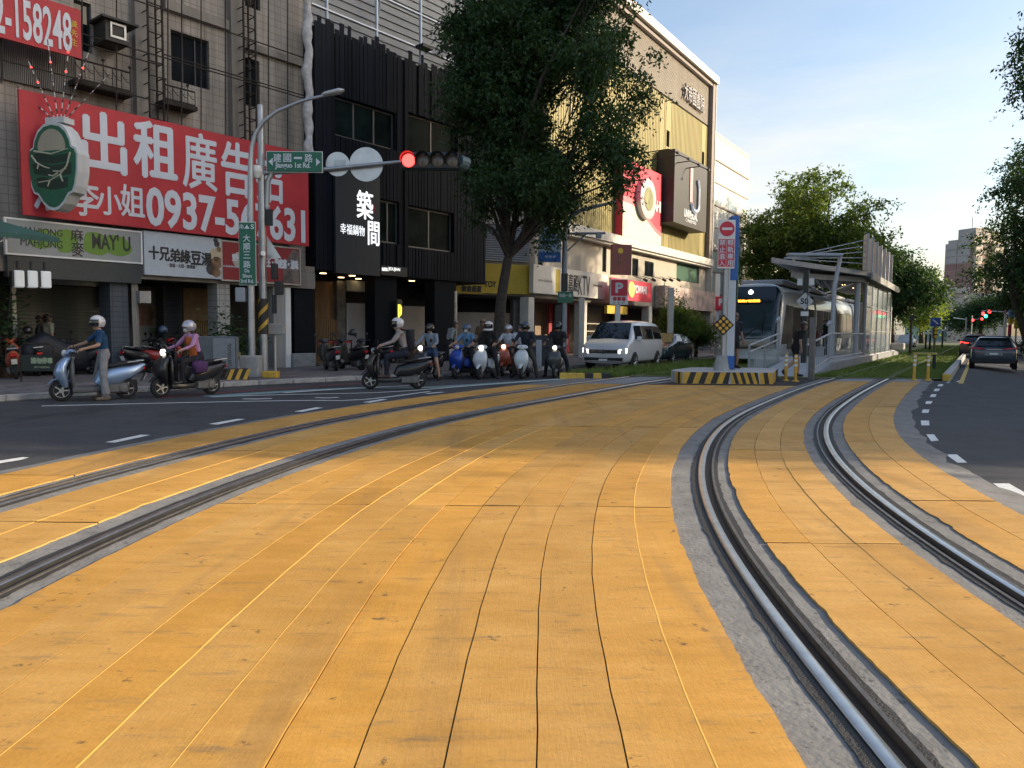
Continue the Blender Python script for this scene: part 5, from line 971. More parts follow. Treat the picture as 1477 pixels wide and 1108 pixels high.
for i, (dx, yy) in enumerate(((8, 78), (12, 96), (14, 120))):
    c = np.array([SN[0] * dx, SN[1] * dx]) + np.array([12.7, 27.2]) + SD * (yy - 27); x, y = c
    tree('street_tree', ['second tree of the row along the right pavement', 'third tree of the row along the right pavement', 'farthest tree of the row along the right pavement'][i], (x + 4, y, -.3), (x + 4, y, 3.2), [(x + 3, y, 6.5, 3.6, 3.6, 2.6), (x + 5.5, y + 1, 7.5, 3.2, 3.2, 2.4), (x + 2, y - 1, 8.5, 2.6, 2.6, 2.0)], 240, 17000, .4, leaf_dark, .3, 20 + i, droop=.6)
# clipped pines in front of the cinema
for i, (px, py, Y, lab) in enumerate(((972, 470, 41, 'clipped cloud pine nearer the white van roof'), (1003, 480, 42.5, 'lower clipped cloud pine beside the green hatchback'))):
    k = Y / 1100; lo_ = [(AT(px + dx, py + dz, Y).x, Y + dy * k, AT(px + dx, py + dz, Y).z, r * k, r * k, r * k * .55) for (dx, dz, dy, r) in ((-4, -36, 0, 12), (6, -22, 6, 15), (-10, -16, -8, 14), (10, -4, 4, 18), (-6, 2, -6, 18), (14, 10, 0, 14))]
    if i: lo_ = lo_[2:]
    tree('clipped_pine', lab, (AT(px, py + 50, Y).x, Y, .12), tuple(AT(px + 2, py + 12, Y)), lo_, 150, 12000, .12, leaf_lit, .09, 30 + i, droop=0.0, hang=0.0)

# unseen trees: corner one added to soften the sun's edge, others dapple the cinema
tree('street_tree', 'unseen corner tree added to soften the edge of the sunlight', (30, 9.6, 0), (30, 9.6, 4.5), [(30, 9.2, 9.2, 2.0, 1.3, 1.8), (29.5, 9.6, 11.2, 2.0, 1.2, 1.8), (30.5, 8.9, 11.8, 1.6, 1.0, 1.4)], 90, 4500, .3, leaf_dark, .22, 51, droop=.6)
for i, (x, y, z) in enumerate(((36, 40.2, 16.5), (38, 47.5, 12.5), (44, 55, 12))):  # first crown is set high to darken the restaurant window reflections
    tree('street_tree', ('first tall tree shading the cinema, crown raised to darken window reflections', 'second tall tree shading the cinema from across the street', 'third tall tree shading the cinema from across the street')[i], (x, y, -.3), (x, y, 6), [(x, y, z, 2.6, 2.4, 3.0), (x + 1, y + 2, z + 2, 2.2, 1.8, 2.4), (x - 1, y - 1.5, z - 2.5, 2.0, 1.8, 1.8)], 130, 8500, .32, leaf_dark, .3, 60 + i, droop=.6)
# ================================================================ TRAM STOP
FP = Frame(11.2 - .75 * SN[0], 26 - .75 * SN[1], 31.5)          # x along the platform, y to the left of its right edge
st_w = mat('stop_grey_paint', (.30, .325, .36), .45, .2, var=.06, scale=2); st_l = mat('stop_light_grey', (.40, .43, .47), .45, .1, var=.06); glassb = mat('clear_glass', (.55, .66, .62), .05, var=0, trans=.0, alpha=.28, spec=.8); ramp_c = mat('ramp_concrete', (.40, .42, .44), .8, var=.12, scale=2)
pf = FP.thing('tram_platform', 'raised concrete tram platform with access ramp', 'platform')
q = MB(); q.add([(-1.5, 0, .05), (-1.5, 1.75, .05), (3.1, 1.75, .45), (3.1, 0, .45), (-1.5, 0, .0), (-1.5, 1.75, 0), (3.1, 1.75, 0), (3.1, 0, 0)], [(0, 1, 2, 3), (0, 3, 7, 4), (1, 5, 6, 2), (0, 4, 5, 1)]); q.build('ramp', ramp_c, pf)
q = MB(); q.b2(3.1, 29, .0, 2.9, .0, .45); q.build('deck', ramp_c, pf)
q = MB(); q.add([(-1.6, -.12, .02), (3.1, -.12, .40), (29, -.12, .40), (29, -.12, 0), (-1.6, -.12, 0), (-1.6, -.002, .02), (3.1, -.002, .40), (29, -.002, .40), (29, -.002, 0), (-1.6, -.002, 0)], [(0, 1, 2, 3, 4), (5, 6, 7, 8, 9), (0, 1, 6, 5), (1, 2, 7, 6), (2, 3, 8, 7)]); q.build('retaining_wall', mat('retaining_concrete', (.24, .25, .265), .85, var=.2, scale=2, bump=.2), pf)
q = MB(); q.b2(28.2, 29.3, -.5, .3, .45, .9, b=.05); q.build('end_block', conc2, pf)
# fence on the right with balusters
fe = FP.thing('platform_fence', 'grey baluster fence climbing the ramp on the right of the platform', 'fence')
def zf(x): return .05 + (.40) * min(max((x + 1.5) / 4.6, 0), 1)
q = MB(); q.tube([(-1.4, .1, zf(-1.4) + 1.05), (3.1, .1, 1.5), (3.1, .1, 1.5), (12.6, .1, 1.5)], .035, 6); q.tube([(-1.4, .1, zf(-1.4) + .12), (3.1, .1, .57), (12.6, .1, .57)], .025, 6); q.build('top_rail', st_l, fe)
q = MB(); q.b2(-.014, .014, -.006, .006, 0, .92); bme = q.mesh('baluster', st_w)
for k in range(40):
    x = -1.3 + k * .35; o = bpy.data.objects.new('baluster', bme); COL.objects.link(o); o.parent = fe; o.location = (x, .1, zf(x) + .12)
q = MB(); q.b2(2.95, 3.1, .06, .16, .4, 1.85); q.box((2.8, .11, 1.88), (.55, .1, .08), ry=-.25); q.build('end_post', st_l, fe)
# ramp railing on the left: two light tubes, mesh infill and glass
fl = FP.thing('ramp_railing', 'double tube ramp railing with glass infill in front of the tram', 'railing')
yl = 1.85
for dz in (1.05, .82): q = MB(); q.tube([(-1.9, yl, .02 + dz), (2.4, yl, .42 + dz)], .032, 8); q.build('handrail', st_l, fl)
for x in (-1.9, .3, 2.4): q = MB(); q.b2(x - .03, x + .03, yl - .03, yl + .03, zf(x) - .1, zf(x) + 1.05); q.build('post', st_w, fl)
q = MB(); q.b2(2.36, 2.46, yl - .05, yl + .05, .4, 2.0); q.box((2.3, yl, 2.02), (.5, .1, .08), ry=-.3); q.build('end_post', st_l, fl)
for (a, b) in ((-1.86, .26), (.34, 2.3)): q = MB(); q.add([(a, yl, zf(a) + .05), (b, yl, zf(b) + .05), (b, yl, zf(b) + .74), (a, yl, zf(a) + .74)], [(0, 1, 2, 3)]); q.build('glass_panel', glassb, fl)
q = MB()
for k in range(22): x = -1.8 + k * .19; q.b2(x - .006, x + .006, yl + .03, yl + .045, zf(x) + .05, zf(x) + .74)
q.build('wire_mesh', st_w, fl)
# shelter
sh_ = FP.thing('tram_shelter', 'grey cantilever tram shelter with upright fins and glass back wall', 'shelter')
q = MB(); pl = [(11.7, -.25), (5.6, 2.95), (24.5, 2.95), (24.5, -.25)]; top = [(p[0], p[1], 4.42 + (.28 if p[1] > 1 and p[0] < 10 else 0)) for p in pl]; bot = [(p[0], p[1], 4.2 + (.28 if p[1] > 1 and p[0] < 10 else 0)) for p in pl]
q.add(top + bot, [(0, 1, 2, 3), (4, 7, 6, 5), (0, 4, 5, 1), (1, 5, 6, 2), (2, 6, 7, 3), (3, 7, 4, 0)]); q.build('canopy', st_w, sh_)
q = MB(); pl2 = [(12.0, .05), (7.4, 2.5), (24.2, 2.5), (24.2, .05)]; q.add([(p[0], p[1], 4.19) for p in pl2] + [(p[0], p[1], 3.95) for p in pl2], [(0, 1, 2, 3), (4, 7, 6, 5), (0, 4, 5, 1), (1, 5, 6, 2), (2, 6, 7, 3), (3, 7, 4, 0)]); q.build('soffit', mat('soffit_grey', (.35, .34, .33), .6, var=.1), sh_)
q = MB(); q.b2(11.6, 25, -.34, -.26, 4.05, 4.38); q.build('fascia', mat('fascia_shelter', (.33, .33, .33), .5, var=.1), sh_)
q = MB()
for k in range(7): q.tube([(8.0 + k * .5, 2.3 - k * .25, 4.0), (8.5 + k * .5, 2.0 - k * .25, 3.5), (9.0 + k * .5, 2.2 - k * .25, 4.0)], .035, 5)
q.tube([(7.2, 2.4, 4.0), (9.2, 1.4, 3.3), (11.8, .5, 3.9)], .04, 5); q.build('bracket', st_w, sh_)
for x in (12.0, 15.2, 18.4, 21.6, 24.2): q = MB(); q.tube([(x, .35, .45), (x, .35, 4.0)], .13, 10); q.build('column', st_l, sh_, smooth=60)
q = MB(); q.box((0, 0, .85), (.75, .09, 1.7), b=.02); fme = q.mesh('fin', st_l)
for k in range(7):
    o = bpy.data.objects.new('fin', fme); COL.objects.link(o); o.parent = sh_; o.location = (11.2 + k * 1.85, -.05, 4.42); o.rotation_euler.z = R(20)
q = MB()
for k in range(5): q.tube([(6.4, 2.6, 4.72), (11.2, -.05, 4.75 + k * .28)], .022, 5)
q.build('tie_rod', st_l, sh_)
tint = mat('glass_wall', (.30, .36, .40), .06, var=.25, scale=2.5, alpha=.55, spec=.8)
for k in range(5):
    q = MB(); q.b2(12.7 + k * 2.4, 15.0 + k * 2.4, .03, .05, .5, 4.0); q.build('glass_pane', tint, sh_)
q = MB()
for k in range(6): q.b2(12.62 + k * 2.4, 12.68 + k * 2.4, .0, .09, .45, 4.0)
for z in (1.6, 2.8): q.b2(12.6, 24.7, .005, .028, z, z + .04)
q.build('glazing_bar', st_w, sh_)
q = MB(); q.lathe([(.09, 0), (.09, -.02)], (13.5, 1.2, 3.94), n=10); q.lathe([(.09, 0), (.09, -.02)], (16.5, 1.2, 3.94), n=10); q.build('downlight', lamp_m, sh_)
q = MB(); q.b2(14, 17, 1.8, 2.3, .85, .92); q.b2(14.3, 14.4, 1.9, 2.2, .45, .85); q.b2(16.6, 16.7, 1.9, 2.2, .45, .85); q.build('bench', st_w, sh_)
q = MB(); q.b2(26.0, 28.4, .3, 2.2, .45, 3.3, b=.03); o = q.build('equipment_room', mat('equipment_grey', (.36, .35, .35), .7, var=.1), loc=FP.w(0, 0, 0), rz=FP.rz); tag(o, 'plain grey equipment box at the far end of the platform', 'cabinet')
for (x, lab) in ((5.2, 'angled grey lamp mast standing on the platform in front of the shelter'), (25.3, 'angled grey lamp mast at the far end of the shelter')):
    t = FP.thing('platform_lamp', lab, 'lamp', x, .35, .45, 'angled platform lamps'); q = MB(); q.tube([(0, 0, 0), (0, 0, 2.9), (.35, -.1, 3.9), (.5, -.12, 4.2)], [.1, .09, .08, .08], 8); q.build('mast', st_l, t, smooth=50); q = MB(); q.box((-.25, .75, 4.22), (.3, 2.2, .12), rz=R(30), b=.03); q.build('lamp_head', st_l, t)
# overhead post with diamond speed sign, and the plain post before the fence
t = FP.thing('signal_post', 'dark post with white diamond speed plate 50 beside the ramp', 'post', FP.x(1159, .9, 520), .9, .3); z = FP.p(1158, 434, .9)[1] - .3
q = MB(); q.b2(-.09, .09, -.09, .09, 0, FP.p(1159, 388, .9)[1] - .3); q.build('post', mat('post_dark_green', (.02, .03, .028), .5, var=.2), t)
dq = MB(); dq.box((0, 0, 0), (.46, .02, .46), ry=R(45)); o = dq.build('speed_plate', mat('plate_grey_white', (.48, .49, .49), .5), t); o.location = (-.12, .0, z); o.rotation_euler.z = R(-58); o2 = dq
text('lettering', '50', .3, (-.142, .014, z), dk, t, rz=R(-58), fit=.30, fith=.23, bold=.01)
for (a_, b_, c_, d_) in ((-.14, .14, z - .55, z - .38), (-.3, -.12, z + .6, z + .85), (.12, .3, z + .6, z + .85)): q = MB(); q.b2(-.12, -.1, a_, b_, c_, d_); q.build('small_plate', white_m, t)
t = FP.thing('plain_post', 'plain grey brown post at the start of the ramp fence', 'post', FP.x(1170, -.3, 540), -.3, .03); q = MB(); q.b2(-.1, .1, -.08, .08, 0, FP.p(1170, 459, -.3)[1]); q.build('post', mat('post_brown', (.17, .16, .15), .7, var=.2), t)
# ---------------------------------------------------------------- tram
TC = np.array([3.2, 23.7]) + SN * .735 + SD * 13.0
tr = thing('tram', 'white and black light rail tram waiting at the platform with an orange destination display', 'tram', (TC[0], TC[1], ZS), -R(31.5))
tw_ = mat('tram_white', (.50, .54, .56), .3, var=.05, scale=1, coat=.4); tb_ = mat('tram_black', (.010, .014, .016), .12, var=0, spec=.8); tg = mat('tram_windscreen', (.035, .055, .065), .05, var=0, spec=1.0); tgr = mat('tram_green_edge', (.02, .10, .08), .3, var=.05)
half = [(0, .28), (1.1, .28), (1.28, .5), (1.325, 1.0), (1.325, 2.75), (1.24, 3.2), (1.0, 3.55), (.7, 3.68), (0, 3.72)]
def tring(y, s=1.0, rake=0.0, zs=1.0):
    P = [(x * s, z) for (x, z) in half] + [(-x * s, z) for (x, z) in half[-2:0:-1]]; return [(x, y + rake * max(0, (z - .9) / 2.8) ** 1.6, .28 + (z - .28) * zs) for (x, z) in P]
q = MB(); q.loft([tring(.0, .80, .95, .97), tring(.10, .92, .95, .99), tring(.35, .985, .9), tring(.9, 1.0, .55), tring(1.6, 1, 0), tring(8.2, 1, 0)]); q.build('cab_body', tw_, tr, smooth=45)
def front(x, z): return .95 * max(0, (z - .9) / 2.8) ** 1.6 - .012 + float(np.interp(abs(x), [0, 1.06, 1.22, 1.305], [0, 0, .1, .35]))
def fpatch(x0, x1, z0, z1, m, nm, off, nx=10, nz=12, rnd=.0):
    q = MB(); P = []
    for j in range(nz + 1):
        z = z0 + (z1 - z0) * j / nz; e = 1.0
        for i in range(nx + 1):
            u_ = -1 + 2 * i / nx; x = (x0 + x1) / 2 + (x1 - x0) / 2 * u_ * (1 - rnd * max(0, (z - z1 + .5) / .5) ** 2); P.append((x, front(x, z) - off, z))
    q.add(P, [(j * (nx + 1) + i, j * (nx + 1) + i + 1, (j + 1) * (nx + 1) + i + 1, (j + 1) * (nx + 1) + i) for j in range(nz) for i in range(nx)]); return q.build(nm, m, tr, smooth=80, fix=False)
fpatch(-1.25, 1.25, .75, 3.56, tb_, 'front_mask', .03, nx=24, rnd=.22); fpatch(-.98, .98, 1.05, 2.78, tg, 'windscreen', .06)
fpatch(-.62, .42, 2.74, 2.98, tb_, 'display_case', .075); text('destination_text', '前往C哈瑪星', .2, (-.12, front(0, 2.86) - .10, 2.87), mat('led_orange', (.9, .4, .02), .5, var=0, emit=(1, .42, .04), estr=1.6), tr, rx=R(118), fit=.98, fith=.17, bold=.004)
q = MB(); q.lathe([(.11, 0), (.10, -.04)], (-.12, front(0, 3.3) - .05, 3.3), axis='y', n=14); q.build('headlight', mat('lamp_white', (1, 1, .95), .3, var=0, emit=(1, .98, .92), estr=2.2), tr)
q = MB(); q.tube([(-.35, front(0, 1.1) - .09, 1.1), (.62, front(.6, 1.95) - .10, 1.95)], .022, 5); q.tube([(.6, front(.6, 1.45) - .1, 1.45), (.66, front(.6, 2.4) - .1, 2.4)], .02, 5); q.build('wiper', black_m, tr)
for s in (-1, 1): q = MB(); q.b2(s * .7 - .18, s * .7 + .18, -.06, .02, .62, .74, b=.02); q.build('front_lamp', mat('lamp_off', (.5, .5, .48), .2), tr)
def tside(y0, y1, z0, z1, m, nm, parent=tr):
    for s in (-1, 1): q = MB(); q.b2(s * 1.327, s * 1.34, y0, y1, z0, z1); q.build(nm, m, parent)
tside(1.75, 2.75, .7, 2.72, tb_, 'cab_door')
for s in (-1, 1): q = MB(); q.prism([(.55, .95), (1.72, .95), (1.72, 2.74), (1.28, 2.74)], s * 1.318, s * 1.336, plane='yz'); q.build('cab_window', tb_, tr); tside(2.85, 5.0, 1.2, 2.68, tb_, 'side_window'); tside(5.1, 6.5, .4, 2.7, tb_, 'passenger_door'); tside(6.6, 8.1, 1.2, 2.68, tb_, 'side_window')
q = MB(); q.b2(-1.0, 1.0, 2.2, 7.6, 3.70, 3.95, b=.06); q.build('roof_unit', mat('roof_grey', (.40, .41, .42), .6, var=.1), tr)
for k in range(1, 5):
    y0 = 8.2 + (k - 1) * 7.0; q = MB(); q.b2(-1.15, 1.15, y0 + .02, y0 + .55, .5, 3.4); q.build('gangway', mat('gangway_rubber', (.02, .02, .02), .8), tr)
    q = MB(); q.loft([tring(y0 + .57), tring(y0 + 6.97)]); mo = q.build('module', tw_, tr, smooth=45); tside(y0 + .8, y0 + 2.6, 1.15, 2.7, tb_, 'side_window', mo); tside(y0 + 2.75, y0 + 4.3, .4, 2.7, tb_, 'passenger_door', mo); tside(y0 + 4.45, y0 + 6.7, 1.15, 2.7, tb_, 'side_window', mo)
    q = MB(); q.b2(-.95, .95, y0 + 1.2, y0 + 6, 3.70, 3.9, b=.05); q.build('roof_unit', MATS['roof_grey'], mo)
# ---------------------------------------------------------------- striped island with totem and signs
isl = thing('traffic_island', 'yellow and black striped concrete island at the head of the platform', 'island', (6.35, 21.45, ZS)); hz_y = mat('hazard_yellow', (.62, .37, .05), .6, var=.18, scale=6); hz_b = mat('hazard_black', (.03, .028, .026), .6, var=.25, scale=6); top_c = mat('island_top', (.48, .47, .45), .8, var=.15, scale=3)
IW, IH, ID = 1.42, .33, 3.0
plan = [(-1.66, .35), (-1.54, .05), (.62, 0), (1.04, .12), (2.0, 2.5), (1.7, ID), (-.6, ID), (-1.62, 1.2)]
q = MB(); q.prism([(x, y) for (x, y) in plan], 0.0, IH, plane='xy'); q.build('block', top_c, isl)
def hz(p0, p1, n, lean, nm='hazard_stripe'):
    p0, p1 = Vector((*p0, 0)), Vector((*p1, 0)); d = (p1 - p0); nn = Vector((d.y, -d.x, 0)).normalized() * .008
    for k in range(n):
        a, b = k / n, (k + 1) / n; ln = lean if not callable(lean) else lean((a + b) / 2); s = ln * IH / d.length
        P = []
        for (f_, z) in ((a, 0.01), (b, 0.01), (b, IH + .004), (a, IH + .004)):
            ff = min(max(f_ + s * (z / IH - .5), 0), 1); P.append(p0 + d * ff + nn + Vector((0, 0, z)))
        if (P[1] - P[0]).length < .01 and (P[2] - P[3]).length < .01: continue
        q = MB(); q.add(P, [(0, 1, 2, 3)]); q.build(nm, hz_b if k % 2 else hz_y, isl)
F0, F1 = plan[1], plan[3]
hz(plan[0], plan[1], 3, .0); hz(plan[1], (-.2, .015), 8, .35); hz((-.2, .015), plan[2], 8, -.35); hz(plan[2], plan[3], 3, -.2); hz(plan[3], plan[4], 2, 0)
tm = thing('totem', 'white and blue tram stop totem standing on the striped island', 'totem', (AT(1048, 541, 23.2).x, 23.2, ZS + IH)); s_ = 23.2 / 1100; zt = AT(1050, 312, 23.2).z - ZS - IH
q = MB(); q.b2(-.10, .19, -.1, .2, .25, zt * .84, b=.03); q.build('white_body', mat('totem_white', (.58, .64, .70), .4, var=.05), tm); q = MB(); q.b2(-.02, .23, -.11, .22, zt * .58, zt, b=.03); q.build('blue_body', mat('totem_blue', (.02, .13, .45), .4, var=.08), tm); q = MB(); q.b2(-.1, .19, -.11, .2, 0.02, .42); q.build('blue_base', MATS['totem_blue'], tm); q = MB(); q.b2(.195, .25, .02, .22, 0, zt * .9); q.build('dark_side', black_m, tm)
q = MB(); q.b2(.252, .28, .0, .2, zt * .45, zt * .8); q.build('station_plate', mat('plate_green', (.05, .2, .12), .5, var=.6, scale=6), tm)
ps = thing('no_entry_sign', 'grey post with red no entry disc and red lettered panel on concrete foot', 'sign', (AT(1040, 543, 22.6).x, 22.6, ZS + IH)); s_ = 22.6 / 1100; Z = lambda py: AT(1041, py, 22.6).z - ZS - IH; Xp = lambda px: (px - 1041) * s_
q = MB(); q.lathe([(.24, 0), (.16, Z(513))], (0, 0, 0), n=12); q.build('foot', conc2, ps); q = MB(); q.tube([(.06, 0, .1), (.06, 0, Z(322))], .09, 10); q.build('post', galv, ps, smooth=60)
q = MB(); q.b2(Xp(1030), Xp(1054), -.13, -.10, Z(388), Z(318), b=.01); q.build('plate', white_m, ps); sred = mat('sign_red', (.62, .03, .06), .45, var=.05)
q = MB(); q.lathe([(.215, 0), (.215, -.012)], (Xp(1042), -.132, Z(331)), axis='y', n=24); q.build('red_disc', sred, ps); q = MB(); q.b2(Xp(1042) - .15, Xp(1042) + .15, -.152, -.146, Z(331) - .035, Z(331) + .035); q.build('white_bar', white_m, ps)
for i, ch in enumerate('禁止進入'):
    z = Z(350.5 + 10 * i); q = MB(); q.b2(Xp(1030.8), Xp(1041.4), -.136, -.131, z - .098, z + .098); q.b2(Xp(1042), Xp(1053), -.136, -.131, z - .098, z + .098); q.build('red_tile', sred, ps); text('lettering', ch, .2, (Xp(1036), -.14, z), ban_wh, ps, fit=.17, fith=.165, bold=.004); text('lettering', '輕軌專用'[i], .2, (Xp(1047.5), -.14, z), ban_wh, ps, fit=.17, fith=.165, bold=.004)
q = MB(); q.box((Xp(1040.5), -.14, Z(469)), (.44, .02, .44), ry=R(45), b=.008); dm = q.build('diamond_board', black_m, ps)
for i in range(3):
    for j in range(3):
        a, b = (i - 1) * .135, (j - 1) * .135; q = MB(); q.lathe([(.052, 0), (.045, -.012)], (Xp(1040.5) + (a - b) * .7071, -.152, Z(469) + (a + b) * .7071), axis='y', n=12); q.build('reflector', mat('reflector_amber', (.75, .42, .04), .3, var=.05), dm)
# flexible bollards
def bollard(x, y, lab):
    t = thing('bollard', lab, 'bollard', (x, y, ZS), group='yellow flexible bollards'); q = MB(); q.lathe([(.11, 0), (.11, .03), (.048, .05)], n=12); q.build('base', hz_y, t)
    for k, (z0, z1, m) in enumerate(((.05, .46, hz_y), (.46, .53, white_m), (.53, .60, hz_y), (.60, .67, white_m), (.67, .73, hz_y), (.73, .78, white_m), (.78, .82, hz_y))): q = MB(); q.lathe([(.047, z0 + .001), (.047, z1)], n=12); q.build('band', m, t, smooth=60)
for (px, py, lab) in ((1133, 552, 'yellow bollard nearest the striped island'), (1147, 553, 'yellow bollard just in front of the walking man'), (1318, 551, 'left one of two yellow bollards by the right rail'), (1338, 551, 'right one of two yellow bollards by the right rail')): g = G(px, py); bollard(g.x, g.y, lab)
# ================================================================ LEFT CORNER FURNITURE
SW = .13
Yp = 21.6; px_ = lambda px: (px - 381) * Yp / 1100
sp_ = thing('signal_pole', 'tall galvanised traffic signal pole with long arm at the left corner', 'signal pole', (AT(381, 540, Yp).x, Yp, SW)); Zp = lambda py: AT(381, py, Yp).z - SW
q = MB(); q.tube([(0, 0, 0), (0, 0, Zp(152))], [.115, .095], 14); q.lathe([(.2, 0), (.2, .05)], n=12); q.build('pole', galv, sp_, smooth=60)
for k in range(10):
    pass
wr = MB(); z0, z1 = Zp(482), Zp(431); n = 48; turns = 2.4
wr.lathe([(.135, z0), (.135, z1)], n=16); w0 = wr.build('hazard_wrap', hz_b, sp_, smooth=60)
st = MB()
for ph in (0, math.pi):
    P = []; m = 60
    for i in range(m + 1):
        f_ = i / m
        for dd in (-.16, .16):
            a = 2 * math.pi * turns * (f_ + 0) / 2 + ph; z = z0 + (z1 - z0) * f_ + dd * .42; z = min(max(z, z0), z1); P.append((.138 * math.cos(a), .138 * math.sin(a), z))
    st.add(P, [(2 * i, 2 * i + 2, 2 * i + 3, 2 * i + 1) for i in range(m)])
st.build('hazard_stripe', hz_y, w0)
za = Zp(241); q = MB(); q.tube([(0, 0, Zp(250)), (px_(470), -.02, Zp(244)), (px_(580), -.05, Zp(232))], [.07, .06, .045], 10); q.tube([(px_(398), 0, Zp(246)), (px_(390), 0, Zp(262)), (px_(388), 0, Zp(300))], .07, 8); q.tube([(.0, 0, Zp(298)), (px_(390), 0, Zp(298))], .06, 6); q.build('arm', galv, sp_, smooth=60)
green_b = mat('street_sign_green', (.010, .13, .075), .4, var=.04)
q = MB(); q.b2(px_(391.5), px_(469), -.16, -.13, Zp(249), Zp(220.5), b=.01); gsn = q.build('street_name_plate', green_b, sp_); gsn['label'] = 'green street name plate'
q = MB(); q.b2(px_(390.5), px_(470), -.128, -.12, Zp(250), Zp(219.5)); q.build('plate_border', white_m, gsn)
for ch, a in zip('建國一路', (405, 419, 434, 449)): text('lettering', ch, .3, (px_(a + 1.5), -.165, Zp(229.5)), ban_wh, gsn, fit=.215, fith=.05 if ch == '一' else .225, bold=.004)
text('lettering', 'Jianguo 1st Rd.', .2, (px_(428), -.165, Zp(241)), ban_wh, gsn, fit=.98, fith=.19, bold=.004)
q = MB(); q.prism([(px_(394), Zp(235)), (px_(400), Zp(229.5)), (px_(400), Zp(240.5))], -.166, -.161); q.prism([(px_(467), Zp(235)), (px_(461), Zp(229.5)), (px_(461), Zp(240.5))], -.166, -.161); q.build('arrow', ban_wh, gsn)
alu = mat('sign_back_alu', (.55, .56, .57), .35, .75, var=.12, scale=3)
for (px, r) in ((488.5, 17), (529, 24)):
    q = MB(); q.lathe([(r * Yp / 1100, .0), (r * Yp / 1100, .015)], (px_(px), .08, Zp(235)), axis='y', n=36); q.build('round_sign_back', alu, sp_)
q = MB(); q.b2(px_(484), px_(500), .06, .075, Zp(240), Zp(229)); q.build('clamp', galv, sp_)
sg = thing('traffic_light', 'horizontal four lamp traffic signal with its left lamp lit red', 'traffic light', (AT(621, 233, Yp).x, Yp - .1, AT(621, 233, Yp).z)); LR = 10.2 * Yp / 1100
hs = MB(); hs.b2(-.82, .80, 0, .22, -LR - .04, LR + .04, b=.05); hs.build('housing', mat('signal_dark', (.02, .028, .03), .5, var=.15), sg)
redL = mat('signal_red', (.9, .02, .02), .4, var=0, emit=(1.0, .035, .03), estr=4.5); dimL = mat('signal_dim', (.16, .13, .11), .15, var=.3, scale=20)
for k in range(4):
    x = -.60 + .405 * k; q = MB(); q.lathe([(LR * .9, -.004), (LR * .8, -.03), (0.01, -.05)], (x, 0, 0), axis='y', n=20); q.build('lamp_lens', redL if k == 0 else dimL, sg)
    rings = [[(x + LR * 1.04 * math.cos(a), yy, LR * 1.04 * math.sin(a)) for a in np.linspace(-.35, math.pi + .35, 15)] for yy in (0, -.26)]; q = MB(); q.loft(rings, closed=False); q.build('visor', MATS['signal_dark'], sg, fix=False)
q = MB(); q.tube([(.80, .1, 0), (1.0, .25, -.04)], .19, 12); q.build('side_signal', mat('signal_side', (.10, .15, .16), .45), sg)
for (px, py, r) in ((378.5, 251, .17),): q = MB(); q.lathe([(.0, .2), (r * .8, .17), (r, .05), (r * .9, -.02), (.1, -.16), (0, -.17)], (px_(px) - .02, -.22, Zp(py)), n=14); q.build('dome_camera', white_m, sp_, smooth=60)
q = MB(); q.tube([(px_(380), -.1, Zp(369)), (px_(387), -.3, Zp(367))], .07, 10); q.build('camera', white_m, sp_)
q = MB(); q.b2(px_(394), px_(402), -.1, .1, Zp(403), Zp(380), b=.02); q.b2(px_(398), px_(409), -.06, .12, Zp(425), Zp(405), b=.02); q.b2(px_(393), px_(399), .02, .1, Zp(452), Zp(425)); q.b2(px_(387), px_(395), -.05, .1, Zp(325), Zp(302)); q.build('signal_box', black_m, sp_)
q = MB(); q.prism([(px_(387), Zp(340)), (px_(407), Zp(372)), (px_(387), Zp(374))], .03, .05); q.build('triangle_sign_back', alu, sp_)
t = thing('meter_post', 'thin grey post with a small meter box beside the signal pole', 'post', (AT(397, 545, 22.0).x, 22.0, SW)); kk = 22 / 1100; q = MB(); q.tube([(0, 0, 0), (0, 0, 1.2)], .045, 8); q.build('post', galv, t); q = MB(); q.b2(-.22, .3, -.15, .1, 1.2, 1.52, b=.02); q.build('box', conc2, t)
q = MB(); q.box((0, 0, .1), (.42, .3, .2), b=.03); o = q.build('yellow_foot', hz_y, loc=(AT(391, 548, 21.0).x, 21.0, SW)); tag(o, 'small yellow painted concrete foot at the kerb', 'foot')
# lamp post with street name plate
lp = thing('street_lamp', 'grey street lamp post with curved arm beside the signal pole', 'street lamp', (AT(363.5, 540, 21.2).x, 21.2, SW)); kk = 21.2 / 1100; Zl = lambda py: AT(365, py, 21.2).z - SW; Xl = lambda px: (px - 364) * kk
q = MB(); q.tube([(0, 0, 0), (.02, 0, Zl(330)), (Xl(366.5), 0, Zl(235))], [.10, .085, .075], 12); q.tube([(Xl(366.5), 0, Zl(236)), (Xl(368.5), 0, Zl(212)), (Xl(374), 0, Zl(193)), (Xl(386), 0, Zl(175)), (Xl(405), 0, Zl(160)), (Xl(440), 0, Zl(145)), (Xl(488), 0, Zl(133))], [.07, .065, .06, .055, .05, .045, .04], 10); q.build('post', galv, lp, smooth=60)
q = MB(); q.loft(sweep([(0, 0, 0), (0, 0, .1), (0, 0, .5), (0, 0, .62)], [.05, .1, .14, .06], [.02, .06, .07, .03], 12, 2.4)); q.v = [(Xl(468) + p[2] * .98, p[1] * 0 + p[0], Zl(137) + p[2] * .2 + p[1] + .02) for p in q.v]; q.build('lamp_head', mat('lamp_head_grey', (.50, .52, .53), .4, .3, var=.05), lp, smooth=60)
q = MB(); q.b2(Xl(350.5), Xl(373.5), -.13, -.10, Zl(411), Zl(322), b=.01); g2 = q.build('street_name_plate', green_b, lp); q = MB(); q.b2(Xl(349.8), Xl(374.2), -.098, -.09, Zl(412), Zl(321)); q.build('plate_border', white_m, g2)
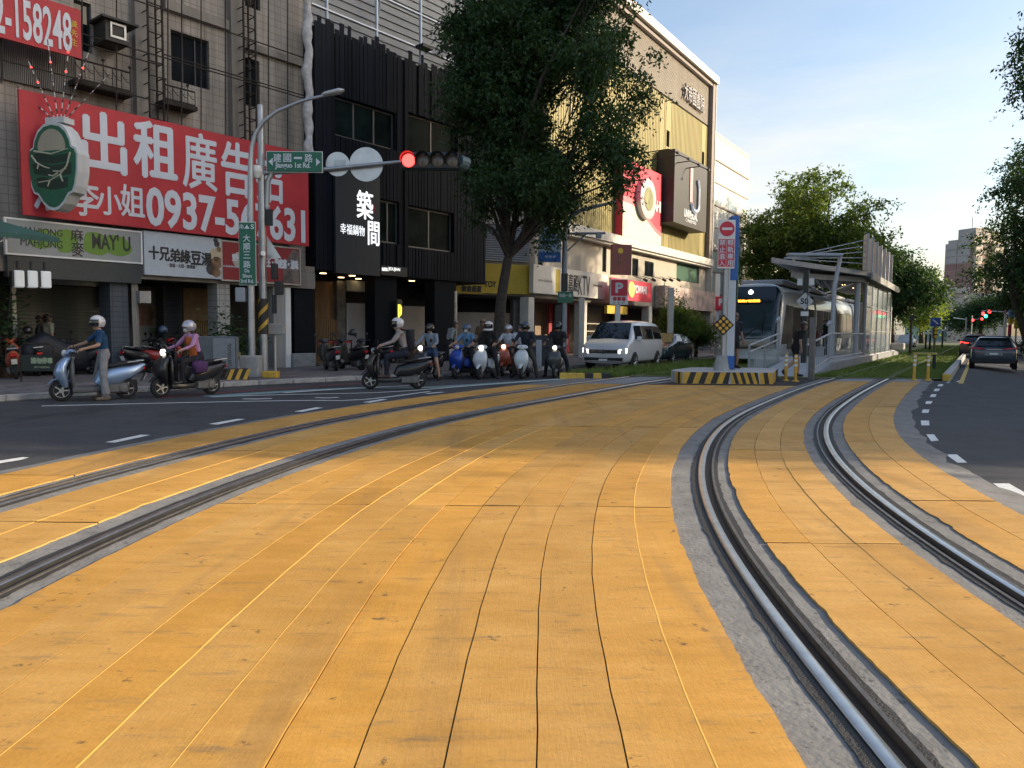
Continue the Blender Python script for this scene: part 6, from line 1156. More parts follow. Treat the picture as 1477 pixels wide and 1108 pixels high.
for ch, py in zip('大順三路', (344.5, 356.5, 368.5, 382)): text('lettering', ch, .2, (Xl(361.5), -.135, Zl(py)), ban_wh, g2, fit=.19, fith=.19, bold=.003)
for s__, py, wd in (('Da', 391, .13), ('Shun', 398.5, .25), ('3rd Rd.', 406, .36)): text('lettering', s__, .15, (Xl(361.5), -.135, Zl(py)), ban_wh, g2, fit=wd, fith=.1, bold=.002)
text('lettering', '南', .15, (Xl(354.5), -.135, Zl(328)), ban_wh, g2, fit=.12, fith=.12); text('lettering', 'S', .15, (Xl(370), -.135, Zl(328)), ban_wh, g2, fit=.09, fith=.13, bold=.003); q = MB(); q.prism([(Xl(358.5), Zl(331)), (Xl(366), Zl(331)), (Xl(362.2), Zl(325))], -.136, -.131); q.build('arrow', ban_wh, g2)
q = MB(); q.b2(Xl(343), Xl(357), -.1, .1, Zl(436), Zl(415), b=.02); q.build('control_box', st_w, lp); q = MB(); q.b2(-.28, .24, -.22, .22, 0, .62, b=.03); q.build('concrete_foot', conc2, lp)
# utility cabinet, planter on it, striped foot
uc = thing('utility_cabinet', 'grey steel utility cabinet with scribbles on the left corner pavement', 'cabinet', (AT(316, 545, 20.8).x, 20.8, SW), R(12)); q = MB(); q.b2(-.5, .48, -.25, .25, .12, 1.15, b=.03); q.build('body', mat('cabinet_grey', (.10, .115, .13), .55, var=.15), uc); q = MB(); q.b2(.482, .5, -.24, .24, .14, 1.12); q.b2(-.1, .47, -.268, -.252, .16, 1.1); q.build('door', mat('cabinet_door', (.20, .22, .24), .5, var=.12), uc); q = MB(); q.b2(-.54, .52, -.29, .29, 0, .115); q.build('plinth', conc2, uc)
q = MB(); rg_ = random.Random(3)
for s in range(3):
    pts = [(.32 + .06 * math.sin(i * 2.1 + s) , -.272, .95 - s * .22 - i * .025) for i in range(9)]; q.tube(pts, .008, 4)
q.build('scribble', black_m, uc)
sf = thing('striped_foot', 'low yellow and black striped concrete block at the kerb by the cabinet', 'block', (AT(330, 550, 20.1).x, 20.1, SW), R(20))
q = MB(); q.b2(-.5, .5, -.15, .3, 0, .3, b=.02); q.build('block', hz_b, sf)
for k in range(3): q = MB(); a = -.06 + .2 * k; q.add([(a, -.158, .005), (a + .1, -.158, .005), (a + .22, -.158, .295), (a + .12, -.158, .295)], [(0, 1, 2, 3)]); q.build('hazard_stripe', hz_y, sf)
t = thing('folding_notice', 'small yellow and white folding notice leaning by the cabinet', 'notice', (AT(340, 535, 21.0).x, 21.0, SW), R(10)); q = MB(); q.box((0, 0, .35), (.24, .03, .7), rx=R(-10)); q.build('board', yel, t); q = MB(); q.box((0, -.03, .32), (.2, .01, .4), rx=R(-10)); q.build('paper', white_m, t)
def plant(name, lab, loc, r, h, n, lm, seed, ls=.16, pot=True, group=None):
    rg = np.random.default_rng(seed); t = thing(name, lab, 'plant', loc, group=group)
    if pot: q = MB(); q.lathe([(r * .35, 0), (r * .5, .25), (r * .52, .27)], n=12); q.build('pot', mat('pot_clay', (.12, .07, .05), .8), t)
    P = rg.normal(0, 1, (n, 3)) * np.array([r * .5, r * .5, h * .3]) + np.array([0, 0, h * .6]); P[:, 2] = np.maximum(P[:, 2], .2); ax = rg.normal(0, 1, (n, 3)); ax[:, 2] = np.abs(ax[:, 2]) * .4; ax /= np.linalg.norm(ax, axis=1)[:, None]; sd = np.cross(ax, rg.normal(0, 1, (n, 3))); sd /= np.linalg.norm(sd, axis=1)[:, None]; q = MB()
    for p, a, s in zip(P, ax, sd): q.add([p, p + a * ls * .5 + s * ls * .2, p + a * ls, p + a * ls * .5 - s * ls * .2], [(0, 1, 2, 3)])
    q.build('foliage', lm, t, fix=False); q = MB()
    for k in range(6): q.tube([(0, 0, .2), tuple(P[k] * .6), tuple(P[k])], .008, 4)
    q.build('stems', bark, t); return t
plant('potted_plant', 'bushy potted plant standing behind the utility cabinet', (AT(325, 540, 21.6).x, 21.6, SW), .55, 1.5, 500, leaf_dark, 1); plant('potted_plant', 'leafy potted plant between cabinet and lamp post', (AT(350, 540, 22.4).x, 22.4, SW), .5, 1.1, 350, leaf_dark, 2)
plant('potted_plant', 'green climbing plant at the far left edge by the tent pole', (AT(6, 540, 20.5).x, 20.5, SW), .5, 2.4, 500, leaf_dark, 4)
# no parking barrier
nb = thing('no_parking_barrier', 'dark tubular barrier with green no parking board outside the shutter', 'barrier', (AT(55, 560, 18.6).x, 18.6, SW), R(4)); w_ = 46 * 18.6 / 1100; q = MB(); zb = .95
q.tube([(-w_ / 2, 0, 0), (-w_ / 2, 0, zb - .08), (-w_ / 2 + .08, 0, zb), (w_ / 2 - .08, 0, zb), (w_ / 2, 0, zb - .08), (w_ / 2, 0, 0)], .022, 8); q.build('frame', iron, nb)
q = MB(); q.b2(-w_ / 2 + .02, w_ / 2 - .02, -.02, .02, .28, .68, b=.005); q.build('board', mat('barrier_board', (.012, .02, .017), .5), nb); bl_t = mat('barrier_letter', (.32, .40, .27), .6); text('lettering', '請勿停車', .2, (.12, -.026, .54), bl_t, nb, fit=.5, fith=.14, bold=.004); text('lettering', 'NO PARKING', .1, (.12, -.026, .38), bl_t, nb, fit=.36, fith=.05)
# tent at the left edge
tn = thing('market_tent', 'green canvas tent corner with slim white pole at the left edge', 'tent', (AT(-40, 560, 18.0).x, 18.0, SW)); kk = 18 / 1100; Zt = lambda py: AT(0, py, 18.0).z - SW; Xt = lambda px: (px + 40) * kk
q = MB(); rf = [(Xt(-10), -.4, Zt(312)), (Xt(72), .6, Zt(338)), (Xt(10), -1.0, Zt(338)), (Xt(-60), -1.2, Zt(340)), (Xt(-60), 2, Zt(320))]; q.add(rf, [(0, 2, 1), (0, 3, 2), (0, 1, 4), (0, 4, 3)]); q.add([rf[2], rf[1], (rf[1][0], rf[1][1], rf[1][2] - .12), (rf[2][0], rf[2][1], rf[2][2] - .12)], [(0, 1, 2, 3)]); q.build('canopy', mat('tent_green', (.035, .10, .085), .75, var=.2, scale=2), tn)
q = MB(); q.tube([(Xt(4), -.6, 0), (Xt(-1), -.6, Zt(330))], .025, 6); q.tube([(Xt(2), -.6, Zt(368)), (Xt(40), -.2, Zt(338))], .018, 5); q.build('pole', white_m, tn)
# rope barrier in front of the restaurant
rb = FA.thing('rope_barrier', 'red belt barrier on slim black stands outside the restaurant', 'barrier', FA.x(455, .3, 530), .3, SW)
x2 = FA.x(507, .3, 530) - FA.x(455, .3, 530)
for f_ in (0, .5, 1): q = MB(); q.lathe([(.16, 0), (.16, .03), (.03, .05), (.03, .95)], (x2 * f_, 0, 0), n=12); q.build('stand', black_m, rb)
q = MB(); q.b2(0, x2, -.01, .01, .84, .92); q.build('belt', mat('belt_red', (.30, .02, .025), .7), rb)
# ---------------------------------------------------------------- posts near the cinema
t = thing('street_lamp', 'tall street lamp with arched arm rising among the waiting riders', 'street lamp', (AT(812.5, 520, 30.5).x, 30.5, SW)); kk = 30.5 / 1100; Zc = lambda py: AT(812, py, 30.5).z - SW; Xc = lambda px: (px - 812.5) * kk
q = MB(); q.tube([(0, 0, 0), (0, 0, Zc(335)), (Xc(815), 0, Zc(322)), (Xc(822), 0, Zc(311)), (Xc(835), 0, Zc(303)), (Xc(858), 0, Zc(297)), (Xc(884), 0, Zc(290))], [.13, .1, .095, .09, .08, .07, .05], 10); q.build('post', mat('lamp_blue_grey', (.22, .26, .32), .45, .4, var=.1), t, smooth=60); q = MB(); q.tube([(0, 0, Zc(337)), (Xc(870), 0, Zc(336))], .05, 6); q.tube([(Xc(816), 0, Zc(362)), (Xc(842), 0, Zc(338))], .035, 5); q.b2(Xc(857), Xc(864), -.1, .1, Zc(343), Zc(335)); q.build('side_arm', MATS['lamp_blue_grey'], t)
q = MB(); q.b2(Xc(803), Xc(825), -.17, -.14, Zc(437), Zc(421)); g3 = q.build('street_name_plate', green_b, t); text('lettering', '建國一路', .2, (Xc(814), -.175, Zc(426.5)), ban_wh, g3, fit=.5, fith=.14); q = MB(); q.b2(Xc(800), Xc(809), -.12, .1, Zc(468), Zc(440)); q.b2(Xc(808), Xc(817), -.2, .1, Zc(420), Zc(395)); q.build('signal_box', black_m, t)
t = thing('parking_post', 'red and white parking sign on a white post above the van', 'sign', (AT(890, 500, 37.5).x, 37.5, SW)); kk = 37.5 / 1100; Zc = lambda py: AT(890, py, 37.5).z - SW; Xc = lambda px: (px - 890) * kk
q = MB(); q.b2(-.12, .12, -.1, .1, 0, Zc(440)); q.build('post', white_m, t); q = MB(); q.b2(Xc(878), Xc(904), -.16, -.02, Zc(440), Zc(403), b=.02); q.build('plate', white_m, t); q = MB(); q.b2(Xc(879.5), Xc(902.5), -.175, -.162, Zc(427), Zc(404)); q.build('red_panel', sred, t); text('lettering', 'P', .5, (Xc(891), -.18, Zc(415.5)), ban_wh, t, fit=.38, fith=.5, bold=.02); text('lettering', '停車場', .3, (Xc(891), -.168, Zc(431.5)), sred, t, fit=.62, fith=.2, bold=.006); text('lettering', '←←←', .2, (Xc(891), -.168, Zc(437)), dk, t, fit=.6, fith=.08)
t = thing('parking_post', 'second red P parking sign half hidden behind the totem', 'sign', (AT(1033, 500, 44).x, 44, SW)); kk = 44 / 1100; Zc = lambda py: AT(1033, py, 44).z - SW
q = MB(); q.b2(-.12, .1, -.1, .1, 0, Zc(395)); q.build('post', white_m, t); q = MB(); q.b2(-.15, .4, -.16, -.12, Zc(448), Zc(428)); q.build('red_panel', sred, t); text('lettering', 'P', .4, (.15, -.18, Zc(436)), ban_wh, t, fit=.25, fith=.4, bold=.02)
for (px, pt, lab) in ((966, 415, 'white steel post in front of the clipped pine'), (838, 430, 'white steel post left of the van roof')):
    t = thing('steel_post', lab, 'post', (AT(px, 500, 38.5).x, 38.5, SW)); q = MB(); q.b2(-.14, .14, -.12, .12, 0, AT(px, pt, 38.5).z - SW, b=.02); q.build('post', trim_w, t)
q = MB(); q.box((0, 0, .6), (1.6, .6, 1.2), b=.03); o = q.build('dark_cabinet', mat('cabinet_navy', (.03, .037, .045), .6, var=.15), loc=(AT(775, 520, 30.8).x, 30.8, SW)); tag(o, 'dark low utility cabinet behind the waiting riders', 'cabinet')
t = thing('white_board', 'narrow upright white board behind the white scooter', 'board', (AT(777, 520, 27.2).x, 27.2, SW)); q = MB(); q.b2(-.1, .1, -.03, .03, .1, 1.05, b=.01); q.build('board', mat('board_bluegrey', (.40, .43, .47), .6), t); q = MB(); q.b2(-.12, .12, -.1, .1, 0, .1); q.build('foot', conc2, t)
# ---------------------------------------------------------------- small things down the far street
def far_signal(px, py, Y, lab, lamps, hpx, arm=0):
    p = AT(px, py, Y); t = thing('traffic_light', lab, 'traffic light', (p.x, Y, road_z(p.x, Y))); k = Y / 1100; q = MB(); q.tube([(0, 0, 0), (0, 0, p.z + .6)], .08, 6)
    if arm: q.tube([(0, 0, p.z), (arm * k, 0, p.z + .1)], .05, 5)
    q.build('post', galv, t)
    for (dx, dy, m) in lamps:
        q = MB(); q.box((dx * k, -.1, p.z - dy * k - p.z * 0), (.42, .2, .42), b=.04); q.build('housing', black_m, t); q = MB(); q.lathe([(.19, 0), (.15, -.06)], (dx * k, -.2, p.z - dy * k), axis='y', n=12); q.build('lamp_lens', m, t)
    return t
greenL = mat('signal_green', (.02, .7, .4), .4, var=0, emit=(.04, 1.0, .5), estr=3.5)
far_signal(1450, 446, 84, 'far traffic signal glowing red twice and green over the right lane', [(-33, 3, redL), (-24, 0, redL), (-29, 6.5, greenL)], 0, -34)
far_signal(1402, 461, 110, 'farthest pair of red signal lamps left of the right lane', [(0, 1, redL), (13, -1, redL)], 0, 14)
t = thing('warning_signal', 'yellow triple lamp signal with blue arrow plate by the track', 'signal', (AT(1347, 510, 36).x, 36, .05)); k = 36 / 1100; zz = lambda py: AT(1347, py, 36).z - .05; q = MB(); q.tube([(0, 0, 0), (0, 0, zz(462))], .05, 6); q.build('post', mat('post_stripe', (.12, .10, .03), .6), t); q = MB(); q.b2(-.09, .09, -.08, .08, zz(488), zz(472), b=.02); q.build('housing', black_m, t)
for py in (475, 480, 485.5): q = MB(); q.lathe([(.075, 0), (.06, -.03)], (0, -.082, zz(py)), axis='y', n=10); q.build('lamp_lens', mat('amber_lens', (.75, .45, .04), .3), t)
q = MB(); q.b2(-.24, .24, -.03, -.01, zz(471), zz(458.5), b=.008); q.build('arrow_plate', mat('plate_blue', (.015, .06, .3), .45), t); q = MB(); q.tube([(-.13, -.035, zz(461.5)), (.1, -.035, zz(467.5))], .03, 4); q.build('arrow', white_m, t)
t = thing('track_gate', 'low yellow bar across the right hand track', 'barrier', (AT(1318, 515, 31).x, 31, .05)); k = 31 / 1100; zz = AT(1330, 509.5, 31).z - .05; q = MB(); q.b2(-.05, 33 * k, -.05, .05, zz - .05, zz + .03); q.build('bar', mat('bar_yellow', (.50, .42, .12), .5), t); q = MB(); q.b2(30 * k - .04, 30 * k + .04, -.04, .04, 0, zz - .052); q.b2(.0, .08, -.04, .04, 0, zz - .052); q.build('post', mat('post_dark_green', (.02, .03, .028), .5), t)
for (px, Y, pt, lab) in ((1315, 55, 455, 'dark post with small square plate behind the platform end'), (1336, 70, 478, 'short dark post with white light near the far crossing'), (1342, 70, 478, 'second short dark post with white light near the far crossing'), (1360, 85, 474, 'slim dark post beyond the blue arrow plate'), (1394, 95, 458, 'pale post with side arm beyond the median kerb')):
    p = AT(px, pt, Y); t = thing('track_post', lab, 'post', (p.x, Y, .03)); q = MB(); q.tube([(0, 0, 0), (0, 0, p.z)], .09, 6); q.build('post', galv if px > 1380 else black_m, t); q = MB(); 
    if px > 1380: q.tube([(0, 0, p.z - .3), (-1.6, 0, p.z - .1)], .08, 5)
    else: q.box((0, -.1, p.z - .2), (.32, .05, .36) if px < 1320 else (.28, .1, .2))
    q.build('plate', MATS['signal_dark'] if px == 1315 else white_m, t)
for i, (px, py, w_, h_, c_, lab) in enumerate(((1459, 462, 6, 10, (.60, .36, .03), 'small yellow shop sign far along the right pavement'), (1468, 468, 8, 12, (.62, .38, .03), 'larger yellow shop sign nearest the right edge'), (1461, 452, 10, 12, (.12, .25, .35), 'pale blue shop sign above the yellow ones'), (1457, 476, 4, 14, (.45, .04, .08), 'narrow red upright sign far along the right pavement'))):
    Y = 74; p = AT(px, py, Y); k = Y / 1100; t = thing('shop_sign', lab, 'sign', (p.x, Y, p.z)); q = MB(); q.b2(-w_ * k / 2, w_ * k / 2, 0, .15, -h_ * k / 2, h_ * k / 2); q.build('board', mat('far_sign_%d' % i, c_, .6, var=.1), t); q = MB(); q.b2(-.06, .06, .16, .26, -p.z + road_z(p.x, Y), h_ * k / 2); q.build('post', galv, t)
p = AT(1453, 450, 80); t = thing('round_sign', 'round white and red sign above the far right lane', 'sign', (p.x, 80, p.z)); q = MB(); q.lathe([(.34, 0), (.34, -.03)], axis='y', n=18); q.build('rim', sred, t); q = MB(); q.lathe([(.26, -.032), (.26, -.04)], axis='y', n=18); q.build('disc', white_m, t); q = MB(); q.tube([(0, .08, .4), (0, .08, -p.z)], .06, 5); q.build('post', galv, t)
rbk = thing('street_block', 'dark shop row behind the trees along the right pavement', 'building', tuple(FP.w(45, -19, -.3)), FP.rz + math.pi); m_ = MB(); m_.b2(-60, 0, .2, 10, 0, 11); m_.build('wall', mat('row_dark', (.20, .19, .18), .8, var=.4, scale=.4), rbk)
for i in range(12): q = MB(); q.b2(-58 + 4.8 * i, -54.5 + 4.8 * i, -.02, .18, 3.0, 4.2); q.build('shop_fascia', mat('fascia_%d' % (i % 4), ((.4, .1, .08), (.1, .2, .35), (.5, .42, .3), (.15, .3, .15))[i % 4], .6), rbk); q = MB(); q.b2(-58 + 4.8 * i, -54.5 + 4.8 * i, .05, .19, .1, 2.8); q.build('shop_front', dark_in, rbk)
# ================================================================ VEHICLES
tyre_m = mat('tyre', (.016, .016, .017), .8, var=.2, scale=20); rim_m = mat('alloy_rim', (.40, .41, .42), .35, .8, var=.1); rim_k = mat('black_rim', (.03, .03, .032), .4, .5); lampW = mat('headlamp_lit', (1, .95, .85), .2, var=0, emit=(1, .88, .66), estr=2.2); lampC = mat('lamp_clear', (.55, .56, .55), .1, var=0, spec=.8); tailR = mat('tail_lamp', (.35, .01, .012), .25, var=0, emit=(1, .04, .03), estr=.02); tailB = mat('brake_lamp', (.6, .02, .02), .25, var=0, emit=(1, .05, .03), estr=1.6); chrome = mat('chrome', (.65, .66, .67), .12, 1.0, var=0); car_glass = mat('car_glass', (.014, .017, .019), .04, var=0, spec=.9)
def wheel_parts(parent, x, y, r, w, side, rim=rim_m):
    q = MB(); q.lathe([(r * .62, -w / 2), (r * .9, -w / 2), (r, -w * .32), (r, w * .32), (r * .9, w / 2), (r * .62, w / 2)], (x, y, r), axis='x', n=22); o = q.build('wheel', tyre_m, parent, smooth=40)
    q = MB(); s = side
    for k in range(7):
        a = 2 * math.pi * k / 7; q.tube([(x + s * (w * .45), y, r), (x + s * (w * .47), y + r * .62 * math.cos(a), r + r * .62 * math.sin(a))], [r * .12, r * .07], 4)
    q.lathe([(r * .64, -w * .3), (r * .64, w * .3)], (x, y, r), axis='x', n=18); q.build('rim', rim, o)
def car(name, label, cat, loc, rz, stations, paint, wheels, wins, kind):
    """stations: (y, w, zb, zbelt, wr, zroof) front first; wins: (name, [(y,zf) x4]) on the sides"""
    t = thing(name, label, cat, loc, rz); rings = []
    for (y, w_, zb, zt, wr, zr) in stations:
        hp = [(0, zb), (w_ * .82, zb), (w_ * .97, zb + .10), (w_, zb + .28 * (zt - zb) + .04), (w_, zt - .10), (w_ * .985, zt), (wr + (w_ * .985 - wr) * .12, zt + (zr - zt) * .72), (wr * .9, zr - .03 - .05 * (zr - zt)), (wr * .55, zr), (0, zr + .015)]
        rings.append([(x, y, z) for (x, z) in hp] + [(-x, y, z) for (x, z) in hp[-2:0:-1]])
    q = MB(); q.loft(rings); b = q.build('body', paint, t, smooth=32)
    mod = b.modifiers.new('sub', 'SUBSURF'); mod.levels = 1; mod.render_levels = 1
    def xat(y, z):
        for i in range(len(stations) - 1):
            a, c = stations[i], stations[i + 1]
            if a[0] <= y <= c[0]:
                f = (y - a[0]) / (c[0] - a[0]); w_, zt, wr, zr = [a[k] + (c[k] - a[k]) * f for k in (1, 3, 4, 5)]
                g = min(max((z - zt) / max(zr - zt, .01) / .72, 0), 1.2); return w_ * .985 + (wr + (w_ * .985 - wr) * .12 - w_ * .985) * g
        return stations[-1][1]
    for nm, pts in wins:
        for s in (-1, 1): q = MB(); P = [(s * (xat(y, z) + .006), y, z) for (y, z) in pts]; P2 = [(s * (xat(y, z) - .03), y, z) for (y, z) in pts]; n = len(P); q.add(P + P2, [tuple(range(n))] + [(k, (k + 1) % n, n + (k + 1) % n, n + k) for k in range(n)]); q.build(nm, car_glass, t)
    for (y, r, x) in wheels:
        for s in (-1, 1):
            q = MB(); q.lathe([(r + .06, -.02), (r + .055, .012)], (s * (x + .0), y, r + .01), axis='x', n=24); q.build('wheel_arch', mat('arch_black', (.012, .012, .013), .7), t); wheel_parts(t, s * (x - .06), y, r, .2, s)
    return t
def plate4(t, P, m, nm, off=(0, 0, 0), dep=None):
    q = MB(); P = [Vector(p) + Vector(off) for p in P]; q.add(P, [(0, 1, 2, 3)]); return q.build(nm, m, t)
# --- white passenger van
vp = mat('van_white', (.62, .64, .66), .28, var=.03, coat=.6); vrz = -R(31.5) + R(4); vl = Vector((3.35, 29.4, 0)) + Vector((SD[0], SD[1], 0)) * 2.45
van = car('passenger_van', 'white passenger van with lit headlamps waiting at the median', 'van', (vl.x, vl.y, 0), vrz,
    [(-2.46, .72, .32, .62, .62, .70), (-2.42, .86, .26, .80, .78, .90), (-2.25, .93, .24, 1.00, .86, 1.06), (-1.75, .95, .24, 1.12, .87, 1.20), (-1.45, .95, .24, 1.16, .82, 1.50), (-1.05, .95, .24, 1.18, .76, 1.86), (-.6, .95, .24, 1.18, .76, 1.94), (1.0, .95, .24, 1.18, .77, 1.96), (2.2, .94, .26, 1.18, .76, 1.92), (2.42, .90, .32, 1.15, .72, 1.80), (2.46, .82, .4, 1.1, .66, 1.7)], vp, [(-1.5, .33, .94), (1.5, .33, .94)],
    [('front_window', [(-1.42, 1.20), (-.45, 1.20), (-.45, 1.74), (-1.08, 1.74)]), ('side_window', [(-.36, 1.2), (.95, 1.2), (.95, 1.74), (-.36, 1.74)]), ('side_window', [(1.03, 1.2), (2.15, 1.2), (2.08, 1.72), (1.03, 1.74)])], 'van')
plate4(van, [(-.80, -1.79, 1.19), (.80, -1.79, 1.19), (.66, -1.09, 1.83), (-.66, -1.09, 1.83)], car_glass, 'windscreen', (0, -.035, .022))
q = MB(); q.b2(-.62, .62, -2.475, -2.40, .66, .80, b=.02); q.b2(-.80, .80, -2.47, -2.40, .38, .50, b=.02); q.build('grille', MATS['black_plastic'], van)
q = MB(); q.b2(-.6, .6, -2.482, -2.476, .71, .725); q.b2(-.6, .6, -2.482, -2.476, .755, .768); q.b2(-.82, .82, -2.478, -2.471, .345, .36); q.build('chrome_strip', chrome, van)
for s in (-1, 1):
    q = MB(); q.loft([[(s * .60, -2.475, .66), (s * .60, -2.475, .79), (s * .60, -2.38, .79), (s * .60, -2.38, .66)], [(s * .90, -2.36, .68), (s * .90, -2.34, .86), (s * .90, -2.26, .86), (s * .90, -2.28, .68)]]); q.build('headlight', lampW, van)
    q = MB(); q.box((s * 1.06, -1.33, 1.22), (.2, .1, .2), b=.04); q.build('door_mirror', vp, van)
    q = MB(); q.b2(s * .72 - .1, s * .72 + .1, -2.468, -2.45, .4, .47); q.build('fog_lamp', lampC, van)
rg_ = MB(); rg_.tube([(.085 * math.cos(a), -2.49, .735 + .085 * math.sin(a)) for a in np.linspace(0, 6.283, 22)], .011, 5); rg_.tube([(-.055, -2.49, .785), (-.03, -2.49, .69), (0, -2.49, .74), (.03, -2.49, .69), (.055, -2.49, .785)], .009, 4); rg_.tube([(-.025, -2.49, .80), (0, -2.49, .745), (.025, -2.49, .80)], .009, 4); rg_.build('round_emblem', chrome, van)
q = MB(); q.b2(-.17, .17, -2.50, -2.472, .36, .45, b=.006); o = q.build('number_plate', white_m, van)
q = MB(); q.tube([(-.5, -1.83, 1.2), (.1, -1.70, 1.27)], .01, 4); q.tube([(.2, -1.83, 1.2), (.75, -1.72, 1.25)], .01, 4); q.build('wiper', black_m, van)
# --- dark green hatchback behind it
hp_ = mat('car_dark_green', (.022, .05, .052), .25, var=.03, coat=.6); hl = Vector((6.45, 35.8, 0)) + Vector((SD[0], SD[1], 0)) * 2.0
def hatch(name, lab, loc, rz, paint, cat='car'):
    return car(name, lab, cat, loc, rz, [(-2.0, .62, .30, .52, .55, .58), (-1.95, .76, .22, .66, .68, .74), (-1.7, .84, .20, .80, .78, .86), (-1.0, .86, .20, .90, .80, .98), (-.75, .86, .20, .92, .74, 1.14), (-.3, .86, .20, .94, .64, 1.42), (.3, .86, .2, .95, .64, 1.47), (1.1, .86, .2, .96, .64, 1.44), (1.6, .85, .22, .98, .66, 1.25), (1.85, .82, .26, .95, .72, 1.02), (1.95, .74, .34, .88, .66, .92)], paint, [(-1.25, .30, .85), (1.2, .30, .85)], [('front_window', [(-.72, .96), (.25, .97), (.25, 1.34), (-.3, 1.32)]), ('side_window', [(.33, .97), (1.4, .99), (1.15, 1.32), (.33, 1.34)])], 'hatch')
hc = hatch('hatchback_car', 'dark green hatchback queued behind the white van', (hl.x, hl.y, 0), -R(31.5), hp_)
plate4(hc, [(-.74, -1.02, .99), (.74, -1.02, .99), (.58, -.35, 1.40), (-.58, -.35, 1.40)], car_glass, 'windscreen', (0, -.04, .02))
for s in (-1, 1):
    q = MB(); q.loft([[(s * .46, -1.99, .56), (s * .46, -1.99, .66), (s * .46, -1.88, .68), (s * .46, -1.88, .56)], [(s * .80, -1.82, .60), (s * .80, -1.82, .72), (s * .80, -1.74, .74), (s * .80, -1.74, .60)]]); q.build('headlight', lampC, hc); q = MB(); q.box((s * .96, -.62, 1.0), (.16, .1, .13), b=.03); q.build('door_mirror', hp_, hc)
q = MB(); q.b2(-.42, .42, -2.01, -1.95, .36, .5, b=.02); q.build('grille', black_m, hc); q = MB(); q.b2(-.17, .17, -2.03, -2.0, .38, .47); q.build('number_plate', white_m, hc)
# --- dark blue SUV seen from behind
sp0 = (21.7, 34.4); sv_p = mat('car_slate_blue', (.035, .05, .075), .28, .3, var=.03, coat=.6); sl_ = Vector((sp0[0], sp0[1], 0)) + Vector((SD[0], SD[1], 0)) * 2.0; sz = road_z(sl_.x, sl_.y)
def suv(name, lab, loc, rz, paint):
    return car(name, lab, 'car', loc, rz, [(-2.15, .64, .34, .64, .56, .72), (-2.08, .80, .28, .80, .72, .88), (-1.7, .88, .26, .94, .80, 1.0), (-1.0, .90, .26, 1.02, .80, 1.08), (-.4, .90, .26, 1.04, .66, 1.50), (.2, .90, .26, 1.05, .66, 1.56), (1.3, .90, .26, 1.06, .66, 1.54), (1.75, .89, .28, 1.06, .64, 1.46), (2.0, .89, .30, 1.0, .74, 1.16), (2.13, .86, .34, .92, .74, .98), (2.18, .76, .42, .84, .62, .9)], paint, [(-1.35, .34, .89), (1.32, .34, .89)], [('front_window', [(-.7, 1.07), (.25, 1.08), (.25, 1.44), (-.35, 1.40)]), ('side_window', [(.33, 1.08), (1.2, 1.09), (1.2, 1.43), (.33, 1.44)])], 'suv')
def suv_rear(t, brake):
    plate4(t, [(-.70, 2.06, 1.08), (.70, 2.06, 1.08), (.58, 1.80, 1.44), (-.58, 1.80, 1.44)], car_glass, 'rear_window', (0, .04, .02))
    q = MB(); q.box((0, 1.86, 1.52), (1.16, .3, .04), b=.012); q.build('roof_spoiler', MATS['car_slate_blue'] if brake is tailR else black_m, t)
    for s in (-1, 1): q = MB(); q.loft([[(s * .38, 2.20, .93), (s * .38, 2.20, .98), (s * .38, 2.1, .98), (s * .38, 2.1, .93)], [(s * .87, 2.08, .92), (s * .87, 2.06, 1.05), (s * .87, 1.9, 1.05), (s * .87, 1.9, .92)]]); q.build('tail_light', brake, t); q = MB(); q.box((s * 1.0, -.55, 1.1), (.18, .1, .14), b=.03); q.build('door_mirror', black_m, t)
    q = MB(); q.prism([(-.36, .66), (.36, .66), (.30, .84), (-.30, .84)], 2.175, 2.20); q.build('plate_recess', mat('plate_recess', (.20, .22, .24), .5), t); q = MB(); q.b2(-.16, .16, 2.202, 2.21, .70, .78); q.build('number_plate', white_m, t)
    q = MB(); q.b2(-.84, .84, 2.06, 2.20, .30, .52, b=.04); q.build('rear_bumper', mat('bumper_black', (.02, .021, .023), .7), t); q = MB(); q.b2(-.3, .3, 2.2, 2.212, .93, .955); q.build('chrome_strip', chrome, t)
sv = suv('sport_utility_car', 'slate blue sport utility car driving away in the right lane', (sl_.x, sl_.y, sz), -R(31.5) + math.pi, sv_p); suv_rear(sv, tailR)
sp1 = Gr(1406, 516); sl2 = Vector((sp1[0], sp1[1], 0)) + Vector((SD[0], SD[1], 0)) * 2; c2_ = suv('sport_utility_car', 'dark car with glowing brake lamps ahead of the slate blue car', (sl2.x, sl2.y, road_z(sl2.x, sl2.y)), -R(31.5) + math.pi, mat('car_maroon', (.05, .02, .025), .3, var=.03, coat=.5)); suv_rear(c2_, tailB)
for i, (d_, o_, col, lab, br) in enumerate(((34, 0, (.05, .05, .055), 'far dark car queued below the signals', tailB), (41, 3.2, (.25, .26, .27), 'far silver car queued in the outer lane', tailR), (48, .2, (.5, .5, .5), 'farthest pale car in the right lane queue', tailB))):
    p = np.array(sp0) + SD * d_ + SN * o_; t = suv('queued_car', lab, (p[0], p[1], road_z(*p)), -R(31.5) + math.pi, mat('car_far_%d' % i, col, .3, var=.03, coat=.5)); suv_rear(t, br)
pc = G(1309, 492); t = hatch('far_car', 'pale blue car crossing far beyond the platform end', (AT(1308, 490, 85).x, 85, 0), -R(31.5), mat('car_pale_blue', (.40, .46, .52), .3, var=.03, coat=.5))
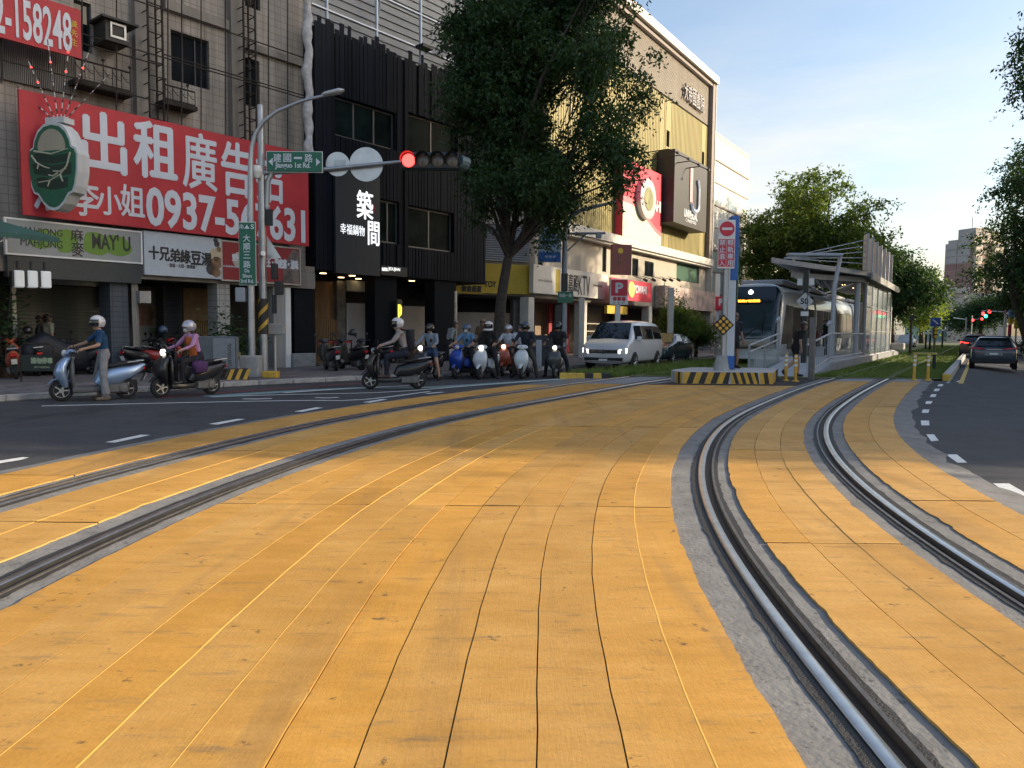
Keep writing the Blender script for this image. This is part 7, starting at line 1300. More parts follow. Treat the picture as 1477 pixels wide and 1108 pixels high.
# ================================================================ SCOOTERS
def scooter(label, loc, rz, c1, c2=None, lamp=None, wind=False, lean=0.0, group=None, lowpoly=False, seatc=None, steer=0.0):
    """forward is -y"""
    t = thing('scooter', label, 'scooter', loc, rz, group); t.scale = (.94,) * 3; c2 = c2 or mat('scooter_black', (.014, .014, .016), .35, var=.1, coat=.3); t.rotation_euler.y = lean
    for (y, nm) in ((-.66, 'front_wheel'), (.60, 'rear_wheel')):
        q = MB(); q.lathe([(.13, -.05), (.20, -.052), (.232, -.03), (.235, 0), (.232, .03), (.20, .052), (.13, .05)], (0, y, .235), axis='x', n=22); o = q.build(nm, tyre_m, t, smooth=40); q = MB(); q.lathe([(.135, -.045), (.15, -.054), (.135, -.03), (.135, .03), (.15, .054), (.135, .045)], (0, y, .235), axis='x', n=18); q.lathe([(.05, -.07), (.05, .07)], (0, y, .235), axis='x', n=10)
        for k in range(5): a = 1.2566 * k; q.box((0, y + .07 * math.cos(a), .235 + .07 * math.sin(a)), (.105, .15, .028), rx=a)
        q.build('rim', rim_m, o)
    q = MB()
    for s in (-1, 1): q.tube([(s * .085, -.66, .235), (s * .085, -.56, .52)], .022, 6)
    q.tube([(0, -.55, .50), (0, -.42, .95)], .035, 8); q.build('front_fork', frame_a, t, smooth=50)
    q = MB(); q.loft(sweep([(0, -.92, .36), (0, -.82, .46), (0, -.66, .50), (0, -.50, .44), (0, -.43, .36)], [.03, .07, .08, .08, .05], [.01, .018, .02, .02, .012], 12, 2.6)); q.build('front_fender', c1, t, smooth=60)
    q = MB(); q.loft(sweep([(0, -.58, .30), (0, -.62, .45), (0, -.68, .62), (0, -.64, .78), (0, -.55, .90), (0, -.48, .97)], [.12, .20, .25, .23, .17, .09], [.06, .09, .12, .10, .07, .03], 14, 2.8)); q.build('front_shield', c1, t, smooth=60)
    q = MB(); q.loft(sweep([(0, -.42, .27), (0, -.46, .5), (0, -.46, .75), (0, -.44, .93)], [.15, .20, .20, .10], [.04, .05, .05, .03], 12, 3)); q.build('leg_shield', c2, t, smooth=60)
    q = MB(); q.loft(sweep([(0, -.50, .98), (0, -.55, 1.02), (0, -.50, 1.08), (0, -.40, 1.07), (0, -.34, 1.0)], [.10, .19, .18, .12, .05], [.02, .05, .05, .04, .02], 12, 2.4)); q.build('handlebar_cover', c1, t, smooth=60)
    q = MB()
    for s in (-1, 1): q.tube([(s * .08, -.42, 1.02), (s * .22, -.42, 1.04), (s * .36, -.36, 1.02)], .017, 6); q.tube([(s * .26, -.40, 1.03), (s * .36, -.36, 1.02)], .025, 8)
    q.build('handlebar', black_m, t, smooth=50)
    for s in (-1, 1): q = MB(); q.tube([(s * .22, -.42, 1.05), (s * .29, -.45, 1.22)], .008, 5); q.lathe([(.0, -.012), (.055, -.008), (.06, .006), (.0, .012)], (s * .30, -.46, 1.27), axis='y', n=12); q.build('mirror', black_m, t)
    q = MB(); q.lathe([(.075, .03), (.07, -.03), (.03, -.05)], (0, -.585, 1.03), axis='y', n=14); q.build('headlight', lamp or lampC, t)
    for s in (-1, 1): q = MB(); q.box((s * .13, -.715, .72), (.09, .05, .13), rz=s * .5, rx=-.3, b=.02); q.build('turn_lamp', lampC, t)
    q = MB(); q.loft(sweep([(0, -.46, .25), (0, -.25, .24), (0, .05, .25), (0, .18, .30)], [.15, .19, .19, .16], [.075, .07, .07, .08], 12, 4)); q.build('floorboard', c2, t, smooth=50)
    q = MB(); q.loft(sweep([(0, .04, .34), (0, .14, .47), (0, .40, .53), (0, .66, .60), (0, .88, .70), (0, .99, .77)], [.13, .19, .20, .17, .11, .04], [.12, .20, .19, .15, .09, .025], 14, 2.8)); q.build('rear_body', c1, t, smooth=60)
    q = MB(); q.loft(sweep([(0, .06, .70), (0, .14, .745), (0, .38, .755), (0, .50, .79), (0, .80, .82), (0, .88, .80)], [.08, .15, .15, .13, .12, .06], [.02, .045, .05, .05, .045, .02], 12, 3)); q.build('seat', seatc or mat('seat_vinyl', (.016, .016, .017), .6, var=.15), t, smooth=60)
    q = MB(); q.box((0, .97, .68), (.16, .05, .08), b=.02); q.build('tail_light', tailR, t); q = MB(); q.tube([(-.12, .62, .82), (-.12, .95, .86), (.12, .95, .86), (.12, .62, .82)], .014, 6); q.build('grab_rail', frame_a, t)
    q = MB(); q.b2(-.1, .1, .05, .60, .17, .42, b=.05); q.b2(.08, .17, .14, .64, .14, .36, b=.05); q.lathe([(.09, .17), (.085, .19), (.03, .195)], (0, .52, .25), axis='x', n=14); q.build('engine', mat('engine_grey', (.16, .16, .16), .5, .6, var=.2), t); q = MB(); q.tube([(-.15, .2, .22), (-.17, .45, .25), (-.18, .85, .36)], [.025, .06, .065], 10); q.build('exhaust', mat('exhaust_dark', (.06, .06, .06), .4, .7), t, smooth=60)
    q = MB(); q.box((0, .96, .48), (.16, .02, .22), rx=-.45); q.build('rear_mudguard', c2, t); q = MB(); q.box((0, .985, .50), (.14, .012, .15), rx=-.45, b=.003); q.build('number_plate', white_m, t)
    if wind: q = MB(); q.loft(sweep([(0, -.60, 1.02), (0, -.58, 1.2), (0, -.50, 1.36)], [.14, .13, .07], [.006, .005, .004], 10, 2.4)); q.build('windscreen', mat('smoked_screen', (.03, .03, .03), .1, var=0, alpha=.6), t, smooth=60)
    return t
# ================================================================ PEOPLE
skin_a = mat('skin_a', (.42, .25, .17), .55, var=.05); skin_b = mat('skin_b', (.30, .17, .11), .55, var=.05); hair_k = mat('hair_black', (.010, .009, .009), .5, var=.2)
def cloth(name, col): return mat('cloth_' + name, col, .85, var=.22, scale=7, bump=.9, bscale=13)
POSE = {
 'ride': dict(pelvis=(0, .27, .85), waist=(0, .22, 1.0), chest=(0, .14, 1.22), neck=(0, .08, 1.40), head=(0, .05, 1.53), sh=[(.19, .11, 1.34), (-.19, .11, 1.34)], el=[(.31, -.06, 1.13), (-.31, -.06, 1.13)], wr=[(.33, -.30, 1.05), (-.33, -.30, 1.05)], hip=[(.10, .22, .84), (-.10, .22, .84)], kn=[(.16, -.20, .78), (-.16, -.20, .78)], an=[(.13, -.20, .37), (-.13, -.20, .37)], to=[(.14, -.38, .31), (-.14, -.38, .31)]),
 'foot': dict(pelvis=(0, .27, .85), waist=(0, .23, 1.0), chest=(0, .16, 1.22), neck=(0, .11, 1.40), head=(0, .08, 1.53), sh=[(.19, .13, 1.34), (-.19, .13, 1.34)], el=[(.31, -.04, 1.12), (-.31, -.04, 1.12)], wr=[(.33, -.30, 1.05), (-.33, -.30, 1.05)], hip=[(.10, .22, .84), (-.10, .22, .84)], kn=[(.30, -.06, .52), (-.30, -.04, .52)], an=[(.36, .0, .10), (-.36, .02, .10)], to=[(.39, -.16, .04), (-.39, -.14, .04)]),
 'astride': dict(pelvis=(.02, .16, .93), waist=(.02, .15, 1.05), chest=(.02, .12, 1.26), neck=(.02, .08, 1.43), head=(.0, .05, 1.565), sh=[(.19, .10, 1.37), (-.16, .08, 1.37)], el=[(.29, .02, 1.13), (-.28, -.12, 1.17)], wr=[(.31, -.24, 1.06), (-.33, -.34, 1.10)], hip=[(.11, .14, .91), (-.09, .14, .91)], kn=[(.26, .10, .50), (-.22, .06, .50)], an=[(.30, .14, .10), (-.28, .14, .10)], to=[(.32, -.02, .04), (-.30, -.02, .04)]),
 'walk': dict(pelvis=(0, .05, .92), waist=(0, .0, 1.06), chest=(0, -.07, 1.28), neck=(0, -.14, 1.45), head=(0, -.22, 1.57), sh=[(.20, -.08, 1.41), (-.20, -.08, 1.41)], el=[(.25, -.02, 1.12), (-.24, .02, 1.12)], wr=[(.26, -.14, .88), (-.24, -.02, .87)], hip=[(.1, .05, .90), (-.1, .05, .90)], kn=[(.1, -.10, .50), (-.1, .12, .50)], an=[(.1, -.10, .10), (-.1, .45, .22)], to=[(.11, -.26, .05), (-.1, .36, .06)]),
 'stand': dict(pelvis=(0, .02, .92), waist=(0, .02, 1.06), chest=(0, .0, 1.28), neck=(0, -.01, 1.46), head=(0, -.03, 1.60), sh=[(.19, .0, 1.41), (-.19, .0, 1.41)], el=[(.25, .03, 1.13), (-.25, .03, 1.13)], wr=[(.25, -.08, .90), (-.25, -.08, .90)], hip=[(.1, .02, .90), (-.1, .02, .90)], kn=[(.11, -.01, .50), (-.11, -.01, .50)], an=[(.11, .03, .10), (-.11, .03, .10)], to=[(.13, -.13, .04), (-.13, -.13, .04)]),
 'sit': dict(pelvis=(0, .05, .50), waist=(0, .06, .66), chest=(0, .02, .90), neck=(0, -.02, 1.08), head=(0, -.05, 1.21), sh=[(.19, .0, 1.02), (-.19, .0, 1.02)], el=[(.24, -.06, .76), (-.24, -.06, .76)], wr=[(.14, -.26, .66), (-.14, -.26, .66)], hip=[(.1, .02, .50), (-.1, .02, .50)], kn=[(.12, -.40, .50), (-.12, -.40, .50)], an=[(.12, -.42, .10), (-.12, -.42, .10)], to=[(.13, -.58, .04), (-.13, -.58, .04)]),
}
def person(label, loc, rz, pose, shirt, pants, skin=skin_a, shoes=None, sleeve='short', leg='long', head=None, scale=1.0, fem=False, turn=0.0, voxel=.021, fingers=True, group=None, over=None):
    J = dict(POSE[pose]); J.update(over or {}); shoes = shoes or black_m; V = Vector; caps = []   # (p0,p1,r0,r1,mat, flat)
    S, Pn, K, Sh = 0, 1, 2, 3; k = .92 if fem else 1.0
    def cp(a, b, r0, r1, mi, fx=1.0): caps.append((V(a), V(b), r0, r1, mi, fx))
    cp(J['pelvis'], J['waist'], .135 * (1.06 if fem else 1), .125 * k, Pn if leg != 'dress' else S, 1.25); cp(J['waist'], J['chest'], .125 * k, .145 * k, S, 1.25); cp(J['chest'], V(J['neck']) - V((0, 0, .05)), .14 * k, .085, S, 1.3); cp(J['neck'], V(J['head']) - V((0, 0, .06)), .058, .056, K)
    hd = V(J['head']); fw = V((math.sin(turn), -math.cos(turn), 0)); lf = V((math.cos(turn), math.sin(turn), 0))
    cp(hd - V((0, 0, .03)) + fw * .01, hd + V((0, 0, .06)), .085, .096, K); cp(hd + fw * .035 - V((0, 0, .075)), hd + fw * .03, .052, .072, K); cp(hd + fw * .10 + V((0, 0, -.02)), hd + fw * .085 + V((0, 0, .02)), .018, .012, K)
    for s in (-1, 1): cp(hd + lf * (.092 * s) - V((0, 0, .02)), hd + lf * (.094 * s) + V((0, 0, .02)), .016, .02, K)
    for i in range(2):
        sh, el, wr = V(J['sh'][i]), V(J['el'][i]), V(J['wr'][i]); cp(V(J['chest']) + V((0, 0, .09)), sh, .09 * k, .075 * k, S); mid = sh.lerp(el, .72)
        cp(sh, mid, .068 * k, .058 * k, S); cp(mid, el, .048 * k if sleeve == 'short' else .055, .043 * k, K if sleeve == 'short' else S); cp(el, wr, .044 * k, .030 * k, K if sleeve == 'short' else S); dr = (wr - el).normalized(); cp(wr, wr + dr * .075, .034, .030, K)
        hip, kn, an, to = V(J['hip'][i]), V(J['kn'][i]), V(J['an'][i]), V(J['to'][i]); bag = 1.12 if leg in ('long', 'wide') else 1.0; lm_ = K if leg == 'shorts' else Pn
        cp(hip, hip.lerp(kn, .62), .092 * bag * k, .078 * bag * k, Pn); cp(hip.lerp(kn, .62), kn, .072 * bag, .060 * bag * (1.15 if leg == 'wide' else 1), lm_); calf = kn.lerp(an, .35)
        cp(kn, calf, .060 * bag, .060 * bag, K if leg == 'shorts' else Pn); cp(calf, calf.lerp(an, .75 if leg == 'wide' else 1.0), .060 * bag, (.040 if leg == 'shorts' else .052) * bag * (1.5 if leg == 'wide' else 1), K if leg == 'shorts' else Pn); cp(calf.lerp(an, .7), an, .042, .038, K if leg != 'long' else Pn)
        hl_ = an + (an - to) * .3; hl_.z = to.z + .012 if an.z < .2 else an.z - .05; cp(hl_, to, .045, .040, Sh); cp(an, hl_.lerp(to, .3), .042, .048, Sh)
    q = MB()
    for (a, b, r0, r1, mi, fx) in caps:
        d = b - a; L0 = d.length; dn = d.normalized() if L0 > 1e-6 else V((0, 0, 1)); ringp = []; rr = []
        for t_ in (-1.0, -.86, -.5): ringp.append(a + dn * r0 * t_); rr.append(r0 * math.sqrt(max(1 - t_ * t_, .002)))
        ringp += [a, b]; rr += [r0, r1]
        for t_ in (.5, .86, 1.0): ringp.append(b + dn * r1 * t_); rr.append(r1 * math.sqrt(max(1 - t_ * t_, .002)))
        i0 = len(q.v); q.tube(ringp, rr, 10)
        if fx != 1.0: 
            c0 = (a + b) / 2
            for i in range(i0, len(q.v)): x, y, z = q.v[i]; q.v[i] = (c0.x + (x - c0.x) * fx, c0.y + (y - c0.y) * .86, z)
    me = q.mesh('body', [skin]); tmp = bpy.data.objects.new('tmp_body', me); COL.objects.link(tmp); md = tmp.modifiers.new('r', 'REMESH'); md.mode = 'VOXEL'; md.voxel_size = voxel; sm = tmp.modifiers.new('s', 'SMOOTH'); sm.factor = .5; sm.iterations = 3
    dg = bpy.context.evaluated_depsgraph_get(); m2 = bpy.data.meshes.new_from_object(tmp.evaluated_get(dg)); bpy.data.objects.remove(tmp); bpy.data.meshes.remove(me)
    n = len(m2.polygons); cen = np.empty(n * 3); m2.polygons.foreach_get('center', cen); cen = cen.reshape(-1, 3); best = np.full(n, 1e9); mi_ = np.zeros(n, int)
    for (a, b, r0, r1, mi, fx) in caps:
        a_, b_ = np.array(a), np.array(b); ab = b_ - a_; L2 = ab @ ab + 1e-9; t_ = np.clip(((cen - a_) @ ab) / L2, 0, 1); dd = cen - (a_ + t_[:, None] * ab); dd[:, 0] /= fx; dist = np.linalg.norm(dd, axis=1) - (r0 + (r1 - r0) * t_); u_ = dist < best; best[u_] = dist[u_]; mi_[u_] = mi
    m2.materials.clear()
    for m in (shirt, pants, skin, shoes): m2.materials.append(m)
    m2.polygons.foreach_set('material_index', mi_); m2.polygons.foreach_set('use_smooth', [True] * n); m2.name = 'body'
    if fingers:
        bm = bmesh.new(); bm.from_mesh(m2)
        for i in range(2):
            el, wr = V(J['el'][i]), V(J['wr'][i]); d = (wr - el).normalized(); sd = d.cross(V((0, 0, 1))); sd = sd.normalized() if sd.length > .1 else V((1, 0, 0)); dn = d.cross(sd); dn = dn if dn.z < 0 else -dn; b0 = wr + d * .085; mbf = MB()
            for j in range(4):
                o_ = sd * ((j - 1.5) * .019); L_ = (.062, .072, .068, .052)[j]; mbf.tube([b0 + o_, b0 + o_ + d * L_ * .5 + dn * .012, b0 + o_ + d * L_ * .75 + dn * .038, b0 + o_ + d * L_ * .6 + dn * .058], [.0095, .009, .008, .0065], 6)
            ss = 1 if i else -1; mbf.tube([wr + d * .03 + sd * ss * .028, wr + d * .06 + sd * ss * .05 + dn * .012, wr + d * .085 + sd * ss * .052 + dn * .03], [.011, .0095, .0075], 6)
            vs = [bm.verts.new(p) for p in mbf.v]
            for f in mbf.f:
                try: ff = bm.faces.new([vs[k_] for k_ in f]); ff.material_index = 2; ff.smooth = True
                except ValueError: pass
        bm.to_mesh(m2); bm.free()
    t = thing('person', label, 'person', loc, rz, group); t.scale = (scale,) * 3; o = bpy.data.objects.new('body', m2); COL.objects.link(o); o.parent = t
    head = head or {}
    def sphere(c, r, sx, sy, sz, z0=-1.0, z1=1.0, n=16, m=10, cut=None):
        rings = []
        for j in range(m + 1):
            zz = z0 + (z1 - z0) * j / m; rad = math.sqrt(max(1 - zz * zz, .0004)); rings.append([c + lf * (r * sx * rad * math.cos(2 * math.pi * k_ / n)) + fw * (r * sy * rad * math.sin(2 * math.pi * k_ / n)) + V((0, 0, r * sz * zz)) for k_ in range(n)])
        return rings
    if 'helmet' in head:
        q = MB(); q.loft(sphere(hd + V((0, 0, .035)) - fw * .012, .142, .95, 1.08, 1.02, -.12, 1.0)); 
        # sides and back of the shell
        rings = []
        for zz in (-.12, -.45, -.68):
            rad = math.sqrt(1 - zz * zz) * (1.0 if head.get('full') else 1.0); rings.append([hd + V((0, 0, .035 + .142 * 1.02 * zz)) - fw * .012 + lf * (.142 * .95 * rad * math.cos(a)) + fw * (.142 * 1.08 * rad * math.sin(a)) for a in np.linspace(math.pi - .55, 2 * math.pi + .55, 16)])
        rings2 = [[p + (hd - p) * .10 for p in r] for r in rings]; q.loft(rings, closed=False); q.loft(rings2, closed=False)
        if head.get('full'): q.tube([hd + lf * .12 - V((0, 0, .07)), hd + lf * .09 + fw * .12 - V((0, 0, .085)), hd + fw * .155 - V((0, 0, .085)), hd - lf * .09 + fw * .12 - V((0, 0, .085)), hd - lf * .12 - V((0, 0, .07))], .035, 8)
        ho = q.build('helmet', head['helmet'], t, smooth=60, fix=True)
        if head.get('visor', True):
            rings = [[hd + V((0, 0, .035 + .150 * zz)) - fw * .008 + lf * (.150 * .95 * math.sqrt(1 - zz * zz) * math.cos(a)) + fw * (.152 * 1.09 * math.sqrt(1 - zz * zz) * math.sin(a)) for a in np.linspace(.12, math.pi - .12, 12)] for zz in (.36, .15, -.1, -.35, -.6)]; q = MB(); q.loft(rings, closed=False); q.build('visor', mat('visor_smoke', (.012, .013, .015), .08, var=0, spec=.8), ho, fix=False)
    if head.get('mask'):
        q = MB(); q.loft(sphere(hd + fw * .055 - V((0, 0, .055)), .062, 1.1, .95, .9, -.9, .7, 12, 6)); q.build('face_mask', head['mask'], t, smooth=60)
    if 'hair' in head:
        q = MB(); q.loft(sphere(hd + V((0, 0, .03)) - fw * .018, .108, .98, 1.05, 1.05, -.15, 1.0)); ln = head.get('long', 0)
        q.loft([[hd - fw * (.045 + .03 * f_) + lf * (.09 * math.cos(a)) - fw * (.05 * abs(math.sin(a))) - V((0, 0, f_ * (.10 + ln))) for a in np.linspace(0, math.pi, 9)] + [hd - fw * .02 + lf * (.075 * math.cos(a)) - V((0, 0, f_ * (.10 + ln))) for a in np.linspace(math.pi, 0, 5)] for f_ in (0, .5, 1.0)]); q.build('hair', head['hair'], t, smooth=60)
    for s in (-1, 1): q = MB(); q.lathe([(0, -.006), (.012, 0), (0, .006)], tuple(hd + fw * .092 + lf * (s * .033) + V((0, 0, .012))), axis='y', n=8); q.build('eye', black_m, t)
    if head.get('pack'):
        q = MB(); c = V(J['chest']); q.loft([[(c.x + .15 * math.cos(a) * sx, c.y + .22 + .10 * math.sin(a), c.z + dz) for a in np.linspace(0, 6.283, 14, endpoint=False)] for (dz, sx) in ((-.30, .7), (-.26, 1.0), (.0, 1.05), (.16, .85), (.2, .5))]); 
        for s in (-1, 1): q.tube([(s * .11, c.y + .16, c.z + .17), (s * .12, c.y - .0, c.z + .2), (s * .13, c.y - .13, c.z + .06), (s * .13, c.y - .05, c.z - .18), (s * .1, c.y + .15, c.z - .25)], .02, 6)
        q.build('backpack', head['pack'], t, smooth=60)
    return t
# ---------------------------------------------------------------- riders and walkers
def at_ground(px, py, z=0.0): g = G(px, py, z); return (g.x, g.y, z)
hw = mat('helmet_white', (.66, .64, .64), .3, var=.04, coat=.4); hs_ = mat('helmet_silver', (.50, .50, .55), .3, .4, var=.04); hk = mat('helmet_black', (.015, .015, .017), .3, var=.05, coat=.4); hb = mat('helmet_blue', (.06, .10, .16), .3, var=.05, coat=.3)
silverblue = mat('scooter_silver_blue', (.30, .42, .62), .3, .5, var=.04, coat=.5); grey_sc = mat('scooter_grey', (.10, .105, .11), .5, var=.08); sk = mat('scooter_black', (.014, .014, .016), .35, var=.1, coat=.3); sb = mat('scooter_blue', (.02, .07, .38), .3, .2, var=.04, coat=.5); sw_ = mat('scooter_white', (.58, .62, .64), .3, var=.04, coat=.5); so_ = mat('scooter_orange', (.45, .10, .05), .35, var=.05, coat=.4); sred_ = mat('scooter_red', (.35, .03, .03), .3, var=.05, coat=.4); sgr = mat('scooter_charcoal', (.05, .052, .055), .35, var=.05, coat=.4)
mask_m = mat('face_mask', (.55, .60, .64), .8, var=.05)
def rz_dir(dx, dy): return math.atan2(dy, dx) + math.pi / 2      # forward (-y) points along (dx,dy)
# 1. silver blue scooter, woman standing astride, heading left and slightly towards the viewer
p = at_ground(139, 577); r_ = rz_dir(-.80, -.60)
scooter('silver blue scooter stopped at the left line, under the woman in the blue shirt', p, r_, silverblue, grey_sc)
person('woman in blue T-shirt and grey cropped trousers standing astride a silver blue scooter', p, r_, 'astride', cloth('navy_blue', (.012, .055, .13)), cloth('grey', (.22, .22, .23)), skin_a, cloth('sandal', (.14, .11, .09)), 'short', 'wide', dict(helmet=hw), 1.0, True, turn=.2, voxel=.017)
# 2. black scooter with pink sleeves and orange vest
p = at_ground(271, 571); r_ = rz_dir(-.60, -.80)
scooter('black scooter with round lit headlamp in front of the utility cabinet', p, r_, sk, None, lampW)
pr = person('rider in lilac jacket and orange apron with silver helmet and mask', p, r_, 'ride', cloth('lilac', (.48, .24, .42)), cloth('dark', (.016, .016, .02)), skin_a, black_m, 'long', 'long', dict(helmet=hs_, mask=mask_m, visor=False, hair=hair_k, long=.12), .98, True, turn=-.25, voxel=.018)
q = MB(); q.loft([[(.15 * math.sin(a) * s_, yc - .135 * math.cos(a) * 1.05, z) for a in np.linspace(-1.2, 1.2, 9)] for (z, yc, s_) in ((.86, .22, 1.05), (1.0, .21, 1.0), (1.2, .14, 1.0), (1.33, .09, .6))], closed=False); q.build('apron', cloth('orange', (.52, .13, .03)), pr, fix=False, smooth=60)
bag = thing('handbag', 'purple bag hanging at the side of the lilac rider', 'bag', Vector(p) + Vector((.30, -.05, .62)), r_); q = MB(); q.loft(sweep([(0, -.16, 0), (0, -.14, .02), (0, .0, .02), (0, .14, .02), (0, .17, 0)], [.03, .08, .09, .08, .03], [.05, .13, .15, .12, .05], 12, 2.6)); q.build('pouch', cloth('purple', (.08, .03, .11)), bag, smooth=60); q = MB(); q.tube([(0, -.12, .1), (0, 0, .34), (0, .12, .1)], .012, 5); q.build('strap', MATS['cloth_purple'], bag)
# 3. moving black scooter crossing to the left
p = at_ground(570, 561); r_ = rz_dir(-.985, -.17)
scooter('large black scooter ridden across the junction towards the left', p, r_, sk, None, None, True)
person('rider in beige jacket with white helmet and black backpack crossing to the left', p, r_, 'ride', cloth('beige', (.30, .26, .25)), cloth('navy_dark', (.012, .014, .028)), skin_a, cloth('brown_shoe', (.10, .06, .05)), 'long', 'long', dict(helmet=hw, pack=cloth('black_pack', (.014, .014, .018))), 1.06, False, voxel=.018)
q = MB(); q.loft(sweep([(0, 0, 0), (0, .02, .12), (0, .0, .26)], [.10, .12, .05], [.05, .07, .03], 10, 2.6)); o = q.build('cloth_bag', cloth('tan_bag', (.24, .17, .14)), loc=Vector(p) + Vector((-.28, -.08, .34)), rz=r_, smooth=60); tag(o, 'tan cloth bag hanging on the crossing scooter by the rider\'s shins', 'bag')
# 4. the waiting group, facing the viewer
def waiting(px, py, ddx, sc_lab, c1, lamp, pe_lab, shirt, pants, hd, sleeve='short', leg='long', pose='foot', fem=False, scale=1.0, skin=skin_a, c2=None, turn=0.0, wind=False):
    p = at_ground(px, py); r = rz_dir(ddx, -1.0); scooter(sc_lab, p, r, c1, c2, lamp, wind); person(pe_lab, p, r, pose, shirt, pants, skin, None, sleeve, leg, hd, scale, fem, turn)
waiting(618, 548, -.35, 'dim scooter with lit lamp under the rider in shorts', sk, lampW, 'rider in pale shirt and denim shorts waiting behind the crossing scooter', cloth('denim_pale', (.22, .27, .33)), cloth('denim', (.04, .07, .14)), dict(helmet=hk), 'long', 'shorts', fem=True)
waiting(671, 545, -.45, 'blue scooter at the left end of the waiting row', sb, None, 'masked rider in light blue shirt on the blue scooter', cloth('light_blue', (.13, .26, .42)), cloth('dark', (.016, .016, .02)), dict(helmet=hb, mask=mask_m, visor=False), 'short')
waiting(703, 546, -.35, 'white and black scooter second in the waiting row', sw_, lampW, 'rider all in black wearing a white full face helmet', cloth('black', (.012, .012, .014)), cloth('black', (.012, .012, .014)), dict(helmet=hw, full=True), 'long', c2=sk, scale=1.05)
waiting(732, 541, -.25, 'orange scooter with bright headlamp set back in the waiting row', so_, lampW, 'rider in white shirt with white cap helmet behind the orange scooter', cloth('white', (.52, .54, .60)), cloth('brown', (.10, .08, .07)), dict(helmet=hs_, visor=False), 'short', 'shorts')
waiting(757, 545, -.20, 'white scooter in the middle of the waiting row', sw_, None, 'rider in dark navy jacket on the white scooter', cloth('navy_jacket', (.016, .02, .035)), cloth('olive', (.045, .045, .035)), dict(helmet=hb), 'long', scale=1.05)
waiting(803, 544, -.20, 'black scooter with lit lamp at the right end of the waiting row', sgr, lampW, 'rider in black looking aside at the right end of the waiting row', cloth('black', (.012, .012, .014)), cloth('black', (.012, .012, .014)), dict(helmet=hk), 'short', scale=1.06, turn=.9, skin=skin_b)
person('pillion rider in white collar peering over the navy rider', at_ground(750, 541), rz_dir(-.2, -1), 'stand', cloth('white', (.52, .54, .60)), cloth('dark', (.016, .016, .02)), skin_a, None, 'short', 'long', dict(helmet=hk, visor=False), .98)
person('pedestrian in grey top carrying a white shopping bag', (AT(648, 500, 25.4).x, 25.4, SW), rz_dir(.9, .4), 'walk', cloth('grey_green', (.24, .26, .26)), cloth('black', (.012, .012, .014)), skin_a, None, 'long', 'long', dict(hair=hair_k, long=.25), .98, True)
q = MB(); q.b2(-.14, .14, -.05, .05, 0, .32, b=.01); t = q.build('shopping_bag', mat('paper_bag', (.45, .46, .47), .8), loc=(AT(654, 500, 25.2).x, 25.2, .55), rz=R(20)); tag(t, 'white shopping bag in the hand of the grey pedestrian', 'bag')
person('man with brown shirt standing on the pavement behind the white helmet rider', (AT(696, 500, 29).x, 29, SW), R(20), 'stand', cloth('brown_shirt', (.12, .07, .04)), cloth('dark', (.016, .016, .02)), skin_b, None, 'short', 'long', dict(hair=hair_k), 1.03)
# shop front people by the shutter
pa = FA.w(FA.x(70, 1.2, 500), 1.2, SW); person('person in pale beige shirt with back turned by the roller shutter', tuple(pa), R(150), 'stand', cloth('pale_beige', (.28, .27, .20)), cloth('dark', (.016, .016, .02)), skin_b, None, 'short', 'long', dict(hair=hair_k), 1.0)
pa = FA.w(FA.x(58, 1.5, 500), 1.5, SW); person('person in black half hidden beside the beige shirt at the shutter', tuple(pa), R(120), 'stand', cloth('black', (.012, .012, .014)), cloth('dark', (.016, .016, .02)), skin_b, None, 'short', 'long', dict(hair=hair_k), .98)
# walkers at the ramp
p = (AT(1148, 541, 24.9).x, 24.9, .06); person('young man in black T-shirt and shorts walking past the ramp', p, rz_dir(1, .12), 'walk', cloth('black', (.012, .012, .014)), cloth('black', (.012, .012, .014)), skin_a, cloth('sneaker', (.03, .035, .05)), 'short', 'shorts', dict(hair=hair_k), 1.06, voxel=.018)
p = (AT(1058, 540, 23.9).x, 23.9, ZS + IH); person('man in dark shirt half hidden behind the totem', p, rz_dir(.3, -1), 'stand', cloth('dark_navy2', (.014, .018, .03)), cloth('dark', (.016, .016, .02)), skin_b, None, 'short', 'shorts', dict(hair=hair_k), 1.0)
for (px, x_, lab, c_) in ((1229, 14.5, 'dark seated passenger with hat on the platform bench', (.012, .012, .013)), (1202, 9.0, 'passenger in dark red sitting behind the fence', (.09, .02, .025))):
    w_ = FP.w(x_ if px < 1210 else 11.2, 1.6, .45); person(lab, tuple(w_), rz_dir(-SD[0] * .5 - SN[0], -SD[1] * .5 - SN[1]), 'sit' if px < 1210 else 'stand', cloth('pax%d' % px, c_), cloth('dark', (.016, .016, .02)), skin_b, None, 'long', 'long', dict(hair=hair_k), 1.0, fingers=False)
q = MB(); q.b2(-.5, .5, -.2, .25, .38, .44); q.b2(-.45, -.35, -.15, .2, 0, .38); q.b2(.35, .45, -.15, .2, 0, .38); w_ = FP.w(9.0, 1.6, .45); o = q.build('low_bench', st_w, loc=w_, rz=rz_dir(-SD[0] * .5 - SN[0], -SD[1] * .5 - SN[1])); tag(o, 'low grey bench under the passenger in dark red', 'bench')
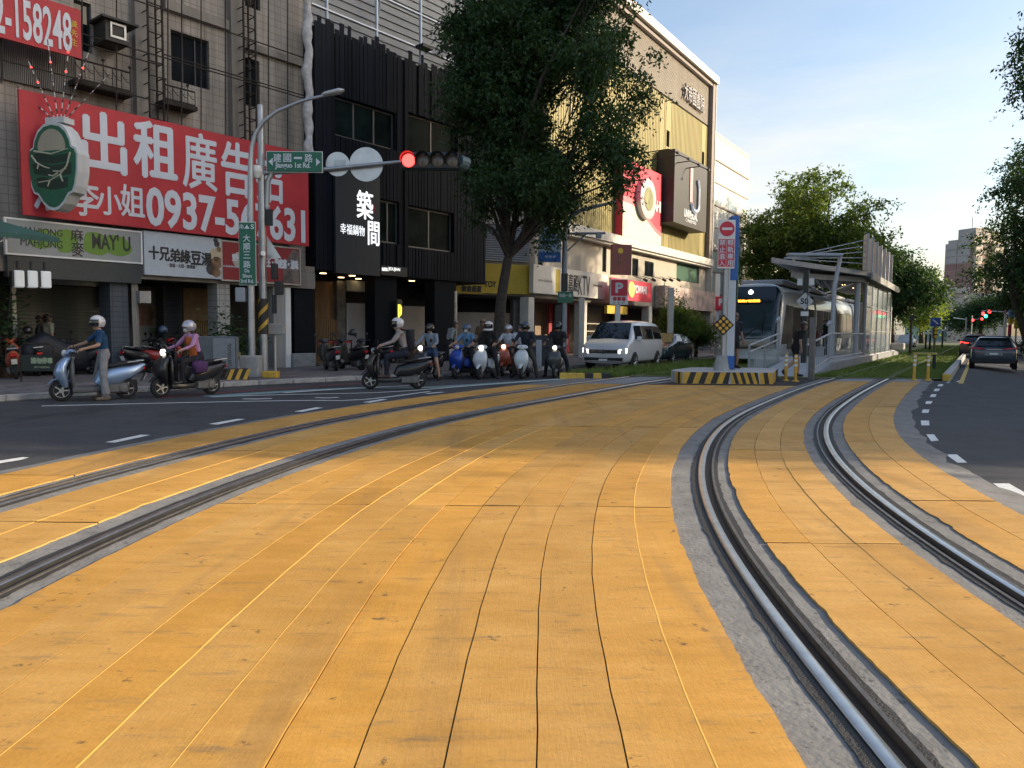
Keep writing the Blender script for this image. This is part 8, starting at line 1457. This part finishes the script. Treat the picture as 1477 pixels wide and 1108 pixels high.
# parked scooters along the arcades
PK = [(22, 545, 20.2, 2.0, so_, 'orange parked scooter behind the no parking barrier'), (42, 545, 21.4, 2.3, sk, 'black parked scooter between the orange one and the shutter'), (112, 540, 22.3, 2.6, sgr, 'parked scooter seen behind the woman in blue'), (216, 545, 23.0, 1.0, sk, 'black parked scooter showing a white number plate by the drain pipe'), (236, 545, 23.6, 1.15, sred_, 'red trimmed parked scooter with helmet right of the pipe'), (205, 545, 24.4, .9, sgr, 'third parked scooter behind the drain pipe'), (478, 540, 25.2, 1.9, sgr, 'charcoal parked scooter by the rope barrier'), (508, 540, 25.8, 2.2, sk, 'black parked scooter with a helmet on its mirror'), (538, 540, 26.4, 2.4, sk, 'parked scooter left of the dark pillar'), (352, 545, 25.0, 1.3, sk, 'parked scooter glimpsed behind the lamp post')]
for i, (px, py, Y, ang, c_, lab) in enumerate(PK):
    t = scooter(lab, (AT(px, 520, Y).x, Y, SW), ang + R(100), c_, sk, None, False, .10, 'scooters parked at the arcades')
    if i in (1, 4, 7): q = MB(); q.lathe([(.0, .14), (.09, .11), (.13, .03), (.13, -.05), (.10, -.09)], (0, 0, 0), n=14); o = q.build('spare_helmet', (hk, hb, hk)[i // 3 if i < 7 else 2], smooth=60); o.location = Vector(t.location) + Vector((.05, -.1, 1.25 if i != 4 else 1.3)); tag(o, ('dark helmet hung on a scooter mirror near the barrier', 'blue grey helmet on the red trimmed scooter', 'black helmet hung on a mirror by the rope barrier')[(1, 4, 7).index(i)], 'helmet')
# covered scooter with dark sheet
p = FA.w(FA.x(88, .4, 530), .4, SW); t = thing('covered_scooter', 'scooter under a dark blue cover in front of the roller shutter', 'scooter', tuple(p), FA.rz); q = MB(); q.loft(sweep([(0, -.95, .35), (0, -.75, .55), (0, -.45, .7), (0, 0, .55), (0, .4, .5), (0, .85, .4), (0, .95, .3)], [.2, .3, .34, .3, .3, .26, .1], [.2, .45, .55, .42, .42, .36, .15], 16, 2.4)); q.v = [(p_[1], p_[0], max(p_[2], .02)) for p_ in q.v]; q.build('cover', mat('cover_navy', (.008, .011, .02), .6, var=.3, scale=5, bump=.7, bscale=9), t, smooth=70)
# scooters on the right pavement, far
for i, (px, Y, c_, lab) in enumerate(((1466, 62, sk, 'black parked scooter on the right pavement below the yellow sign'), (1472, 60, sw_, 'white parked scooter at the far right edge'), (1459, 68, sgr, 'grey parked scooter farther along the right pavement'))): x = AT(px, 490, Y).x; scooter(lab, (x, Y, road_z(x, Y)), R(30 + 20 * i), c_, sk, None, False, .1, 'scooters on the right pavement')
g = Gr(1480, 524); scooter('pale scooter cut by the right edge beside the lane line', (g[0], g[1], road_z(*g)), -R(31.5) + math.pi, sw_, sk); person('rider cut by the right edge on the pale scooter', (g[0], g[1], road_z(*g)), -R(31.5) + math.pi, 'ride', cloth('black', (.012, .012, .014)), cloth('dark', (.016, .016, .02)), skin_a, None, 'long', 'long', dict(helmet=hw), 1.0, fingers=False)

# ---------------------------------------------------------------- clutter under the arcades
def at_A(px, y, z=SW): return FA.w(FA.x(px, y, 520), y, z)
crate_m = [mat('crate_blue', (.03, .08, .2), .6, var=.1), mat('crate_red', (.3, .04, .03), .6, var=.1), mat('carton', (.28, .19, .11), .85, var=.15)]
def crate(px, y, w_, d_, h_, k, lab, z=SW, rz=0.0):
    t = thing('storage_box', lab, 'box', tuple(at_A(px, y, z)), FA.rz + rz); q = MB(); q.b2(-w_ / 2, w_ / 2, -d_ / 2, d_ / 2, 0, h_, b=.012); q.build('box', crate_m[k], t); q = MB(); q.b2(-w_ / 2 - .015, w_ / 2 + .015, -d_ / 2 - .015, d_ / 2 + .015, h_ - .05, h_ - .004); q.build('rim', crate_m[k], t)
crate(222, 2.9, .5, .4, .34, 0, 'blue storage crate by the poster wall'); crate(223, 2.9, .48, .38, .3, 2, 'brown carton stacked on the blue crate', SW + .345, .1); crate(338, 1.8, .6, .45, .5, 2, 'brown carton beside the white tiled pillar'); crate(560, 2.4, .55, .45, .45, 1, 'red crate in the dark restaurant arcade'); crate(598, 1.9, .7, .5, .55, 2, 'large carton before the beige hoarding')
for i, (px, py, w_, h_, c_) in enumerate(((210, 455, .5, .7, (.30, .16, .12)), (224, 452, .45, .6, (.38, .33, .25)), (226, 480, .5, .35, (.12, .16, .10)))):
    x, z = A(px, py, 3.17); q = MB(); q.b2(x - w_ / 2, x + w_ / 2, 3.165, 3.185, z - h_ / 2, z + h_ / 2); q.build('poster', mat('poster_%d' % i, c_, .6, var=.5, scale=4), gb)
